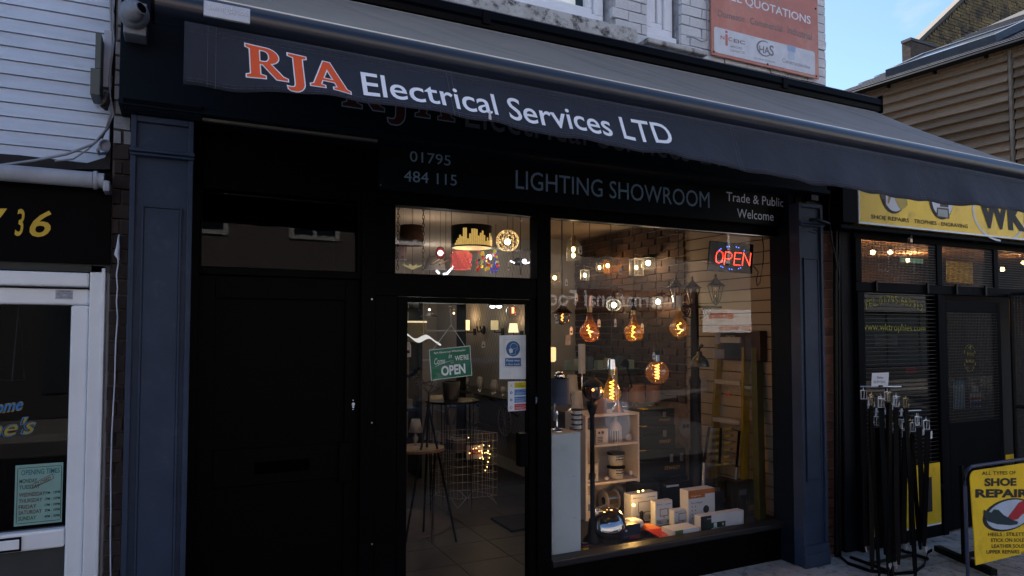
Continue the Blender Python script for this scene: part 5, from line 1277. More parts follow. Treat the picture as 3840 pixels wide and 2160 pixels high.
# papered wall with a diamond pattern of raised lines
pwl = struct(B(3.80, 4.5, 7.25, 10.6, .0, CE).build('papered_wall', wallm))
m = MB(); y = 7.27; lines = []
zz = .75
dxy, dzz = .085, .14
while y < 9.6:
    z = .1
    while z < CE - .15:
        for s in (1, -1):
            a = (3.797, y, z if s > 0 else z + dzz); b = (3.797, y + dxy, z + dzz if s > 0 else z)
            d = Vector(b) - Vector(a); n_ = Vector((0, -d.z, d.y)).normalized() * .0028
            a, b = Vector(a), Vector(b); m.add([a - n_, b - n_, b + n_, a + n_], [(0, 1, 2, 3)])
        z += dzz
    y += dxy
m.build('wallpaper_pattern', M('dark_paper_line', (.10,.095,.09), .8), pwl, kind='stuff')
B(3.775, 3.799, 7.25, 10.6, 0, .14).build('skirting', M('white_skirting', (.45,.43,.42), .6), pwl)
B(3.765, 3.799, 7.25, 10.6, .45, .49).build('dado_rail', wallm, pwl)
# exposed brick wall
bw = struct(B(XS, 4.5, 5.20, 7.25, 0, CE).build('brick_wall', M('pale_old_mortar', (.26,.20,.15), .95, bump=.8, bs=50, var=.3, ns=12)))
ib = piece_meshes('brick', M('dark_old_brick', (.060,.034,.026), .85, bump=.9, bs=40, var=.45, ns=14, rnd=.35), 6, .05)
z = .0; r = 0
while z < CE - .03:
    y = 5.21 - (0 if r % 2 else .11)
    while y < 7.2:
        y0, y1 = max(y, 5.205), min(y + .215, 7.24)
        if y1 - y0 > .03 and z > 1.05: piece('brick', ib, bw, (XS + .0 + random.uniform(-.004, .004), (y0 + y1) / 2, z + .033), (.05, y1 - y0 - .006, .062), bevel=.005)
        y += .225
    z += .0755; r += 1
# slatwall: grooved boards
sw = struct(B(XS + .02, 4.5, 3.97, 5.198, 0, CE).build('slatwall_backing', M('dark_groove', (.03,.022,.016), .9)))
z = .06
while z < CE - .02:
    z1 = min(z + .094, CE - .002)
    B(XS - .002, XS + .019, 3.975, 5.195, z, z1).build('slatwall_board', slatm, sw); z += .103
# unseen point lamps without fittings, added to fill the room with light
lamp((2.2, 6.4, 2.55), 14, (1, .80, .60), .10); lamp((3.0, 8.4, 2.5), 24, (1, .86, .70), .10); lamp((2.3, 9.6, 2.3), 20, (1, .88, .75), .10)

# display platform
pf_ = thing('display_platform', 'low dark platform behind the display window', 'platform', (3.2, 4.4, 0))
platz = .235
def Yof(px, py): return max(3.975, WZ(px, py, platz).y)
MB().hexa([(mul[1] + .06, 3.952, 0), (XS - .004, 3.952, 0), (XS - .004, 5.1, 0), (2.80, 5.1, 0), (mul[1] + .06, 3.952, platz), (XS - .004, 3.952, platz), (XS - .004, 5.1, platz), (2.80, 5.1, platz)]).build('platform_top', M('dark_display_cloth', (.018,.018,.024), .8, bump=.4, bs=30), pf_)

tagn = [0]
def swing_tag(p, par, h=.055, w=.024):
    """small card tag with clipped corners"""
    p = Vector(p); poly_ = [(p.x - w/2, p.z - h), (p.x + w/2, p.z - h), (p.x + w/2, p.z - h*.25), (p.x + w*.2, p.z), (p.x - w*.2, p.z), (p.x - w/2, p.z - h*.25)]
    o = MB().prism(poly_, p.y - .0008, p.y).build('price_tag', paper, par)
    MB().tube([p, p + Vector((0, .004, .05))], .0006, 3).build('string', paper, par)
    B(p.x - w*.25, p.x + w*.25, p.y - .0012, p.y - .0009, p.z - h*.75, p.z - h*.55).build('price', ink, o); return o
def cord_up(p, par, mat=None, top=CE, r=.0028): return MB().tube([p, (p[0], p[1], top)], r, 5).build('flex', mat or cb, par)
bulb_prof = lambda R_: [(0, -R_), (.38*R_, -.94*R_), (.72*R_, -.72*R_), (.95*R_, -.32*R_), (1.0*R_, .05*R_), (.90*R_, .45*R_), (.62*R_, .90*R_), (.36*R_, 1.35*R_), (.24*R_, 1.8*R_), (.20*R_, 2.15*R_)]
def coil(c, r, h, turns, rw, mat, par, name='filament', zig=False):
    pts = []
    if zig:
        rn_ = random.Random(zig)
        pts = [Vector(c) + Vector((rn_.uniform(-r, r) if 0 < k < 9 else 0, rn_.uniform(-r, r) * .6, h * (k / 9 - .5))) for k in range(10)]
        q = []
        for A, Z in zip(pts, pts[1:]): q += [A, A.lerp(Z, .5)]
        pts = q + [pts[-1]]
    else:
        for k in range(turns * 10 + 1):
            a = 2*math.pi*k/10; pts.append(Vector(c) + Vector((r*math.cos(a), r*math.sin(a), h*(k/(turns*10) - .5))))
    return MB().tube(pts, rw, 5).build(name, mat, par)
# --- the three dented bulbs
for k, (px, py, rp_, gm_, tint) in enumerate(((2212, 1245, 37, copperg, 'copper'), (2376, 1247, 34, amberg, 'amber'), (2547, 1234, 34, GLASS('half_mirrored_glass', (.88,.68,.40), 3.0, haze=.03, hcol=(.9,.6,.2)), 'half mirrored'))):
    p = W(px, py, 4.32); r_ = S(rp_, px, 4.32)
    t = thing('pendant_bulb', 'dented %s glass filament bulb, %s of the row of three on long cords' % (tint, ('leftmost', 'middle', 'rightmost')[k]), 'bulb', p, 'dented filament bulbs')
    b = MB().lathe(p, bulb_prof(r_), 28, warp=.22, seed=k * 3.1).build('glass', gm_, t)
    coil(p + Vector((0, 0, r_ * .1)), r_ * .42, r_ * 1.25, 3, .0015, warm, t, zig=k + 3)
    MB().cyl(p + Vector((0,0,r_*2.0)), p + Vector((0,0,r_*2.5)), r_*.26, n=14).build('screw_cap', M('brass_cap', (.5,.38,.18), .35, 1), t)
    MB().cyl(p + Vector((0,0,r_*2.45)), p + Vector((0,0,r_*3.7)), r_*.34, r_*.30, 14).build('lamp_holder', (M('copper_holder', (.45,.22,.15), .3, 1), blackm, M('white_holder', (.4,.45,.48), .5))[k], t)
    cord_up(p + Vector((0,0,r_*3.7)), t, (M('rust_flex', (.12,.04,.03), .7), cb, cb)[k])
    lamp(p + Vector((0, -.0, 0)), 5, (1, .60, .28), .02)
for lx_, Yl in ((2108, 4.2),):
    pass
# --- large spiral bulbs
p = W(2464, 1397, 4.25); r_ = S(44, 2464, 4.25)
t = thing('globe_bulb', 'round clear globe bulb with a glowing spiral, below the dented bulbs', 'bulb', p)
MB().ball(p, r_, 32).build('glass', GLASS('pink_clear_glass', (.93,.76,.66), 2.2, haze=.02, hcol=(.95,.6,.4)), t); coil(p + Vector((0,0,r_*.08)), r_*.17, r_*1.25, 5, .0026, warm2, t)
MB().cyl(p + Vector((0,0,r_*.95)), p + Vector((0,0,r_*1.5)), r_*.28, n=16).build('lamp_cap', chrome, t); MB().cyl(p + Vector((0,0,r_*1.5)), p + Vector((0,0,r_*1.9)), r_*.22, n=14).build('lamp_holder', blackm, t)
cord_up(p + Vector((0,0,r_*1.9)), t); lamp(p, 7, (1, .56, .26), .03); swing_tag(p + Vector((-.045, -.02, r_*1.75)), t)
p = W(2294, 1474, 4.15); r_ = S(35, 2294, 4.15)
t = thing('teardrop_bulb', 'clear teardrop bulb with a glowing spiral, lowest one in the window', 'bulb', p)
MB().lathe(p, [(0,-r_*1.02),(.45*r_,-.92*r_),(.84*r_,-.58*r_),(r_,-.08*r_),(.92*r_,.35*r_),(.62*r_,1.0*r_),(.36*r_,1.6*r_),(.30*r_,2.0*r_)], 28).build('glass', GLASS('gold_clear_glass', (.93,.78,.50), 2.2, haze=.025, hcol=(.95,.7,.3)), t)
coil(p + Vector((0,0,r_*.35)), r_*.22, r_*2.0, 5, .0026, warm2, t); MB().cyl(p + Vector((0,0,r_*1.95)), p + Vector((0,0,r_*2.6)), r_*.34, n=16).build('lamp_cap', MATS['brass_cap'], t)
MB().cyl(p + Vector((0,0,r_*2.55)), p + Vector((0,0,r_*3.6)), r_*.50, r_*.42, 16).build('lamp_holder', chrome, t); cord_up(p + Vector((0,0,r_*3.6)), t); lamp(p, 7, (1, .56, .26), .03)
# --- clear dome pendant upper left
p = W(2150, 935, 4.5); r_ = S(27, 2150, 4.5)
t = thing('dome_pendant', 'clear glass dome pendant with an upright double filament, top left of the window', 'lamp', p)
MB().lathe(p, [(r_,-r_*1.65),(r_*1.0,-.2*r_),(r_*.95,.4*r_),(r_*.75,1.0*r_),(r_*.4,1.35*r_),(r_*.2,1.45*r_)], 28).build('shade', bulbg, t)
for dz_ in (-1.15, -.2): MB().ball(p + Vector((0,0,dz_*r_*.9+.01)), .013, 10, 1, 1, 1.5).build('filament', GLOW('pale_gold_filament', (1,.72,.30), 22), t)
MB().cyl(p + Vector((0,0,.3*r_)), p + Vector((0,0,1.9*r_)), .016, n=12).build('lamp_holder', M('aged_brass', (.35,.2,.1), .4, .8), t); cord_up(p + Vector((0,0,1.9*r_)), t); lamp(p - Vector((0,0,.02)), 1.6, (1,.62,.30), .02)
swing_tag(p + Vector((.045, -.03, .03)), t, .07, .03)
q = W(2124, 1045, 4.5); swing_tag(q, t)
# --- wall lamps along the brick wall
def jar(name, lb, px, py, Y, rw, hw, gm_, em, cap=True, cat='lamp', watt=1.2, ball=.018, bm=None):
    p = WX(px, py, 4.29) if cap else W(px, py, Y); Y = p.y; r_ = S(rw, px, Y); h = S(hw, px, Y); t = thing(name, lb, cat, p)
    MB().lathe(p, [(0,-h),(r_*.7,-h*.97),(r_,-h*.75),(r_,h*.85),(r_*.92,h)], 20).build('glass', gm_, t)
    MB().ball(p + Vector((0,0,h*.15)), ball, 12, 1, 1, 1.15).build('bulb', em, t)
    if cap:
        MB().cyl(p + Vector((0,0,h*.95)), p + Vector((0,0,h*1.25)), r_*1.08, r_*.8, 18).build('cap', bm or blackm, t)
        MB().tube([p + Vector((0,0,h*1.2)), p + Vector((0,0,h*1.5)), Vector((XS - .01, p.y + .02, p.z + h*1.45))], .006, 6).build('bracket', bm or blackm, t)
    lamp(p + Vector((-.03, -.01, 0)), watt, (1,.66,.34), .03); return t
jar('jar_wall_lamp', 'bright jar shaped wall lamp, upper middle of the brick wall', 2279, 1000, 5.35, 17, 27, amberg, GLOW('bright_gold_lamp', (1,.80,.42), 14), ball=.022, watt=11)
jar('jar_wall_lamp', 'bright white bulb in a clear jar, upper right against the brick', 2431, 990, 5.0, 26, 24, bulbg, GLOW('white_hot_bulb', (1,.90,.66), 20), ball=.024, watt=13)
jar('jar_wall_lamp', 'white bulb in a clear square jar beside the lantern post', 2467, 1135, 4.9, 20, 24, bulbg, MATS['white_hot_bulb'], ball=.023, watt=9)
jar('amber_jar_lamp', 'amber striped jar lamp at the left edge of the display window', 2078, 1012, 4.8, 24, 14, amberg, MATS['bright_gold_lamp'], ball=.020, watt=1.5)
jar('candle_jar_lamp', 'clear jar with an orange candle bulb below the amber jar lamp', 2080, 1045, 4.6, 24, 22, bulbg, warm, ball=.014, watt=1, cap=False)
jar('opal_wall_lamp', 'small opal box lamp glowing low on the left of the brick wall', 2070, 1330, 5.2, 15, 27, M('opal_shade', (.55,.42,.28), .5, emit=.9, ecol=(1,.62,.28)), whiteg, ball=.016, watt=1, cap=False)
def lantern(lb, px, py, Y, w, h, watt=1.5, fr_=blackm, em=None):
    p = WX(px, py, 4.27); Y = p.y; a = S(w, px, Y); b = S(h, px, Y); t = thing('box_lantern', lb, 'lamp', p)
    m = MB()
    for sx in (-1, 1):
        for sy in (-1, 1): m.box(p.x + sx*a - .004, p.x + sx*a + .004, p.y + sy*a*.8 - .004, p.y + sy*a*.8 + .004, p.z - b, p.z + b)
    m.box(p.x - a - .008, p.x + a + .008, p.y - a*.9, p.y + a*.9, p.z - b - .008, p.z - b); m.box(p.x - a - .012, p.x + a + .012, p.y - a*.95, p.y + a*.95, p.z + b, p.z + b + .012)
    m.build('frame', fr_, t)
    MB().box(p.x - a + .005, p.x + a - .005, p.y - a*.75, p.y + a*.75, p.z - b + .001, p.z + b - .001).build('glass', bulbg, t)
    MB().ball(p, .016, 10, 1, 1, 1.5).build('bulb', em or MATS['bright_gold_lamp'], t)
    MB().tube([p + Vector((0, 0, b + .01)), p + Vector((.0, .02, b + .06)), Vector((XS - .01, p.y + .02, p.z + b + .03))], .006, 6).build('bracket', fr_, t)
    lamp(p + Vector((-.03, 0, 0)), watt, (1,.64,.30), .03); return t
lantern('square wall lantern with amber sides left of the bright jar lamp', 2248, 1003, 5.45, 11, 18, 2)
lantern('tall clear wall lantern with a gold bulb on the upper right bricks', 2386, 1003, 5.1, 20, 29, 3, M('grey_lantern_metal', (.20,.19,.18), .5))
lantern('small lantern with a pale bulb under the dome pendant', 2193, 1032, 5.5, 13, 18, 1.5, M('pale_lantern_metal', (.35,.36,.36), .4), MATS['white_hot_bulb'])
# cage lamps
p = WX(2301, 1144, 4.27); r_ = S(27, 2301, p.y)
t = thing('cage_wall_lamp', 'oval caged wall lamp with a bright bulb between the dented bulbs', 'lamp', p)
for k in range(8):
    a = math.pi * k / 8; MB().tube([p + Vector((r_*math.cos(a)*math.cos(b)*1.1, r_*math.sin(a)*math.cos(b), r_*.85*math.sin(b))) for b in [R(-90 + 15*j) for j in range(25)]], .003, 4).build('cage_wire', M('grey_cage', (.30,.31,.31), .4, .6), t)
MB().ball(p, .030, 12).build('bulb', MATS['white_hot_bulb'], t); MB().cyl(p + Vector((0,0,r_*.8)), p + Vector((0,0,r_*1.4)), .02, .012, 12).build('cap', blackm, t); lamp(p + Vector((-.02,-.05,0)), 2.5, (1,.75,.45), .03)
MB().tube([p + Vector((0,0,r_*1.3)), p + Vector((0,0,r_*2.4)), Vector((XS-.01, p.y, p.z + r_*2.2))], .006, 6).build('bracket', blackm, t)
swing_tag(p + Vector((.0, -.03, -r_*1.9)), t, .09, .03)
# pendant with black shade and glass ball
p = W(2108, 1190, 4.30); r_ = S(29, 2108, 4.30)
t = thing('shaded_pendant', 'black cone shade over a clear ball pendant at the left of the window', 'lamp', p)
MB().ball(p, r_, 24).build('glass', smoke, t); MB().lathe(p, [(r_*1.35, r_*.55), (r_*.7, r_*1.15), (r_*.3, r_*1.55), (r_*.12, r_*1.6)], 24).build('shade', blackm, t)
coil(p, .006, r_*.9, 2, .0028, warm2, t); cord_up(p + Vector((0,0,r_*1.6)), t, r=.004); lamp(p, 1.2, (1,.55,.25), .02); swing_tag(p + Vector((-.055, -.02, .01)), t, .055, .026)
for k, (px, y) in enumerate(((2188, 4.3), (2372, 4.3))):
    pass
for px, py, lb, Y in ((2328, 1000, 'price tag hanging on the bricks right of the bright jar lamp', 4.9), (2162, 1100, 'price tag left of the copper bulb cord', 4.6), (2246, 1197, 'price tag just right of the copper bulb', 4.5), (2408, 1212, 'price tag touching the amber bulb', 4.5), (2142, 1225, 'thin white tag under the shaded pendant', 4.5)):
    t = thing('hanging_tag', lb, 'tag', W(px, py, Y), 'loose price tags'); swing_tag(W(px, py, Y), t, S(30, px, Y), S(13, px, Y))
o = B(XX(2120, 4.9, 1275), XX(2140, 4.9, 1275), 4.9, 4.902, ZZ(2130, 1294, 4.9), ZZ(2130, 1256, 4.9)).build('hanging_label', M('pale_label', (.40,.38,.38), .8)); tag(o, 'bottle shaped pale label against the dark bricks', 'label')

# --- OPEN sign
Yo = 4.02
t = thing('open_led_sign', 'black LED window sign spelling OPEN in red dots inside a blue oval', 'sign', W(2740, 965, Yo))
c0, c1, c2, c3 = W(2655, 1016, Yo), W(2820, 1027, Yo), W(2826, 917, Yo), W(2664, 903, Yo)
dyv = Vector((0, .014, 0)); MB().hexa([c0, c1, c1 + dyv, c0 + dyv, c3, c2, c2 + dyv, c3 + dyv]).build('panel', M('black_led_panel', (.007,.007,.010), .3), t)
stroke = {'O': [[(.5,0),(.12,.12),(0,.5),(.12,.88),(.5,1),(.88,.88),(1,.5),(.88,.12),(.5,0)]], 'P': [[(0,0),(0,1),(.7,1),(1,.85),(1,.6),(.7,.46),(.05,.46)]], 'E': [[(.95,0),(0,0),(0,1),(.95,1)],[(.1,.5),(.85,.5)]], 'N': [[(0,0),(0,1),(1,0),(1,1)]]}
lo, hi = (2679, 987), (2679, 944)
def openpt(ci, u, v):                  # letter ci, unit coordinates, italic
    x = [2682, 2716, 2752, 2784][ci] + u * [27, 25, 25, 27][ci] + v * 5; y = [986, 991, 993, 994][ci] - v * 46 + u * 2
    return W(x, y, Yo - .003)
m = MB(); m2 = MB()
for ci, ch in enumerate('OPEN'):
    for s in stroke[ch]:
        for (a, b), (c, d) in zip(s, s[1:]):
            L = math.hypot((c - a) * 27, (d - b) * 46); n_ = max(1, int(L / 4.3))
            for k in range(n_): m.ball(openpt(ci, a + (c-a)*k/n_, b + (d-b)*k/n_), .0022, 6, 1, 1, 1, 4)
        m.ball(openpt(ci, *s[-1]), .0022, 6, 1, 1, 1, 4)
        pts = [openpt(ci, *q) + Vector((0, .0022, 0)) for q in s]; m2.tube(pts, .0040, 5)
m.build('red_dots', GLOW('red_dot_led', (1,.09,.03), 9), t, kind='stuff'); m2.build('letter_tube', GLOW('deep_red_led', (1,.008,.006), 2.2), t, kind='stuff')
m = MB()
for k in range(44):
    a = 2*math.pi*k/44
    if k % 4 in (2, 3) or abs(math.sin(a)) < .62: continue
    m.ball(W(2744 + 62*math.cos(a), 967 - 43*math.sin(a) + 2*math.cos(a), Yo - .003), .0024, 6, 1, 1, 1, 4)
m.build('blue_dots', blueled, t, kind='stuff'); lamp(W(2744, 967, Yo) + Vector((0,-.05,0)), .25, (1,.05,.03), .03)
o = MB().tube([W(*q) for q in ((2858, 888, 4.1), (2864, 930, 4.1), (2862, 980, 4.1), (2850, 1060, 4.1), (2840, 1072, 4.1), (2836, 1050, 4.1), (2843, 1020, 4.1), (2826, 998, 4.06))], .0042, 6).build('power_cord', cb); tag(o, 'black power cord looping from the head of the window to the OPEN sign', 'cord')

# --- tall black lamp post with three lantern heads
Yp = 4.62
base = W(2612, 1890, Yp)
t = thing('triple_lamp_post', 'tall black garden lamp post with three lantern heads beside the slatwall', 'lamp post', (base.x, Yp, platz))
r_ = S(22, 2612, Yp)
MB().lathe((base.x, Yp, 0), [(r_*1.9, platz), (r_*1.9, platz + .03), (r_*1.2, platz + .10), (r_*1.15, .72), (r_*.95, .75), (r_*.9, ZZ(2612, 1440, Yp)), (r_*1.0, ZZ(2612, 1430, Yp)), (r_*.72, ZZ(2612, 1410, Yp)), (r_*.70, ZZ(2608, 1110, Yp)), (r_*.3, ZZ(2608, 1085, Yp)), (0, ZZ(2608, 1080, Yp))], 20).build('post', iron, t)
def head(px, ytop, ybot, w, par, Y=Yp):
    zt_, zb0 = ZZ(px, ytop, Y), ZZ(px, ybot, Y); h = zt_ - zb0; r = S(w, px, Y) / 2; c = Vector((XX(px, Y), Y, zb0))
    g = MB().lathe(c, [(0, h), (r*.10, h*.97), (r*.16, h*.90), (r*.12, h*.86), (r*.30, h*.80), (r*.62, h*.70), (r*.98, h*.62), (r*1.12, h*.60), (r*1.0, h*.585), (.3*r, h*.60)], 6).build('lantern_roof', iron, par)
    m = MB()
    for k in range(6):
        a = 2*math.pi*k/6 + .3; m.cyl(c + Vector((r*.82*math.cos(a), r*.82*math.sin(a), h*.59)), c + Vector((r*.40*math.cos(a), r*.40*math.sin(a), h*.10)), r*.055, n=5)
    m.lathe(c, [(r*.42, h*.10), (r*.45, h*.06), (r*.2, 0), (0, -.01)], 12); m.build('lantern_frame', iron, par)
    MB().lathe(c, [(r*.36, h*.11), (r*.76, h*.585)], 6).build('lantern_glass', bulbg, par)
    MB().cyl(c + Vector((0,0,h*.10)), c + Vector((0,0,h*.42)), r*.16, n=8).build('candle_tube', iron, par)
for px, yt_, yb_, w_ in ((2537, 1028, 1150, 62), (2598, 1034, 1150, 66), (2686, 1025, 1142, 68)): head(px, yt_, yb_, w_, t)
z0 = ZZ(2610, 1150, Yp); xa_, xb_ = XX(2524, Yp), XX(2706, Yp)
MB().tube([(xa_, Yp, z0), (xb_, Yp, z0)], .012, 8).build('crossarm', iron, t)
for s, xc in ((-1, XX(2575, Yp)), (1, XX(2645, Yp))):
    pts = [Vector((xc + s * .045 * (1 - k/26) * math.cos(k*.48), Yp, z0 - .045 + .038 * (1 - k/30) * math.sin(k*.48))) for k in range(24)]
    MB().tube(pts, .005, 5).build('scroll', iron, t); MB().tube([Vector((xc - s*.06, Yp, z0 - .10)), Vector((xc, Yp, z0 - .085)), Vector((xc + s*.05, Yp, z0 - .03)), Vector((xc + s*.07, Yp, z0))], .006, 5).build('scroll', iron, t)
# barn light in front of it
p = W(2624, 1352, 4.30); r_ = S(35, 2624, 4.3)
t = thing('barn_lamp', 'unlit black barn shade lamp hanging against the tall lamp post', 'lamp', p)
MB().lathe(p, [(r_, -r_*.65), (r_*.99, -.5*r_), (r_*.86, .0), (r_*.62, .35*r_), (r_*.3, .58*r_), (r_*.25, .95*r_), (0, 1.0*r_)], 28).build('shade', M('black_enamel', (.012,.014,.013), .3), t)
MB().tube([p + Vector((0,0,r_*.95)), p + Vector((0,0,r_*1.5)), p + Vector((.02,0,r_*1.75)), p + Vector((.035,0,r_*1.6)), p + Vector((.03,.06,r_*1.1))], .007, 6).build('swan_neck', iron, t)
# --- lamp post close to the glass
Yq = 4.24; bx_ = XX(2222, Yq, 1900)
t = thing('globe_lamp_post', 'black lamp post with a ribbed smoked globe standing on the window platform', 'lamp post', (bx_, Yq, platz))
r_ = S(9, 2222, Yq)
MB().lathe((bx_, Yq, 0), [(r_*4.2, platz), (r_*4.0, platz + .015), (r_*2.2, platz + .05), (r_*1.7, platz + .13), (r_*1.5, platz + .16), (r_*1.0, platz + .165), (r_*.95, ZZ(2222, 1560, Yq)), (r_*2.0, ZZ(2222, 1530, Yq)), (r_*2.4, ZZ(2222, 1505, Yq)), (0, ZZ(2222, 1500, Yq))], 20).build('post', iron, t)
c = W(2224, 1462, Yq); r_ = S(38, 2224, Yq)
MB().ball(c, r_, 28).build('globe', smoke, t)
for k in range(8):
    a = 2*math.pi*k/8; MB().tube([c + Vector((r_*1.02*math.cos(a)*math.cos(b), r_*1.02*math.sin(a)*math.cos(b), r_*1.02*math.sin(b))) for b in [R(-80 + 14*j) for j in range(10)]], .0045, 5).build('rib', iron, t)
MB().lathe(c, [(r_*1.02, r_*.42), (r_*.85, r_*.75), (r_*.45, r_*1.05), (r_*.14, r_*1.25), (r_*.10, r_*1.7), (0, r_*1.8)], 24).build('cap', iron, t)
MB().ball(c, .010, 8).build('bulb', warm2, t)
# --- white cabinet by the glass
xw0, xw1 = mul[1] + .012, XX(2177, 3.975, 1850)
ztop = ZZ(2170, 1622, 3.975)
t = thing('white_cabinet', 'plain pale cabinet side standing right against the window glass', 'cabinet', ((xw0+xw1)/2, 4.0, platz))
B(XX(2070, 3.975, 1850), xw1, 3.975, 4.0, platz, ztop).build('side_panel', M('pale_blue_board', (.46,.52,.56), .5, var=.04), t)
B(XX(2070, 3.975, 1850), xw1, 4.001, 4.22, ztop - .02, ztop).build('top', M('beige_top', (.34,.27,.23), .6), t)
B(XX(2055, 3.97, 1850), XX(2067, 3.97, 1850), 3.965, 4.0, platz, ztop - .05).build('corner_post', M('grey_post', (.30,.31,.33), .4, .3), t)
B(xw1 + .004, xw1 + .024, 4.10, 4.12, platz, ztop + .02).build('rear_upright', M('brown_upright', (.15,.11,.09), .6), t)
for y_ in (1620 + 0, 1780, 1935):
    q = W(2153, y_ + 6, 3.974); MB().cyl(q, q + Vector((0,-.001,0)), .003, n=8).build('peg_hole', ink, t)
# chrome lamps and ringed tube lights on it
t = thing('chrome_lamp_base', 'tangled chrome lamp base on the pale cabinet top', 'lamp', W(2085, 1590, 4.1))
q = W(2088, 1604, 4.1)
MB().lathe((q.x, q.y, ztop), [(.045, 0), (.044, .008), (.02, .016), (.008, .03), (.008, .10), (.014, .12), (.006, .14)], 20).build('foot', chrome, t)
for k in range(6): MB().tube([(q.x - .02 + .012*math.sin(a*1.3 + k), q.y + .02*math.cos(a + k), ztop + .10 + .06*math.sin(a*.9 + k*.6) + .03) for a in [j*.5 for j in range(14)]], .0035, 5).build('looped_cable', M('clear_cable', (.45,.47,.52), .2, .6), t)
t = thing('dark_lampshade', 'dark blue grey fabric lampshade at the bottom left of the window', 'lampshade', W(2100, 1460, 4.15))
q = W(2098, 1466, 4.15); r_ = S(40, 2098, 4.15)
MB().lathe(q, [(r_*1.0, -r_*1.25), (r_*.99, -r_*1.2), (r_*.88, r_*1.1), (r_*.86, r_*1.15)], 32).build('fabric', M('blue_grey_fabric', (.05,.065,.11), .7, bump=.4, bs=200), t, solid=.002)
MB().tube([q + Vector((0,0,-r_*1.3)), q + Vector((0,0,r_*1.1))], .006, 6).build('stem', chrome, t)
q2 = q + Vector((.03,.05,r_*1.3)); MB().ball(q2, r_*.5, 20).build('chrome_cap', chrome, t)
for k, (px, y0, y1, Y, w) in enumerate(((2162, 1536, 1616, 4.12, 32), (2055, 1572, 1665, 3.99, 16))):
    r_ = S(w/2, px, Y); zz0, zz1 = ZZ(px, y1, Y), ZZ(px, y0, Y)
    zz0 = max(zz0, ztop) if k == 0 else zz0
    t = thing('ringed_bollard_light', ('white post light with dark rings on the cabinet', 'white post light with dark rings hard against the window frame')[k], 'lamp', (XX(px, Y), Y, zz0))
    MB().cyl((XX(px, Y), Y, zz0), (XX(px, Y), Y, zz1), r_, n=20).build('tube', M('frosted_tube', (.5,.5,.52), .4), t)
    for j in range(5):
        z = zz0 + (zz1 - zz0) * j / 4; MB().cyl((XX(px, Y), Y, z - .004), (XX(px, Y), Y, z + .004), r_*1.35, n=20).build('ring', blackm, t)
# --- shelf unit
Ys = 4.70; sx0_, sx1_ = XX(2196, Ys, 1700), XX(2398, Ys, 1700); szt = ZZ(2300, 1552, Ys)
mel = M('white_melamine', (.46,.40,.38), .5, var=.05)
t = thing('shelf_unit', 'open white shelf unit full of reels, tubs and lamps', 'shelves', ((sx0_+sx1_)/2, Ys, platz))
yb1 = 5.02
B(sx0_, sx0_ + .022, Ys, yb1, platz, szt).build('side_panel', mel, t); B(sx1_ - .016, sx1_, Ys, yb1, platz, szt).build('side_panel', mel, t)
B(sx0_ + .023, sx1_ - .017, yb1 - .01, yb1, platz, szt - .02).build('back_panel', mel, t)
shz = [platz + .0, ZZ(2300, 1812, Ys), ZZ(2300, 1672, Ys), szt - .018]
for z in shz: B(sx0_ + .0225, sx1_ - .0165, Ys + .001, yb1 - .011, z, z + .018).build('shelf', mel, t)
def boxy(name, lb, px0, px1, py0, py1, Y, dep, mat, cat='box', z0=None, group=None):
    pm = (px0 + px1) / 2; x0, x1 = XX(px0, Y, py1), XX(px1, Y, py1); zb, zt_ = ZZ(pm, py1, Y), ZZ(pm, py0, Y)
    if z0 is not None: zt_ += z0 - zb; zb = z0
    t = thing(name, lb, cat, ((x0+x1)/2, Y, zb), group); B(x0, x1, Y, Y + dep, zb, zt_).build('carton', mat, t, bevel=.0015); return t, x0, x1, zb, zt_
def print_on(t, x0, x1, z0, z1, Y, u0, u1, v0, v1, mat, name='print'): return B(x0 + (x1-x0)*u0, x0 + (x1-x0)*u1, Y - .0012, Y - .0004, z0 + (z1-z0)*v0, z0 + (z1-z0)*v1).build(name, mat, t)
def tx_on(t, s, x0, x1, z0, z1, Y, u0, u1, v, h, mat, w=.01): return text(s, (x0 + (x1-x0)*u0, Y - .0016, z0 + (z1-z0)*v), (x0 + (x1-x0)*u1, Y - .0016, z0 + (z1-z0)*v), (x0 + (x1-x0)*u0, Y - .0016, z0 + (z1-z0)*(v+h)), mat, t, weight=w)
cart = M('grey_white_carton', (.40,.37,.36), .7, var=.06)
cart2 = M('white_carton', (.56,.57,.62), .6, var=.05)
s1 = shz[2] + .019
b_, x0, x1, z0, z1 = boxy('lamp_carton', 'pale lamp carton with black barcode on the top shelf', 2236, 2280, 1605, 1662, Ys + .02, .12, cart, z0=s1)
for k in range(4): print_on(b_, x0, x1, z0, z1, Ys + .02, .10, .55, .12 + k*.10, .17 + k*.10, ink)
disc(Vector(((x0*.75+x1*.25), 0, z0*.25 + z1*.75)), .010, Ys + .0185, ink, b_, 'print_dot', 1, 16); disc(Vector(((x0*.45+x1*.55), 0, z0*.25 + z1*.75)), .013, Ys + .0185, M('brown_dot', (.08,.03,.02), .6), b_, 'print_dot', 1, 16)
b_, x0, x1, z0, z1 = boxy('lamp_carton', 'narrow pale carton left end of the top shelf behind the lamp post', 2204, 2214, 1605, 1662, Ys + .02, .12, cart, z0=s1)
p = W(2308, 1660, Ys + .06); r_ = S(23, 2308, Ys + .06)
t = thing('corn_bulb', 'large white ribbed LED corn bulb standing on the top shelf', 'bulb', (p.x, p.y, s1))
cg = (p.x, p.y, s1); MB().cyl(cg, (p.x, p.y, s1 + .10), r_*.80, n=20).build('core', M('dark_slot', (.03,.03,.03), .7), t)
for k in range(14):
    a = 2*math.pi*k/14; B(p.x + r_*.9*math.cos(a) - .004, p.x + r_*.9*math.cos(a) + .004, p.y + r_*.9*math.sin(a) - .004, p.y + r_*.9*math.sin(a) + .004, s1 + .004, s1 + .095).build('rib', cart, t)
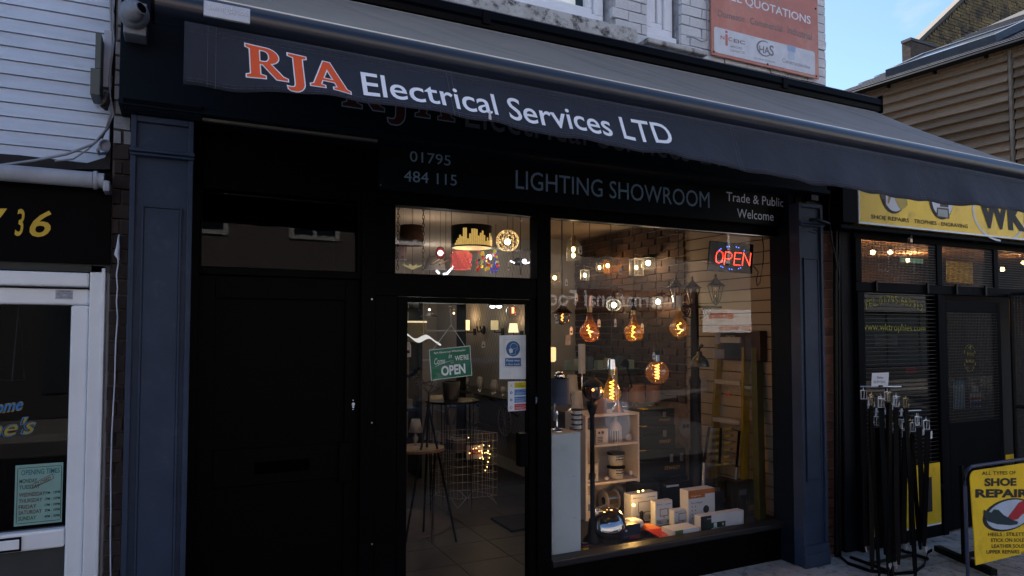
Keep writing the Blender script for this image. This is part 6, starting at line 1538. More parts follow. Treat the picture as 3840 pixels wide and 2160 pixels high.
MB().lathe(cg, [(r_*1.0, .096), (r_*1.02, .115), (r_*.95, .135), (r_*.5, .165), (r_*.3, .17), (r_*.28, .20), (0, .2)], 24).build('collar', cart, t); MB().lathe(cg, [(0, .0), (r_*1.0, .001), (r_*1.0, .006), (0, .007)], 24).build('base', cart, t)
MB().cyl((p.x, p.y, s1 + .2), (p.x, p.y, s1 + .235), r_*.26, n=12).build('screw_cap', MATS['brass_cap'], t)
p = W(2356, 1640, Ys + .06); r_ = S(13, 2356, Ys + .06)
t = thing('spotlight_bulb', 'small round spotlight bulb facing out on the top shelf', 'bulb', (p.x, p.y, s1)); c = Vector((p.x, p.y, s1 + r_))
MB().lathe(c, [(r_*.9, 0), (r_, .004), (r_*.98, .012), (r_*.75, .014), (r_*.4, -.012), (0, -.014)], 24, axis=(-.2, -1, 0)).build('reflector', cart, t); MB().cyl(c + Vector((0,.0,0)), c + Vector((.01,.05,0)), r_*.6, r_*.3, 12).build('body', cart, t)
s2 = shz[1] + .019
Yb = Ys + .08
for k, lb in enumerate(('lower tub of the stack of two on the middle shelf', 'upper tub of the stack of two on the middle shelf')):
    p = W(2310, 1795, Yb); r_ = S(31, 2310, Yb); zb = s2 + k * .112
    t = thing('fixings_tub', 'white and black lidded %s' % lb, 'tub', (p.x, Yb, zb), 'fixings tubs')
    MB().lathe((p.x, Yb, zb), [(0, 0), (r_*.88, .0), (r_*.96, .085)], 28).build('tub', M('clear_white_tub', (.42,.39,.38), .4), t)
    MB().lathe((p.x, Yb, zb), [(r_*.975, .084), (r_*1.1, .086), (r_*1.1, .102), (r_*.9, .106), (0, .104)], 28).build('lid', blackm, t)
    lbp = MB(); n_ = 10
    for j in range(n_):
        a0, a1 = R(-125 + 100*j/n_), R(-125 + 100*(j+1)/n_)
        lbp.add([(p.x + r_*.935*math.cos(a0), Yb + r_*.935*math.sin(a0), zb + .045), (p.x + r_*.935*math.cos(a1), Yb + r_*.935*math.sin(a1), zb + .045), (p.x + r_*.975*math.cos(a1), Yb + r_*.975*math.sin(a1), zb + .078), (p.x + r_*.975*math.cos(a0), Yb + r_*.975*math.sin(a0), zb + .078)], [(0,1,2,3)])
    lbp.build('label', ink, t)
    fr2 = lambda q: Vector((q.x, Yb - math.sqrt(max((r_*.985)**2 - (q.x - p.x)**2, 0)) - .001, q.z))
    text("MEGABUCKET", (p.x - r_*.62, Yb, zb + .056), (p.x + r_*.72, Yb, zb + .056), (p.x - r_*.62, Yb, zb + .070), cart2, t, weight=.02, warp=fr2)
    text(("ASSORTED PLUGS AND", "DRYWALL FIXINGS")[k], (p.x - r_*.62, Yb, zb + .030), (p.x + r_*.66, Yb, zb + .030), (p.x - r_*.62, Yb, zb + .038), ink, t, warp=lambda q: Vector((q.x, Yb - math.sqrt(max((r_*.975)**2 - (q.x - p.x)**2, 0)) - .001, q.z)))
b_, x0, x1, z0, z1 = boxy('plug_carton', 'white carton with a black plug picture on the middle shelf', 2203, 2244, 1722, 1790, Yb - .04, .10, cart, z0=s2)
MB().prism([(x0 + .008, z0 + .02), (x1 - .03, z0 + .02), (x1 - .025, z0 + .06), (x1 - .04, z0 + .075), (x0 + .012, z0 + .075)], Yb - .0415, Yb - .0404).build('printed_plug', ink, b_)
p = W(2372, 1780, Yb)
t = thing('loose_plug', 'loose white plug right end of the middle shelf', 'plug', (p.x, Yb, s2)); MB().box(p.x - .022, p.x + .022, Yb, Yb + .03, s2, s2 + .045).build('body', cart2, t, bevel=.008)
for dx_, dz_ in ((0, .03), (-.009, .012), (.009, .012)): B(p.x + dx_ - .002, p.x + dx_ + .002, Yb - .016, Yb - .001, s2 + dz_ - .003, s2 + dz_ + .003).build('pin', steel, t)
p = W(2275, 1785, Yb - .05); t = thing('plastic_packet', 'lump of clear plastic beside the lidded tubs', 'packet', (p.x, p.y, s2)); MB().ball((p.x, p.y, s2 + .018), .02, 12, 1.2, .7, .9).build('wrapping', M('crinkled_plastic', (.35,.33,.32), .25, bump=1, bs=60), t)
s3 = platz + .019
for k, (px, w_, mc, lb, rr_) in enumerate(((2286, 34, M('silver_wire', (.50,.46,.42), .25, .9, stretch=(120, 1, 1)), 'reel of silver wire on the bottom shelf', .085), (2340, 26, M('gold_wire', (.62,.45,.06), .3, .9, stretch=(120, 1, 1)), 'reel of gold wire on the bottom shelf', .10))):
    x0 = XX(px - w_/1.6, Ys + .12); x1 = XX(px + w_/1.6, Ys + .12) ; cz_ = s3 + rr_ + .002; Yr = Ys + .14 + .01 * k
    t = thing('cable_reel', lb, 'reel', ((x0+x1)/2, Yr, s3)); flg = M('clear_reel_flange', (.30,.26,.23), .35)
    for xx in (x0, x1): MB().lathe((xx, Yr, cz_), [(rr_*.38, -.003), (rr_, -.003), (rr_, .003), (rr_*.38, .003), (rr_*.38, -.003)], 30, axis=(1, 0, 0)).build('flange', flg, t)
    MB().cyl((x0 + .004, Yr, cz_), (x1 - .004, Yr, cz_), rr_*.80, n=30, cap=False).build('wire', mc, t); MB().cyl((x0 - .001, Yr, cz_), (x1 + .001, Yr, cz_), rr_*.37, n=20, cap=False).build('hub', M('dark_hub', (.02,.015,.01), .8), t)
b_, x0, x1, z0, z1 = boxy('blue_white_carton', 'small white and blue carton behind the lamp post on the bottom shelf', 2203, 2216, 1840, 1925, Ys + .02, .1, cart, z0=s3); print_on(b_, x0, x1, z0, z1, Ys + .02, .1, .9, .3, .6, M('blue_carton_print', (.05,.08,.2), .6))
# things on top of the unit
p = W(2318, 1530, Ys + .1)
t = thing('horn_lamp_base', 'bronze flared lamp base on top of the shelf unit', 'lamp base', (p.x, Ys + .1, szt)); MB().lathe((p.x, Ys + .1, szt + .001), [(.052, 0), (.050, .005), (.030, .03), (.014, .07), (.010, .14), (.009, .22)], 24).build('horn', M('bronze', (.30,.17,.10), .3, .9), t)
p = W(2254, 1530, Ys + .06)
t = thing('pink_box', 'dull pink box on top of the shelf unit behind the lamp post', 'box', (p.x, Ys + .06, szt)); B(p.x - .05, p.x + .055, Ys + .06, Ys + .16, szt + .001, szt + .13).build('carton', M('dull_pink_card', (.17,.12,.115), .7), t)
# stacked lamps behind on a rear counter
rc = thing('rear_counter', 'dark counter behind the window display', 'counter', (3.3, 5.6, 0)); B(3.22, 4.26, 5.45, 5.95, .0, .98).build('cabinet', M('dark_counter', (.03,.025,.022), .6), rc); B(3.19, 4.27, 5.42, 5.98, .981, 1.01).build('worktop', M('dark_worktop', (.05,.04,.035), .5), rc)
for k, (px, py, r0, r1, h, Y, col, lb) in enumerate(((2145, 1440, 24, 18, 34, 5.5, (.45,.42,.36), 'cream shade left of the smoked globe, back counter'), (2165, 1500, 22, 17, 34, 5.3, (.50,.48,.45), 'white shade below the cream one, back counter'), (2182, 1345, 13, 13, 55, 5.6, (.55,.55,.55), 'tall white ringed tube lamp on the back counter'), (2310, 1420, 9, 5, 44, 5.5, (.25,.30,.22), 'slim green glass bottle lamp on the back counter'), (2388, 1475, 31, 27, 32, 5.5, (.32,.13,.06), 'copper drum shade with wet sheen, nearer the dented bulbs'), (2450, 1475, 27, 25, 30, 5.55, (.26,.10,.05), 'copper drum shade under the round globe bulb'), (2352, 1490, 17, 15, 35, 5.6, (.14,.03,.04), 'maroon drum shade behind the teardrop bulb'))):
    p = W(px, py, Y); a, b, hh_ = S(r0, px, Y), S(r1, px, Y), S(h, px, Y)
    t = thing('table_lamp', lb, 'lamp', (p.x, Y, 1.01), 'unlit lamps on the back counter')
    MB().lathe(p, [(a, -hh_), (a*.995, -hh_*.96), (b, hh_*.97), (b*.98, hh_)], 28).build('shade', M('lamp_fabric_%s' % 'abcdefg'[k], col, .5, bump=.3, bs=150, spec=.6), t, solid=.002)
    MB().lathe((p.x, Y, 1.011), [(.05, 0), (.045, .01), (.01, .03), (.008, max(p.z - hh_ - 1.01, .02)), (.006, p.z - 1.01 + hh_*.5)], 16).build('stem', chrome, t)
t = thing('leaning_desk_lamp', 'black angled desk lamp arm behind the teardrop bulb', 'lamp', W(2370, 1500, 5.2)); MB().tube([W(2350, 1370, 5.2), W(2370, 1450, 5.2), W(2330, 1490, 5.2), W(2322, 1520, 5.2)], .009, 6).build('arm', blackm, t); MB().lathe(W(2345, 1362, 5.2), [(.045, -.03), (.03, .02), (.01, .04)], 18, axis=(.3, 0, 1)).build('head', blackm, t)
t = thing('wall_shelf', 'dim glass display shelf in front of the bricks', 'shelf', W(2300, 1330, 5.9)); B(XX(2120, 5.9, 1380), XX(2420, 5.9, 1380), 5.9, 6.1, ZZ(2270, 1385, 5.9) - .01, ZZ(2270, 1385, 5.9)).build('board', M('grey_blue_shelf', (.10,.13,.15), .4), t)
for k in range(7):
    x = XX(2135 + k * 38, 5.95, 1370); z = ZZ(2270, 1385, 5.9); t = thing('boxed_bulb', 'dim boxed bulb on the glass shelf, number along from the cream shade', 'box', (x, 5.95, z), 'boxed bulbs on the glass shelf')
    t['label'] = 'dim boxed bulb, %s from the left on the glass shelf before the bricks' % ordn[k]
    B(x - .035, x + .035, 5.93, 6.0, z + .001, z + .09 + .02 * (k % 3)).build('carton', (M('green_grey_card', (.20,.26,.22), .7), M('cream_card', (.34,.33,.28), .7), M('slate_card', (.06,.09,.12), .7))[k % 3], t)
# --- tool boxes
Yt = 4.80; tz_ = platz; blkp = M('black_tool_plastic', (.012,.012,.013), .45, bump=.2, spec=.4); yp = M('yellow_latch_plastic', (.60,.38,.02), .5)
hs = [(1902, 1795, 2400, 2580), (1795, 1690, 2400, 2574), (1690, 1602, 2404, 2534), (1602, 1540, 2408, 2530)]
z = platz
for k, (yb_, yt_, pa_, pb_2) in enumerate(hs):
    x0, x1 = XX(pa_, Yt, yb_), XX(pb_2, Yt, yb_); h = S(yb_ - yt_, 2480, Yt)
    t = thing('tool_box', 'black plastic tool box, %s of the stack beside the shelf unit' % ('bottom', 'second from the bottom', 'second from the top', 'topmost')[k], 'tool box', ((x0+x1)/2, Yt, z), 'stacked tool boxes')
    B(x0, x1, Yt, Yt + .22, z + .001, z + h*.62).build('tub', blkp, t, bevel=.008); B(x0 + .002, x1 - .002, Yt - .004, Yt + .222, z + h*.63, z + h - .001).build('lid', blkp, t, bevel=.008)
    B(x0 + .01, x0 + .06, Yt - .008, Yt + .08, z + h - .0005, z + h + .006).build('corner_grip', yp, t, bevel=.002)
    mx_ = x0 + (x1 - x0) * .66
    lt = B(mx_ - .016, mx_ + .016, Yt - .014, Yt - .005, z + h*.52, z + h*.80).build('latch', M('grey_latch', (.22,.23,.24), .35, .5), t, bevel=.002)
    if k < 2:
        B(x1 - .075, x1 - .045, Yt - .014, Yt - .005, z + h*.52, z + h*.80).build('latch', MATS['grey_latch'], t, bevel=.002)
    tx_on(t, "STANLEY", x0, x1, z, z + h, Yt - .001, .52, .86, .26, .12, M('dull_yellow_print', (.34,.19,.03), .5), .02)
    z += h
# --- step ladder and folded ladder
Yl = 4.55; yl_ = M('yellow_fibreglass', (.22,.135,.010), .5); yl2 = M('lime_fibreglass', (.055,.05,.010), .5)
t = thing('step_ladder', 'yellow fibreglass step ladder leaning by the slatwall', 'ladder', (XX(2735, Yl), Yl, platz))
RL = []
for (xa_, xb2, m_) in ((2700, 2668, yl_), (2798, 2790, yl_), (2838, 2850, yl2)):
    A, Z = WX(xa_, 1325, 4.37), WX(xb2, 1900, 4.26); A.z = 1.68; Z.z = platz; RL.append((A, Z)); w_ = .014 if m_ is yl_ else .030
    MB().hexa([Z + Vector((-.035,-w_,0)), Z + Vector((.035,-w_,0)), Z + Vector((.035,w_,0)), Z + Vector((-.035,w_,0)), A + Vector((-.035,-w_,0)), A + Vector((.035,-w_,0)), A + Vector((.035,w_,0)), A + Vector((-.035,w_,0))]).build('rail', m_, t)
def rung_(f, dx, h, n, m_):
    a = RL[0][0].lerp(RL[0][1], f) + Vector((dx, -.016, 0)); b = RL[1][0].lerp(RL[1][1], f) + Vector((dx, .016, 0)); e = Vector((.05, 0, 0)); u = Vector((0, 0, h))
    return MB().hexa([a - e, b - e, b + e, a + e, a - e + u, b - e + u, b + e + u, a + e + u]).build(n, m_, t)
rung_(.02, 0, .05, 'top_tray', M('light_grey_tray', (.30,.27,.24), .5))
for f_ in (.27, .5, .73): rung_(f_, 0, .035, 'step', M('ladder_aluminium', (.36,.31,.27), .4, .3))
q_ = WX(2728, 1480, 4.24); o = B(q_.x - .002, q_.x, q_.y - .03, q_.y + .03, q_.z - .008, q_.z + .008).build('red_sticker', M('red_sticker', (.45,.04,.03), .5), t)
Yk = 4.36
t = thing('telescopic_ladder', 'collapsed telescopic ladder wrapped in clear plastic before the step ladder', 'ladder', (XX(2720, Yk), Yk, platz))
for k in range(6):
    y_ = 1608 + k * 26; x0, x1 = XX(2668 - k*1.5, Yk, y_), XX(2752 - k*1.5, Yk, y_); z_ = ZZ(2710, y_ + 4, Yk); B(x0, x1, Yk, Yk + .035, z_ - .006, z_ + .014).build('rung', M('silver_rung', (.28,.26,.25), .35, .5), t)
    B(x0 + (x1-x0)*.26, x0 + (x1-x0)*.50, Yk - .002, Yk + .001, z_ - .004, z_ + .012).build('yellow_label', yp, t); B(x0 + (x1-x0)*.60, x0 + (x1-x0)*.86, Yk - .002, Yk + .001, z_ - .004, z_ + .012).build('yellow_label', yp, t)
for a, b in (((2660, 1600), (2640, 1735)), ((2704, 1605), (2698, 1738)), ((2772, 1616), (2762, 1752))):
    MB().tube([W(a[0], a[1], Yk - .01), W(b[0], b[1], Yk - .01)], .011, 8).build('upright', blackm, t)
for a, b in (((2640, 1735), (2632, 1960)), ((2762, 1752), (2748, 1975))): MB().tube([W(*a, Yk), W(*b, Yk)], .013, 8).build('leg', M('scuffed_silver', (.30,.30,.32), .35, .5), t)
o = MB().box(XX(2640, Yk-.02, 1700), XX(2775, Yk-.02, 1700), Yk - .03, Yk - .028, ZZ(2700, 1900, Yk), ZZ(2700, 1595, Yk)).build('wrapping', GLASS('shrink_wrap', (.95,.95,.95), 1.5, rough=.12), t)
# heater cabinet and leaflets by the slatwall
c0 = WX(2850, 1290, 4.33); c1 = WX(2700, 1290, 4.33); zc0, zc1 = WX(2775, 1352, 4.33).z, WX(2775, 1240, 4.33).z
t = thing('tool_display_case', 'dark red drill display case hanging high on the slatwall', 'display case', (4.37, (c0.y + c1.y)/2, zc0))
B(4.33, 4.415, c0.y, c1.y, zc0, zc1).build('case_body', M('dark_maroon_case', (.030,.010,.010), .5), t, bevel=.01)
B(4.327, 4.3295, c1.y - (c1.y - c0.y)*.50, c1.y - (c1.y - c0.y)*.10, zc0 + .03, zc1 - .02).build('front_panel', M('black_case_panel', (.004,.004,.004), .4), t)
text("EXCEL", (4.3255, c1.y - (c1.y - c0.y)*.18, zc1 - .06), (4.3255, c1.y - (c1.y - c0.y)*.42, zc1 - .06), (4.3255, c1.y - (c1.y - c0.y)*.18, zc1 - .042), MATS['pale_label'], t)
for k, (a, b, c_, d_) in enumerate(((2683, 2700, 1245, 1290), (2676, 2716, 1310, 1345), (2575, 2617, 1410, 1445), (2629, 2650, 1410, 1475))):
    note('price_card', ['white price card left of the dark red case', 'white leaflet under the dark red case', 'white card pinned left of the tall lamp post', 'cream card right of the tall lamp post'][k], a, b, c_, d_, (4.55, 4.55, 5.05, 4.85)[k], M('pinned_card', (.34,.31,.30), .7), 'card')
c = W(2571, 1602, 4.9); t = thing('round_fan_pack', 'round white two lobed pack behind the tool boxes', 'pack', c); disc(c, S(30, 2571, 4.9), 4.9, M('pale_pack', (.20,.20,.22), .5), t, 'face', 1.15); disc(c + Vector((-.018,0,.01)), .020, 4.898, M('brown_lobe', (.06,.03,.025), .6), t, 'lobe'); disc(c + Vector((.022,0,.01)), .020, 4.898, MATS['brown_lobe'], t, 'lobe')

# --- cartons on the platform front
def ledbox(lb, px0, px1, py0, py1, Y, dep=.06, pic=True):
    t, x0, x1, z0, z1 = boxy('floodlight_carton', lb, px0, px1, py0, py1, Y, dep, cart2, z0=platz, group='floodlight cartons')
    if pic:
        w = x1 - x0; cx_, cz_ = x0 + w*.5, z0 + (z1 - z0)*.52; a, b_h = w*.24, w*.17
        m = MB(); m.box(cx_ - a, cx_ + a, Y - .0014, Y - .0004, cz_ + b_h - .004, cz_ + b_h); m.box(cx_ - a, cx_ + a, Y - .0014, Y - .0004, cz_ - b_h, cz_ - b_h + .004); m.box(cx_ - a, cx_ - a + .004, Y - .0014, Y - .0004, cz_ - b_h, cz_ + b_h); m.box(cx_ + a - .004, cx_ + a, Y - .0014, Y - .0004, cz_ - b_h, cz_ + b_h)
        m.box(cx_ - .003, cx_ + .003, Y - .0014, Y - .0004, cz_ - b_h - .016, cz_ - b_h); m.build('printed_floodlight', ink, t)
    tx_on(t, "MiniSun", x0, x1, z0, z1, Y, .08, .40, .84, .05, M('grey_carton_print', (.10,.11,.16), .6)); print_on(t, x0, x1, z0, z1, Y, .60, .92, .84, .86, MATS['grey_carton_print']); print_on(t, x0, x1, z0, z1, Y, .06, .94, .04, .24, M('pale_carton_band', (.30,.33,.40), .6))
    for j in range(3): B(x0 + (x1-x0)*.10, x0 + (x1-x0)*(.40 - .05*j), Y - .0022, Y - .0016, z0 + (z1-z0)*(.08 + .045*j), z0 + (z1-z0)*(.095 + .045*j)).build('small_print', ink, t)
    for j in range(6): B(x0 + (x1-x0)*(.66 + .04*j), x0 + (x1-x0)*(.68 + .04*j), Y - .0022, Y - .0016, z0 + (z1-z0)*.07, z0 + (z1-z0)*.19).build('barcode_bar', ink, t)
    return t
ledbox('biggest pale floodlight carton with a glowing orange lamp in front of it', 2368, 2466, 1850, 1955, Yof(2417, 1955), .10, True)
ledbox('square floodlight carton with a black floodlight picture, middle of the three', 2458, 2522, 1878, 1968, Yof(2490, 1968))
ledbox('floodlight carton with a floodlight picture right of the middle one', 2528, 2594, 1910, 1968, Yof(2560, 1968))
Yf_ = Yof(2632, 1962)
b_, x0, x1, z0, z1 = boxy('fan_heater_carton', 'tall orange topped fan heater carton', 2582, 2682, 1835, 1962, Yf_, .10, cart2, z0=platz)
print_on(b_, x0, x1, z0, z1, Yf_, 0, 1, .86, 1, M('orange_carton_print', (.42,.12,.02), .5)); print_on(b_, x0, x1, z0, z1, Yf_, 0, .62, .76, .862, MATS['orange_carton_print'])
tx_on(b_, "kingavon", x0, x1, z0, z1, Yf_ - .002, .10, .46, .80, .06, cart2); tx_on(b_, "Fan Heater", x0, x1, z0, z1, Yf_, .10, .54, .60, .06, MATS['grey_carton_print'])
for r in range(4):
    for c_ in range(2): disc(Vector((x0 + (x1-x0)*(.14 + .12*c_), 0, z0 + (z1-z0)*(.52 - .11*r))), .006, Yf_ - .0012, MATS['orange_carton_print'], b_, 'print_dot', 1, 12)
disc(Vector((x0 + (x1-x0)*.66, 0, z0 + (z1-z0)*.40)), .030, Yf_ - .0012, M('dark_heater_print', (.02,.022,.026), .5), b_, 'printed_heater')
Ye = Yof(2709, 1985); b_, x0, x1, z0, z1 = boxy('exit_light_carton', 'long white emergency exit light carton at the front right of the display', 2628, 2790, 1925, 1985, Ye, .07, cart2, z0=platz)
print_on(b_, x0, x1, z0, z1, Ye, .0, .24, .0, .98, M('black_carton_print', (.01,.011,.014), .5)); print_on(b_, x0, x1, z0, z1, Ye - .001, .12, .56, .18, .52, M('exit_green', (.005,.035,.018), .5)); tx_on(b_, "Saxby", x0, x1, z0, z1, Ye - .001, .14, .24, .74, .10, cart2)
print_on(b_, x0, x1, z0, z1, Ye - .002, .29, .36, .20, .50, cart2, 'exit_panel')
cx_ = x0 + (x1-x0)*.50; cz_ = z0 + (z1-z0)*.34; MB().prism([(cx_ - .003, cz_ - .012), (cx_ + .003, cz_ - .012), (cx_ + .003, cz_), (cx_ + .010, cz_), (cx_, cz_ + .012), (cx_ - .010, cz_), (cx_ - .003, cz_)], Ye - .0034, Ye - .0024).build('up_arrow', cart2, b_)
mx2 = x0 + (x1-x0)*.325; MB().tube([(mx2 - .004, Ye - .004, z0 + .014), (mx2, Ye - .004, z0 + .022), (mx2 + .002, Ye - .004, z0 + .032), (mx2 + .006, Ye - .004, z0 + .024)], .0016, 4).build('running_figure', MATS['exit_green'], b_)
b_, x0, x1, z0, z1 = boxy('flat_bulb_carton', 'low white carton with green corner and blue edge at the window front', 2527, 2622, 1966, 2003, 3.985, .14, cart2, z0=platz)
print_on(b_, x0, x1, z0, z1, 3.985, .06, .36, .0, 1, M('green_carton_print', (.06,.14,.03), .5)); print_on(b_, x0, x1, z0, z1, 3.985, .52, 1, .0, .55, M('mid_blue_print', (.04,.16,.38), .5))
# dark appliance carton
b_, x0, x1, z0, z1 = boxy('appliance_carton', 'black appliance carton with a white round picture behind the fan heater carton', 2490, 2590, 1830, 1940, 4.62, .12, M('matt_black_carton', (.010,.010,.011), .5), z0=platz + .0); print_on(b_, x0, x1, z0, z1, 4.62, .10, .56, .86, .93, M('pale_badge', (.40,.45,.60), .5)); disc(Vector((x0 + (x1-x0)*.80, 0, z0 + (z1-z0)*.35)), .035, 4.618, M('grey_disc', (.10,.10,.11), .6), b_, 'printed_disc')
for k, (px, pyb, wpx, hpx, dep, col, lb) in enumerate(((2430, 1930, 90, 120, .14, (.012,.012,.014), 'black boxed goods behind the biggest floodlight carton'), (2700, 1900, 130, 95, .16, (.020,.016,.014), 'dark brown box behind the exit light carton'), (2800, 1935, 70, 130, .12, (.035,.030,.028), 'dark grey box near the right end of the display'), (2460, 2004, 46, 22, .06, (.02,.05,.10), 'flat navy packet between the orange strips and the low carton'), (2740, 2000, 60, 16, .05, (.10,.09,.085), 'flat grey packet before the exit light carton'), (2380, 2020, 40, 14, .05, (.16,.02,.03), 'small dull red packet in front of the blue carton'))):
    Y_ = Yof(px, pyb); t, x0, x1, z0, z1 = boxy('stock_carton', lb, px - wpx/2, px + wpx/2, pyb - hpx, pyb, Y_, dep, M('stock_carton_%s' % 'abcdef'[k], col, .45, bump=.2), z0=platz)
    print_on(t, x0, x1, z0, z1, Y_, .1, .5, .62, .78, M('dim_label_print', (.12,.12,.13), .6), 'label'); print_on(t, x0, x1, z0, z1, Y_, .6, .9, .15, .30, M('dim_amber_print', (.20,.10,.02), .6), 'label')
# orange lamp: small bottle lamp with glowing dots
t = thing('string_light_bottle', 'small dark ornament with orange fairy lights before the biggest carton', 'ornament', W(2405, 1930, 4.40)); q = W(2406, 1940, 4.40)
MB().lathe((q.x, q.y, platz), [(.03, 0), (.035, .03), (.012, .06), (.018, .10), (.008, .115)], 14).build('figure', blackm, t)
for (a, b, r_) in ((2376, 1894, .012), (2394, 1843, .008), (2411, 1840, .007)): MB().ball(W(a, b, 4.38), r_, 10).build('glowing_bulb', GLOW('amber_glow', (1,.48,.08), 16), t)
lamp(W(2366, 1880, 4.34), 9, (1,.55,.16), .02)
# chrome disc light, white disc light on blue box
c = W(2284, 1952, 4.20); r_ = S(68, 2284, 4.20)
t = thing('chrome_ceiling_light', 'big mirror chrome dome light resting on its side on the platform', 'light', c)
MB().lathe(c, [(0, .030), (r_*.35, .028), (r_*.62, .020), (r_*.80, .006), (r_*.93, -.012), (r_, -.030), (r_*.97, -.048), (r_*.85, -.060), (0, -.064)], 40, axis=(-.25, -.72, .62)).build('dome', M('mirror_chrome', (.42,.43,.46), .06, 1, var=.03), t)
c2_ = W(2374, 1948, 4.28); r_ = S(40, 2374, 4.28)
zbx = platz + .055
t = thing('round_bulkhead_light', 'glossy white round ceiling light on a dark blue box', 'light', (c2_.x, 4.28, zbx)); MB().lathe((c2_.x, 4.28, zbx + .001), [(r_*.9, 0), (r_, .008), (r_*1.0, .022), (r_*.86, .040), (r_*.5, .050), (0, .053)], 32).build('diffuser', M('gloss_white', (.60,.60,.64), .15), t)
b_, x0, x1, z0, z1 = boxy('blue_carton', 'small dark blue carton under the round white light', 2330, 2402, 1958, 2012, 4.16, .14, M('dark_blue_carton', (.010,.018,.045), .4), z0=platz); disc(Vector((x0 + (x1-x0)*.26, 0, z0 + (z1-z0)*.62)), .008, 4.1588, cart2, b_, 'white_dot'); tx_on(b_, "LED PANEL", x0, x1, z0, z1, 4.16, .14, .84, .14, .14, MATS['grey_carton_print'])
# cable tie packet
q0 = W(2410, 1972, 4.2); t = thing('cable_tie_pack', 'clear packet of red and orange strips sloping to the sill', 'packet', (q0.x, 4.1, platz))
for k in range(7):
    a = Vector((q0.x + .0 + k*.017, 4.30 - .003*k, platz + .045)); b = Vector((q0.x + .055 + k*.020, 3.99, platz + .008)); mid_ = a.lerp(b, .45) + Vector((0,0,.012))
    MB().tube([a, mid_, b], .0075, 6).build('red_strip', M('red_translucent', (.50,.025,.015), .25, emit=.03), t); MB().tube([a + Vector((.004,0,.008)), mid_ + Vector((.004,0,.008))], .004, 5).build('orange_clip', M('orange_plastic', (.75,.20,.03), .3), t)
MB().hexa([(q0.x - .01, 4.31, platz + .002), (q0.x + .07, 3.975, platz + .002), (q0.x + .23, 3.975, platz + .002), (q0.x + .14, 4.30, platz + .002), (q0.x - .01, 4.31, platz + .058), (q0.x + .07, 3.975, platz + .02), (q0.x + .23, 3.975, platz + .02), (q0.x + .14, 4.30, platz + .058)]).build('sleeve', MATS['shrink_wrap'], t)
# tape strips, chain, red packet
q = W(2187, 2030, 4.05); t = thing('insulation_tape_pack', 'pack of black, red, yellow and blue tape beside the cabinet foot', 'tape', (q.x, 4.05, platz))
for k, c_ in enumerate(((.02,.12,.35), (.60,.55,.02), (.22,.02,.03), (.02,.02,.02))): B(q.x - .012, q.x + .030, 4.02 + .004*k, 4.05 + .004*k, platz + .002 + k*.017, platz + .017 + k*.017).build('tape_roll', M('tape_%s' % ('blue', 'yellow', 'red', 'black')[k], c_, .4), t, bevel=.003)
q = W(2230, 2040, 3.99); t = thing('red_packet', 'small red and clear packet on the window sill end', 'packet', (q.x, 3.99, platz)); MB().ball((q.x, 3.995, platz + .012), .03, 14, 1.0, .5, .4).build('packet', M('red_foil', (.28,.02,.03), .3, bump=1, bs=60), t)
t = thing('steel_chain', 'small heap of steel chain links on the sill', 'chain', W(2310, 2032, 3.99))
for k in range(7):
    c = W(2285 + k * 11, 2036 - (k % 2) * 8 - k*1.2, 3.99); c.z = platz + .008 + (k % 2) * .006; a0 = k * 1.1
    MB().tube([c + Vector((.015*math.cos(a)*math.cos(a0), .012*math.cos(a)*math.sin(a0), .008*math.sin(a))) + Vector((0,0,.002)) for a in [R(30*j) for j in range(13)]], .0028, 6).build('link', chrome, t)

# ================================================================== SEEN THROUGH THE LIGHT OVER THE DOOR
def Tq(x, y): return 1440 + x / 4.025, 740 + y / 4.025
def drum(name, lb, zx, zy, rw, hh, Y, mat, cat='lampshade', taper=1.0, cordm=None, em=None, watt=0, col=(1,.7,.4), rim=None, group=None):
    px, py = Tq(zx, zy); p = W(px, py, Y); r_ = S(rw/4.025, px, Y); h = S(hh/4.025, px, Y)
    t = thing(name, lb, cat, p, group)
    MB().lathe(p, [(r_, -h), (r_*taper, h)], 36).build('shade', mat, t, solid=.0025)
    if rim: MB().lathe(p, [(r_*1.004, -h), (r_*1.004, -h*.93)], 36).build('rim', rim, t, solid=.003)
    cord_up(p + Vector((0,0,0)), t, cordm or M('grey_flex', (.25,.21,.18), .7), r=.0012)
    if em: MB().ball(p + Vector((0,0,-h*.1)), .028, 12).build('bulb', em, t)
    MB().lathe((p.x, p.y, CE), [(.05, -.001), (.045, -.02), (.01, -.045)], 18).build('ceiling_rose', M('dull_rose', (.20,.15,.12), .6), t)
    if watt: lamp(p + Vector((0,0,-h*.3)), watt, col, .03)
    return t, p, r_, h
t, p, r_, h = drum('skyline_lampshade', 'large black drum lampshade with a gold city skyline, in the light over the door', 1326, 605, 305, 165, 5.0, M('black_shade_fabric', (.008,.008,.006), .6), em=whiteg, watt=1.2, rim=blackm)
sk2 = MB(); prof_ = [0,.25,.35,.5,.42,.85,.85,.3,.55,.8,.8,.78,.45,.6,.72,.5,.2,.4,.25,.65,.5,.3,.45,.35,.2,.4]
for k, hv in enumerate(prof_):
    a0, a1 = R(-168 + 156*k/len(prof_)), R(-168 + 156*(k + .93)/len(prof_)); rr_ = r_*1.008
    for (b0, b1) in ((a0, (a0+a1)/2), ((a0+a1)/2, a1)):
        sk2.add([(p.x + rr_*math.cos(b), p.y + rr_*math.sin(b), z) for b, z in ((b0, p.z - h*.86), (b1, p.z - h*.86), (b1, p.z - h*.86 + h*1.75*max(hv, .12)), (b0, p.z - h*.86 + h*1.75*max(hv, .12)))], [(0,1,2,3)])
sk2.build('skyline_print', M('lit_gold_fabric', (.45,.30,.07), .5, emit=.35, ecol=(1,.62,.16), var=.3, ns=30), t, kind='stuff')
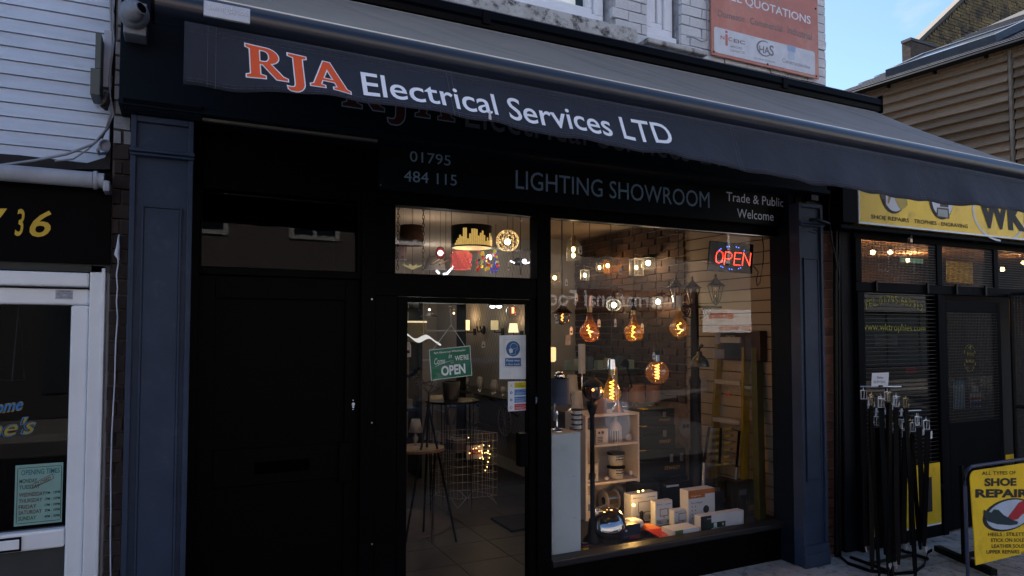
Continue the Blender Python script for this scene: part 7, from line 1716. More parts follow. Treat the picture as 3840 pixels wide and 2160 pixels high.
MB().lathe(p, [(r_*.985, -h*.98), (r_*.9, -h*.80), (0, -h*.8)], 36).build('lit_lining', M('lit_lining', (.5,.4,.2), .7, emit=.5, ecol=(1,.7,.3)), t)
swing_tag(p + Vector((.03, -.08, -h*1.5)), t, .085, .03)
px, py = Tq(1865, 655); p = W(px, py, 5.0); r_ = S(43, px, 5.0)
t = thing('crystal_globe_pendant', 'round wire and crystal globe pendant glowing gold over the door', 'lamp', p)
gw = M('gold_wire_frame', (.55,.40,.20), .3, .9, emit=.25, ecol=(1,.6,.2))
for k in range(12):
    a = 2*math.pi*k/12; MB().tube([p + Vector((r_*math.cos(a)*math.cos(b), r_*math.sin(a)*math.cos(b), r_*.95*math.sin(b))) for b in [R(-75 + 15*j) for j in range(11)]], .0022, 4).build('wire', gw, t)
m = MB(); rn_ = random.Random(5)
for k in range(150):
    a, b = rn_.uniform(0, 2*math.pi), math.asin(rn_.uniform(-.93, .93)); m.ball(p + Vector((r_*math.cos(a)*math.cos(b), r_*math.sin(a)*math.cos(b), r_*.95*math.sin(b)))*1.0, .0055, 5, 1, 1, 1, 3)
m.build('crystals', M('crystal_bead', (.75,.66,.5), .08, 0, spec=1, emit=.12, ecol=(1,.75,.4)), t, kind='stuff')
MB().ball(p - Vector((0,0,r_*.1)), r_*.26, 14).build('bulb', GLOW('gold_hot_bulb', (1,.78,.40), 16), t); cord_up(p + Vector((0,0,r_*.9)), t, r=.002); lamp(p, 3, (1,.7,.35), .04); swing_tag(p + Vector((.0, -.02, -r_*1.9)), t, .07, .015)
MB().lathe((p.x, p.y, CE), [(.05, -.001), (.045, -.02), (.01, -.045)], 18).build('ceiling_rose', MATS['dull_rose'], t)
drum('woven_drum_pendant', 'brown woven drum pendant upper left of the light over the door', 410, 578, 185, 150, 5.2, M('brown_woven_fibre', (.10,.045,.025), .9, bump=1, bs=120), taper=.88)
drum('small_rose_shade', 'patterned pink drum shade with white base band at the far left over the door', 240, 835, 100, 118, 5.4, M('pink_patterned_shade', (.26,.15,.13), .8, spots=((.03,.02,.02), 40, .55, .6)), rim=whitep)
drum('linen_cone_shade', 'pale cone shade with a white lower band left of the red ruffled shade', 772, 1005, 172, 102, 5.6, M('linen_shade', (.42,.40,.34), .8, bump=.4, bs=100), taper=.66, rim=M('white_band', (.6,.62,.62), .6))
t, p, r_, h = drum('red_ruffled_shade', 'red ruffled glass shade directly under the skyline lampshade', 1165, 955, 140, 135, 5.15, M('red_glass_shade', (.45,.05,.05), .2, emit=.28, ecol=(.9,.12,.10), bump=1, bs=30), taper=.93, em=MATS['white_hot_bulb'], watt=1.0, col=(1,.5,.4), rim=M('pale_crystal_rim', (.5,.4,.4), .2))
for k in range(26):
    a = 2*math.pi*k/26; MB().ball(p + Vector((r_*1.03*math.cos(a), r_*1.03*math.sin(a), h*(.55 - 1.1*(k % 4)/3))), .014, 7, 1, .6, 1.5, 5).build('ruffle', MATS['red_glass_shade'], t)
px, py = Tq(1570, 975); p = W(px, py, 5.1)
t = thing('coloured_disc_chandelier', 'cluster of red, blue and yellow glass discs lit from inside over the door', 'chandelier', p); rn_ = random.Random(11)
cc_ = [M('cobalt_glass', (.02,.04,.35), .15, emit=.12, ecol=(.1,.2,1)), M('ruby_glass', (.45,.01,.01), .15, emit=.10, ecol=(1,.05,.03)), M('lemon_glass', (.60,.50,.03), .15, emit=.16, ecol=(1,.85,.1)), M('ice_glass', (.4,.5,.6), .1, spec=1)]
for k in range(70):
    a = rn_.uniform(0, 2*math.pi); q = p + Vector((.085*math.cos(a)*rn_.uniform(.8, 1.05), .085*math.sin(a)*rn_.uniform(.8, 1.05), rn_.uniform(-.08, .085)))
    MB().cyl(q, q + Vector((rn_.uniform(-.004,.004), .004, .002)), rn_.uniform(.010, .017), n=9).build('glass_disc', cc_[rn_.choice((0,0,1,1,2,2,3))], t)
MB().ball(p + Vector((0,-.02,.035)), .024, 10).build('bulb', coolg, t); cord_up(p, t, r=.002); lamp(p, 1.2, (1,.9,.8), .03)
# red reading lamp with wooden wings
px, py = Tq(850, 840); p = W(px, py, 4.9)
t = thing('red_plane_lamp', 'small red aeroplane shaped lamp with wooden wings left of the skyline lampshade', 'lamp', p)
MB().ball(p, S(20, px, 4.9), 18, .95, .9, 1.25).build('body', M('red_lacquer', (.28,.01,.012), .25), t); MB().ball(p + Vector((-.012,-.036,-.004)), .020, 12).build('bulb', coolg, t)
for a, b in (((705, 1010), (850, 935)), ((835, 1015), (975, 950))): MB().tube([W(*Tq(*a), 4.85), W(*Tq(*b), 4.9)], .008, 6).build('wooden_wing', M('wood_wing', (.28,.16,.08), .6), t)
cord_up(p + Vector((0,0,.04)), t, r=.0015); lamp(p + Vector((-.02,-.07,0)), .8, (1,.9,.85), .02)
# chains
for zx, lb in ((200, 'black hanging chain nearest the left edge over the door'), (585, 'black hanging chain in front of the woven pendant')):
    px, _ = Tq(zx, 0); z0, z1 = ZZ(px, 1012, 4.6), CE; x = XX(px, 4.6)
    t = thing('hanging_chain', lb, 'chain', (x, 4.6, z0), 'ceiling chains'); z = z0; k = 0
    while z < z1 - .02:
        pts = [Vector((x + (.009*math.cos(a) if k % 2 == 0 else .002*math.cos(a)), 4.6 + (.002*math.cos(a) if k % 2 == 0 else .009*math.cos(a)), z + .016 + .019*math.sin(a))) for a in [R(45*j) for j in range(9)]]
        MB().tube(pts, .0028, 4).build('link', blackm, t); z += .030; k += 1
    MB().lathe((x, 4.6, CE), [(.06, -.001), (.055, -.018), (.012, -.03)], 18).build('ceiling_rose', M('dark_rose', (.03,.022,.018), .6), t)
# black spot cluster on the right, LED bars, lotus
px, py = Tq(2060, 970); p = W(px, py, 5.4); t = thing('triple_spot_light', 'black ceiling spot cluster with bright white heads at the right over the door', 'light', p)
MB().ball(p + Vector((0,.03,0)), .055, 16, 1.1, .6, .7).build('body', blackm, t); MB().cyl(p + Vector((.02,-.03,0)), p + Vector((.02,-.045,0)), .020, n=14).build('lit_face', GLOW('hot_white_led', (.95,.97,1), 3), t)
for a, b in (((1905, 960), (1970, 990)), ((2130, 1000), (2215, 978))): MB().tube([W(*Tq(*a), 5.38), W(*Tq(*b), 5.38)], .006, 6).build('lit_bar', MATS['hot_white_led'], t)
MB().tube([p, p + Vector((0, 0, -.12))], .01, 6).build('stem', blackm, t); cord_up(p, t, r=.004); lamp(p + Vector((0,-.1,0)), 3, (.9,.95,1), .03)
t = thing('led_bar_light', 'angular white LED bar light low over the door', 'light', W(*Tq(910, 1120), 5.3))
for a, b in (((790, 1105), (835, 1150)), ((895, 1158), (965, 1150)), ((965, 1135), (1025, 1070))): MB().tube([W(*Tq(*a), 5.3), W(*Tq(*b), 5.3)], .008, 6).build('lit_bar', MATS['hot_white_led'], t)
cord_up(W(*Tq(930, 1150), 5.3), t, r=.002); lamp(W(*Tq(930, 1150), 5.25), 2, (.9,.95,1), .03)
q = W(*Tq(430, 1090), 5.0); t = thing('gold_lotus_light', 'gold petalled lotus light at the lower left over the door', 'light', q)
for k in range(9):
    a = 2*math.pi*k/9; d = Vector((math.cos(a), math.sin(a)*.8, .45)); MB().add([q, q + d*.045 + Vector((-d.y,d.x,0))*.022, q + d*.085, q + d*.045 - Vector((-d.y,d.x,0))*.022], [(0,1,2,3)]).build('petal', M('gold_petal', (.42,.36,.15), .3, .5, emit=.15, ecol=(1,.85,.4)), t, solid=.002)
cord_up(q, t, r=.0015)
# pale board band low behind (glass shelving tops)
t = thing('glass_shelving', 'row of pale glass shelf edges seen low over the door', 'shelves', (2.6, 8.6, 0))
for k, z in enumerate((1.35, 1.75, 2.12)):
    B(1.5, 3.5, 8.6, 8.9, z, z + .02).build('shelf', M('pale_shelf_edge', (.28,.31,.36), .4), t)
for x in (1.5, 2.15, 2.8, 3.48): B(x, x + .02, 8.6, 8.9, 0, 2.3).build('upright', blackm, t)

# ================================================================== SEEN THROUGH THE DOOR GLASS
def Dq(x, y): return 1480 + x / 2.683, 1100 + y / 2.683
# OPEN notice hanging on string
Yg2 = 3.925
cs = [W(*Dq(*q), Yg2) for q in ((368, 878), (780, 826), (760, 526), (345, 568))]
t = thing('come_in_sign', 'green hanging sign reading Come in WE ARE OPEN tilted on its string', 'sign', cs[0]); th_ = Vector((0, .004, 0))
MB().hexa([cs[0], cs[1], cs[1] + th_, cs[0] + th_, cs[3], cs[2], cs[2] + th_, cs[3] + th_]).build('sign_board', M('white_edge_board', (.75,.8,.82), .5), t)
def bil(u, v, dy=-.001): return cs[0].lerp(cs[1], u).lerp(cs[3].lerp(cs[2], u), v) + Vector((0, dy, 0))
MB().add([bil(.015,.02), bil(.985,.02), bil(.985,.98), bil(.015,.98)], [(0,1,2,3)]).build('green_face', M('bottle_green', (.008,.16,.075), .4), t)
wl_ = M('white_sign_print', (.85,.88,.9), .5)
def st_(s, u0, u1, v, h, w=.01, sh=0): return text(s, bil(u0, v, -.002), bil(u1, v, -.002), bil(u0, v + h, -.002), wl_, t, weight=w, shear=sh)
st_("RJA Electrical Wholesaler", .11, .88, .83, .075, .014); st_("Come", .10, .36, .50, .20, .0, .3); st_("in", .45, .53, .66, .14, 0, .3); st_("WE'RE", .60, .94, .55, .17, .02); st_("OPEN", .25, .84, .10, .33, .035)
MB().tube([bil(.12, .44, -.003), bil(.3, .52, -.003), bil(.45, .56, -.003), bil(.56, .57, -.003), bil(.55, .50, -.003), bil(.50, .50, -.003)], .0012, 4).build('flourish', wl_, t)
kn = W(*Dq(568, 320), Yg2 + .01)
MB().tube([bil(.08, .97, 0), kn], .0012, 4).build('string', wl_, t); MB().tube([bil(.88, .97, 0), kn], .0012, 4).build('string', wl_, t)
q = W(*Dq(565, 160), Yg2 + .012); MB().lathe(q, [(.016, -.004), (.012, .006), (0, .009)], 18, axis=(0,-1,.1)).build('suction_cup', bulbg, t); MB().tube([q, kn], .0012, 4).build('string', wl_, t)
# face mask notice
cs2 = [W(*q, 3.915) for q in ((1873, 1421.5), (1975.5, 1421.5), (1975.5, 1256), (1873, 1257.5))]
t = thing('mask_notice', 'white notice with a blue masked face disc and blue text panel on the door glass', 'notice', cs2[0])
MB().hexa([cs2[0], cs2[1], cs2[1] + Vector((0,.001,0)), cs2[0] + Vector((0,.001,0)), cs2[3], cs2[2], cs2[2] + Vector((0,.001,0)), cs2[3] + Vector((0,.001,0))]).build('sheet', M('white_notice_paper', (.78,.82,.90), .6), t)
def b3(u, v, dy=-.001): return cs2[0].lerp(cs2[1], u).lerp(cs2[3].lerp(cs2[2], u), v) + Vector((0, dy, 0))
nbl = M('notice_blue', (.02,.12,.34), .5); w3 = M('pale_notice_print', (.7,.76,.88), .5)
c = b3(.49, .69); rr_ = (cs2[1] - cs2[0]).length * .255
disc(c, rr_, c.y - .001, nbl, t, 'blue_disc', 1.0)
MB().tube([c + Vector((rr_*a, -.003, rr_*b)) for a, b in ((.30,-.72),(.30,-.30),(.62,.05),(.58,.45),(.25,.70),(-.15,.68),(-.42,.38),(-.42,.12),(-.55,-.02))], .0011, 4).build('face_outline', w3, t)
MB().prism([(c.x - rr_*.62, c.z - rr_*.10), (c.x - rr_*.25, c.z + .06*rr_), (c.x - rr_*.05, c.z - .15*rr_), (c.x - rr_*.12, c.z - .52*rr_), (c.x - rr_*.5, c.z - .55*rr_)], c.y - .0034, c.y - .0024).build('mask_shape', w3, t)
MB().tube([c + Vector((-rr_*.1, -.003, -.05*rr_)), c + Vector((rr_*.5, -.003, .12*rr_))], .0009, 4).build('mask_strap', w3, t); MB().tube([c + Vector((-rr_*.45, -.003, -.55*rr_)), c + Vector((-rr_*.40, -.003, -.75*rr_)), c + Vector((rr_*.30, -.003, -.78*rr_))], .0009, 4).build('chin_line', w3, t)
MB().add([b3(.20,.29), b3(.78,.29), b3(.78,.48), b3(.20,.48)], [(0,1,2,3)]).build('text_panel', nbl, t)
for s, v in (("Please wear", .40), ("a face mask", .315)): text(s, b3(.24, v, -.0025), b3(.74, v, -.0025), b3(.24, v + .05, -.0025), w3, t, weight=.01)
MB().tube([b3(.16,.27,-.002), b3(.81,.27,-.002), b3(.81,.90,-.002), b3(.16,.90,-.002), b3(.16,.27,-.002)], .0006, 4).build('border', nbl, t)
# caution notice
cs3 = [W(*q, 3.915) for q in ((1905, 1543.5), (1977.5, 1538), (1977.5, 1429), (1905, 1431))]
t = thing('caution_notice', 'narrow notice with yellow, two blue and red safety bands below the mask notice', 'notice', cs3[0])
MB().hexa([cs3[0], cs3[1], cs3[1] + Vector((0,.001,0)), cs3[0] + Vector((0,.001,0)), cs3[3], cs3[2], cs3[2] + Vector((0,.001,0)), cs3[3] + Vector((0,.001,0))]).build('sheet', MATS['white_notice_paper'], t)
def b4(u, v, dy=-.001): return cs3[0].lerp(cs3[1], u).lerp(cs3[3].lerp(cs3[2], u), v) + Vector((0, dy, 0))
bc = [M('band_yellow', (.80,.66,.02), .5), M('band_blue', (.015,.16,.50), .5), M('band_blue', (.015,.16,.50), .5), M('band_red', (.55,.01,.02), .5)]
for k in range(4):
    v0 = .77 - .245*k; MB().add([b4(.33, v0), b4(.985, v0), b4(.985, v0 + .20), b4(.33, v0 + .20)], [(0,1,2,3)]).build('colour_band', bc[k], t)
    cc3 = b4(.165, v0 + .10)
    if k == 0: MB().prism([(cc3.x - .008, cc3.z - .008), (cc3.x + .008, cc3.z - .008), (cc3.x, cc3.z + .009)], cc3.y - .001, cc3.y).build('triangle', bc[0], t)
    else: disc(cc3, .0085, cc3.y - .001, bc[k], t, 'round_symbol', 1, 20); disc(cc3, .004 if k < 3 else .0062, cc3.y - .0024, w3 if k < 3 else MATS['white_notice_paper'], t, 'symbol_mark', 1, 12)
    text(("Caution", "Protect yourself", "Maintain distance", "Avoid touching")[k], b4(.37, v0 + .125, -.0022), b4((.70, .92, .94, .88)[k], v0 + .125, -.0022), b4(.37, v0 + .165, -.0022), ink if k == 0 else w3, t, weight=.01)
    for j in range(3): MB().add([b4(.37, v0 + .03 + j*.028, -.0022), b4(.92 - .1*(j % 2), v0 + .03 + j*.028, -.0022), b4(.92 - .1*(j % 2), v0 + .040 + j*.028, -.0022), b4(.37, v0 + .040 + j*.028, -.0022)], [(0,1,2,3)]).build('small_print', ink if k == 0 else w3, t)
# lamps on the papered wall
def walllamp(lb, x, y, w, hgt, mat, em, watt, X=3.80, cone=1.0, name='wall_lamp'):
    px, py = Dq(x, y); p = WX(px, py, X - .12); s_ = p.y / ray(px, py).y / FPX; r_ = w/2.683 * s_; h = hgt/2.683 * s_
    t = thing(name, lb, 'lamp', p); MB().lathe(p, [(r_, -h), (r_*cone, h)], 20).build('shade', mat, t, solid=.002)
    MB().tube([p + Vector((0,0,-h)), p + Vector((0,0,-h - .03)), Vector((X - .01, p.y, p.z - h - .03))], .008, 6).build('bracket', blackm, t); B(X - .012, X - .002, p.y - .04, p.y + .04, p.z - h - .07, p.z - h + .02).build('wall_plate', blackm, t)
    if em: MB().ball(p, r_*.45, 10, 1, 1, 1.5).build('bulb', em, t)
    if watt: lamp(p + Vector((-.02, 0, h + .03)), watt, (1,.66,.34), .03)
    return t
walllamp('glowing amber cylinder wall lamp on the patterned wallpaper', 730, 320, 22, 50, M('amber_lit_shade', (.8,.5,.2), .5, emit=2.2, ecol=(1,.60,.20)), None, 6)
walllamp('dim yellow square shade wall lamp right of the twin candle light', 1005, 320, 38, 48, M('butter_shade', (.5,.42,.22), .7, emit=.30, ecol=(1,.78,.4)), None, 1)
walllamp('cream tapered wall lamp glowing above the mask notice', 1195, 348, 52, 46, M('cream_lit_shade', (.7,.55,.38), .6, emit=.9, ecol=(1,.72,.42)), None, 3, cone=.72)
px, py = Dq(895, 370); p = WX(px, py, 3.76); t = thing('twin_candle_sconce', 'black twin candle wall light on the patterned wallpaper', 'lamp', p)
MB().ball(p, .05, 14, .5, 1, 1.3).build('back_plate', blackm, t)
for s in (-.07, .05): MB().tube([p, p + Vector((-.06, s, -.03)), p + Vector((-.08, s, .05))], .009, 6).build('arm', blackm, t); MB().cyl(p + Vector((-.08, s, .05)), p + Vector((-.08, s, .17)), .014, n=10).build('candle_glass', bulbg, t)
px, py = Dq(893, 480); swing_tag(WX(px, py, 3.7), t, .09, .05)
px, py = Dq(1190, 180); p = W(px, py, 5.2); r_ = S(26, px, 5.2); t = thing('red_filament_globe', 'clear globe with a red glowing filament, top right of the door glass', 'bulb', p)
MB().ball(p, r_, 24).build('glass', bulbg, t); MB().tube([p + Vector((0,0,-r_*.3)), p + Vector((0,0,r_*.55))], .010, 6).build('filament', GLOW('salmon_filament', (1,.12,.05), 9), t); cord_up(p + Vector((0,0,r_)), t)
px, py = Dq(1018, 140); t = thing('twin_cone_spot', 'pair of small black cone spots lit white near the top of the door glass', 'light', W(px, py, 6.5))
for x in (985, 1050): q = W(*Dq(x, 128), 6.5); MB().lathe(q, [(.055, 0), (.02, .05), (.01, .08)], 16).build('cone', blackm, t); MB().ball(q + Vector((0,0,-.004)), .030, 10, 1, 1, .6).build('lit_face', whiteg, t); lamp(q + Vector((0,0,-.05)), 4, (.85,1,.92), .03)
MB().tube([W(*Dq(985, 100), 6.5), W(*Dq(1050, 100), 6.5)], .008, 6).build('bar', blackm, t); cord_up(W(*Dq(1018, 100), 6.5), t)
px, py = Dq(350, 165); q = W(px, py, 5.6); t = thing('clear_bell_pendant', 'unlit clear pendant with black cap at the upper left of the door glass', 'lamp', q); MB().lathe(q, [(.035, -.07), (.035, 0), (.012, .03)], 18).build('glass', bulbg, t); MB().lathe(q + Vector((0,0,-.06)), [(.09, 0), (.02, .03)], 18).build('cap', blackm, t); MB().ball(q, .009, 8).build('spark', whiteg, t); cord_up(q, t)
px, py = Dq(568, 162); q = W(px, py, 5.0); t = thing('mirror_ball_pendant', 'small glass ball pendant with an orange spark above the green sign', 'lamp', q); MB().ball(q, S(12, px, 5.0), 18).build('glass', bulbg, t); MB().ball(q + Vector((.012, -.03, -.03)), .006, 8).build('spark', warm, t); cord_up(q, t)
# wave LED
t = thing('wave_led_pendant', 'white wavy ribbon LED pendant at the left of the door glass', 'light', W(*Dq(270, 460), 5.3)); m = MB(); a0_, a1_ = W(*Dq(60, 430), 5.3), W(*Dq(450, 485), 5.3)
pts = [a0_.lerp(a1_, k/24) + Vector((0, 0, .022 * math.sin(k/24 * 2*math.pi*1.7 + .4))) for k in range(25)]
V = []
for q in pts: V += [q + Vector((0, -.04, 0)), q + Vector((0, .04, .02)), q + Vector((0, .04, .008)), q + Vector((0, -.04, -.012))]
m.add(V, [(i*4+j, i*4+(j+1) % 4, i*4+4+(j+1) % 4, i*4+4+j) for i in range(24) for j in range(4)], True); m.build('ribbon', GLOW('soft_white_ribbon', (1,.96,.92), .55), t)
for q in (pts[2], pts[14]): cord_up(q, t, paper, r=.0015)
lamp(a0_.lerp(a1_, .5) - Vector((0,0,.08)), 4, (1,.95,.9), .06); swing_tag(W(*Dq(138, 488), 5.25), t, .12, .045)
px, py = Dq(175, 375); q = W(px, py, 5.9); t = thing('grey_drum_pendant', 'dull yellow drum pendant above the wavy light', 'lampshade', q); MB().lathe(q, [(.13, -.10), (.13, .08)], 30).build('shade', M('dull_gold_fabric', (.16,.13,.06), .7), t, solid=.002); MB().lathe(q, [(.132, .07), (.132, .085)], 30).build('rim', M('lit_rim', (.5,.4,.2), .5, emit=.5, ecol=(1,.8,.5)), t); cord_up(q, t)
# black shelving with clutter against the back left
t = thing('stock_shelving', 'dark stock shelving with boxes at the back left of the shop', 'shelves', (2.2, 8.5, 0))
for x in (1.25, 1.95, 2.6): B(x, x + .05, 7.9, 8.3, 0, 2.4).build('upright', blackm, t)
for k, z in enumerate((.4, .8, 1.2, 1.6, 2.0)): B(1.3, 2.6, 7.9, 8.3, z, z + .03).build('shelf', blackm, t)
rn_ = random.Random(3); nbx = 0
for zi, z in enumerate((.83, 1.23, 1.63, 2.03)):
    x = 1.33; cnt = 0
    while x < 2.5:
        w = rn_.uniform(.07, .16); h = rn_.uniform(.10, .28); kind_ = rn_.choice(('grey', 'dark', 'tan', 'blue'))
        b_ = B(x, x + w, 7.92, 8.2, z + .001, z + h).build('stock_box', M('stock_' + kind_, {'grey': (.14,.14,.15), 'dark': (.03,.03,.03), 'tan': (.16,.10,.06), 'blue': (.05,.08,.12)}[kind_], .7)); tag(b_, '%s stock box, %s from the left on the %s shelf of the back shelving' % ({'grey': 'grey', 'dark': 'black', 'tan': 'tan', 'blue': 'dull blue'}[kind_], (ordn + ['ninth', 'tenth', 'eleventh', 'twelfth'])[cnt], ('second', 'third', 'fourth', 'top')[zi]), 'box', 'stock boxes on the dark shelving')
        x += w + rn_.uniform(.01, .08); cnt += 1
# counter with glass vases along the papered wall
ct = thing('vase_counter', 'black shelf carrying glass lamps along the patterned wall', 'shelf', (3.6, 7.5, 0))
za_ = WX(*Dq(960, 1000), 3.6).z; zc_r = .98
B(3.35, 3.76, 6.3, 9.0, zc_r - .03, zc_r).build('board', M('gloss_black_shelf', (.01,.01,.012), .2), ct)
for y_ in (6.4, 7.6, 8.8): MB().tube([(3.79, y_, zc_r - .28), (3.40, y_, zc_r - .04)], .01, 6).build('bracket', blackm, ct)
for k, (x, y, wd2, hd_, mt, lb) in enumerate(((858, 975, 36, 62, 'c', 'sparkling cut glass lamp at the left end of the black shelf'), (1000, 985, 40, 60, 'o', 'frosted white egg lamp right of the cut glass one'), (1090, 985, 30, 34, 'c', 'low square cut glass lamp at the right of the black shelf'), (690, 955, 26, 70, 'g', 'tall clear glass vase left of the cut glass lamp'), (640, 960, 22, 64, 'g', 'slim clear goblet above the small round table'), (725, 880, 30, 50, 'c', 'small cut glass globe below the green sign'))):
    px, py = Dq(x, y); p = WX(px, py, 3.55); s_ = p.y / ray(px, py).y / FPX; r_ = wd2/2.683*s_; h = hd_/2.683*s_; zb = zc_r
    mt_ = {'c': M('cut_glass', (.34,.33,.32), .12, 0, spec=1, bump=1, bs=45, spots=((.9,.85,.75), 60, .56, .62)), 'o': M('frosted_white', (.40,.38,.38), .5), 'g': bulbg}[mt]  # cut glass sparkle is painted into the colour as pale specks
    t = thing('glass_lamp', lb, 'lamp', (3.55, p.y, zb), 'glass lamps on the black shelf'); MB().lathe((3.55, p.y, zb + .02), [(r_*.5, 0), (r_*.95, h*.5), (r_, h), (r_*.8, h*1.7), (r_*.55, h*2)], 18).build('body', mt_, t); MB().lathe((3.55, p.y, zb), [(r_*.8, .001), (r_*.7, .012), (r_*.3, .02)], 18).build('foot', chrome, t)
# small tables, stools
Yv = 6.2
def hairpin(lb, px0, px1, py, Y, zt_=None, top=None, legs=5, name='round_table', foot=0.0):
    x0, x1 = XX(px0, Y, py), XX(px1, Y, py); c = Vector(((x0+x1)/2, Y, zt_ or ZZ((px0+px1)/2, py, Y))); r_ = (x1 - x0)/2
    t = thing(name, lb, 'table', (c.x, Y, 0)); MB().cyl(c - Vector((0,0,.02)), c, r_, n=36).build('top', top or blackm, t)
    for k in range(legs):
        a = 2*math.pi*k/legs + .4; q = Vector((c.x + r_*.8*math.cos(a), Y + r_*.8*math.sin(a), 0)); MB().tube([(q.x + .02, q.y, c.z - .02), (q.x, q.y, foot + .002), (q.x - .02, q.y, c.z - .02)], .006, 5).build('hairpin_leg', blackm, t)
    return t, c, r_
t, c, r_ = hairpin('tall black round table on hairpin legs behind the green sign', 1600, 1790, 1500, 6.3)
pt = thing('hanging_plant_pot', 'dark pot holding trailing greenery beside the tall black table', 'plant', W(1700, 1530, 6.2)); MB().lathe(W(1690, 1560, 6.1), [(.045, -.08), (.06, .08), (.055, .08), (.05, 0)], 20).build('pot', M('dark_pot', (.02,.016,.016), .5), pt)
m = MB(); rn_ = random.Random(9)
for k in range(5):
    q = W(1772 + rn_.uniform(-8, 8), 1470, 6.15); 
    for j in range(26): q = q + Vector((rn_.uniform(-.01,.01), rn_.uniform(-.01,.01), -.014)); d = Vector((rn_.uniform(-1,1), rn_.uniform(-1,1), rn_.uniform(-.6,.3))).normalized() * .022; e = d.cross(Vector((0,0,1))) * .5; m.add([q, q + d*.5 + e, q + d, q + d*.5 - e], [(0,1,2,3)])
m.build('foliage', M('dark_ivy_leaf', (.03,.07,.025), .6), pt, kind='stuff')
t = thing('black_planter', 'dark bucket shaped planter on the tall round table', 'planter', W(1690, 1480, 6.3)); q = W(1692, 1500, 6.3); MB().lathe(q, [(.07, .001), (.09, .18), (.08, .18)], 22).build('pot', MATS['dark_pot'], t)
o = note('price_strip', 'cream price strip on the front edge of the tall black table', 1614, 1660, 1482, 1498, 5.95, M('cream_strip', (.40,.34,.24), .7), 'card')
t, c, r_ = hairpin('low round table with a yellow wooden top at the left of the door glass', 1470, 1660, 1678, 5.6, top=M('yellow_wood', (.16,.095,.03), .5, ns=12, var=.3, stretch=(1, 8, 1)), legs=4)
q = Vector((c.x - .02, 5.6, c.z)); t = thing('white_table_lamp', 'small white table lamp standing on the low wooden table', 'lamp', q); MB().lathe(q, [(.035, .001), (.022, .015), (.009, .035), (.02, .06), (.025, .085), (.009, .11), (.009, .14)], 18).build('base', M('white_ceramic', (.28,.25,.23), .4), t); MB().lathe(q + Vector((0,0,.185)), [(.06, -.055), (.035, .055)], 24).build('shade', M('white_linen', (.30,.27,.25), .8), t, solid=.002)
q = Vector((c.x - .10, 5.5, c.z)); o = B(q.x - .06, q.x + .05, 5.46, 5.464, q.z + .001, q.z + .04).build('table_card', MATS['cream_strip']); tag(o, 'small cream card on the low wooden table', 'card')
# tripod
t = thing('tripod_floor_lamp', 'black tripod lamp stand at the left of the door glass', 'lamp', (W(*Dq(340, 1150), 5.5).x, 5.5, 0)); tp = W(*Dq(340, 1130), 5.5)
for a in (R(200), R(330), R(80)): MB().tube([tp, (tp.x + .24*math.cos(a), tp.y + .24*math.sin(a), .0)], .010, 6).build('leg', blackm, t)
MB().tube([tp + Vector((0,0,-.02)), tp + Vector((0,0,.12))], .008, 6).build('stem', blackm, t); MB().ball(tp, .02, 10).build('hub', blackm, t)
for k in range(7): MB().tube([tp + Vector((0,0,.1)), tp + Vector((.10*math.cos(k), .05*math.sin(k), .14 + .02*k)), tp + Vector((-.10 + .02*k, .05*math.cos(k*2), .20)), tp + Vector((-.12, 0, .17))], .003, 4).build('wire_shade', blackm, t)
# wire cage of bargains
fc = WZ(1716, 1908, 0); t = thing('wire_sale_cage', 'white wire bargain cage with a SALE card and tiny lights', 'cage', fc)
wm = M('white_wire', (.60,.56,.55), .5); w_, d_, z0, z1 = .42, .40, ZZ(1716, 1872, fc.y), ZZ(1716, 1632, fc.y)
ang = R(14); U = Vector((math.cos(ang), math.sin(ang)*-.2, 0)).normalized(); Vv = Vector((-.45, .9, 0)).normalized()
def cq(u, v, z): q = fc + U*(w_*u) + Vv*(d_*v); q.z = z; return q
m = MB()
for j in range(9):
    z = z0 + (z1 - z0)*j/8; m.tube([cq(0,0,z), cq(1,0,z), cq(1,1,z), cq(0,1,z), cq(0,0,z)], .0016, 4)
for k in range(9):
    for a_ in ((k/8, 0), (1, k/8), (k/8, 1), (0, k/8)): m.tube([cq(*a_, z0), cq(*a_, z1)], .0014, 4)
m.build('wire_panel', wm, t, kind='stuff')
for a_ in ((0,0),(1,0),(1,1),(0,1)):
    MB().tube([cq(abs(a_[0]-.22), a_[1], z0), cq(*a_, 0.002), cq(a_[0], abs(a_[1]-.22), z0)], .003, 4).build('foot', wm, t)
rn_ = random.Random(4)
for k in range(6):
    q = cq(rn_.uniform(.2,.8), rn_.uniform(.25,.8), z1 - rn_.uniform(.10,.16)); o = B(q.x - .08, q.x + .08, q.y - .05, q.y + .05, q.z - .05, q.z + .05).build('bargain_box', M('bargain_%s' % 'abc'[k % 3], ((.04,.02,.02), (.12,.09,.08), (.03,.03,.035))[k % 3], .6)); o.rotation_euler.z = 0; tag(o, '%s boxed bargain lying %s inside the wire cage' % (('dark red', 'tan', 'black')[k % 3], ('uppermost', 'lower down')[k // 3]), 'box', 'boxes in the wire cage')
sc_ = [W(*q, fc.y - .02) for q in ((1750, 1723), (1811, 1719), (1811, 1667), (1750, 1671))]
sq = thing('sale_card', 'white card with a red SALE block on the wire cage', 'card', sc_[0]); MB().hexa([sc_[0], sc_[1], sc_[1] + Vector((0,.003,0)), sc_[0] + Vector((0,.003,0)), sc_[3], sc_[2], sc_[2] + Vector((0,.003,0)), sc_[3] + Vector((0,.003,0))]).build('card', M('dim_white_card', (.36,.30,.30), .7), sq)
def b5(u, v, dy=-.001): return sc_[0].lerp(sc_[1], u).lerp(sc_[3].lerp(sc_[2], u), v) + Vector((0, dy, 0))
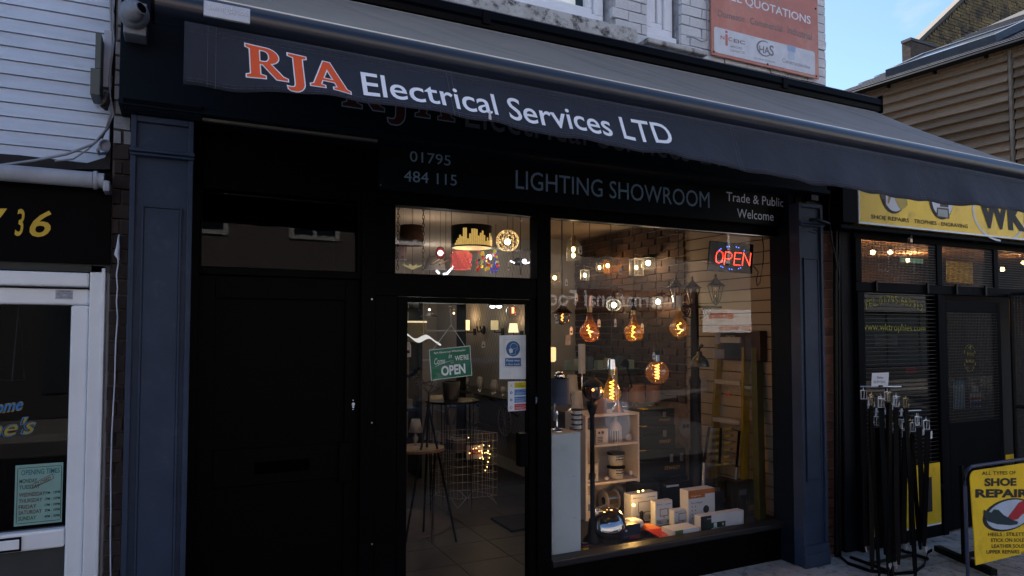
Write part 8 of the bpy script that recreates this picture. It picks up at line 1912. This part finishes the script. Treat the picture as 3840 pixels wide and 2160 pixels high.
MB().add([b5(.16,.34), b5(.88,.34), b5(.88,.66), b5(.16,.66)], [(0,1,2,3)]).build('red_block', M('sale_red', (.25,.02,.02), .6), sq); text("SALE", b5(.22,.40,-.002), b5(.82,.40,-.002), b5(.22,.60,-.002), M('pink_print', (.45,.28,.26), .6), sq, weight=.02)
m = MB(); rn_ = random.Random(8)
for k in range(24): m.ball(W(1800 + rn_.gauss(22, 12) if k < 18 else 1740 + rn_.uniform(0, 60), 1690 + rn_.gauss(0, 24), fc.y - .03), .0035, 6, 1, 1, 1, 4)
o = m.build('fairy_lights', GLOW('fairy_gold', (1,.60,.20), 12), kind='stuff'); tag(o, 'tangle of tiny gold fairy lights on the wire cage', 'lights', kind='stuff'); lamp(W(1822, 1690, fc.y - .08), .5, (1,.6,.25), .03)
# round wheel ornament leaning on the wall
px, py = Dq(1105, 1280); p = WX(px, py, 3.74); r_ = .19; t = thing('spoked_wheel', 'pale spoked wheel ornament against the papered wall', 'ornament', p); wsp = M('pale_wheel', (.55,.5,.46), .7)
MB().tube([p + Vector((0, r_*math.cos(a), r_*math.sin(a))) for a in [R(15*j) for j in range(25)]], .008, 6).build('rim', wsp, t)
for k in range(14): a = 2*math.pi*k/14; MB().tube([p, p + Vector((0, r_*math.cos(a), r_*math.sin(a)))], .004, 4).build('spoke', wsp, t)
MB().ball(p, .02, 10).build('hub', wsp, t)
# big round rug edge and dark mat
o = MB().cyl((1.75, 6.1, .0), (1.75, 6.1, .012), .55, n=40).build('round_rug', M('grey_rug', (.10,.095,.10), .95, bump=1, bs=120)); tag(o, 'grey round rug under the low wooden table', 'rug')
q = WZ(1900, 1985, 0); o = B(q.x, q.x + .5, q.y - .1, q.y + .35, .0, .02).build('dark_mat', M('dark_mat', (.012,.012,.012), .95)); tag(o, 'dark mat at the right inside the glass door', 'mat')
t = thing('shop_counter', 'grey white cupboards at the far left inside the shop', 'cupboard', (1.5, 7.0, 0)); B(1.08, 1.62, 6.9, 7.4, 0, 1.22).build('cupboard_body', M('grey_white_cupboard', (.30,.31,.34), .6), t); B(1.05, 1.65, 6.87, 7.42, 1.221, 1.25).build('worktop', blackm, t)
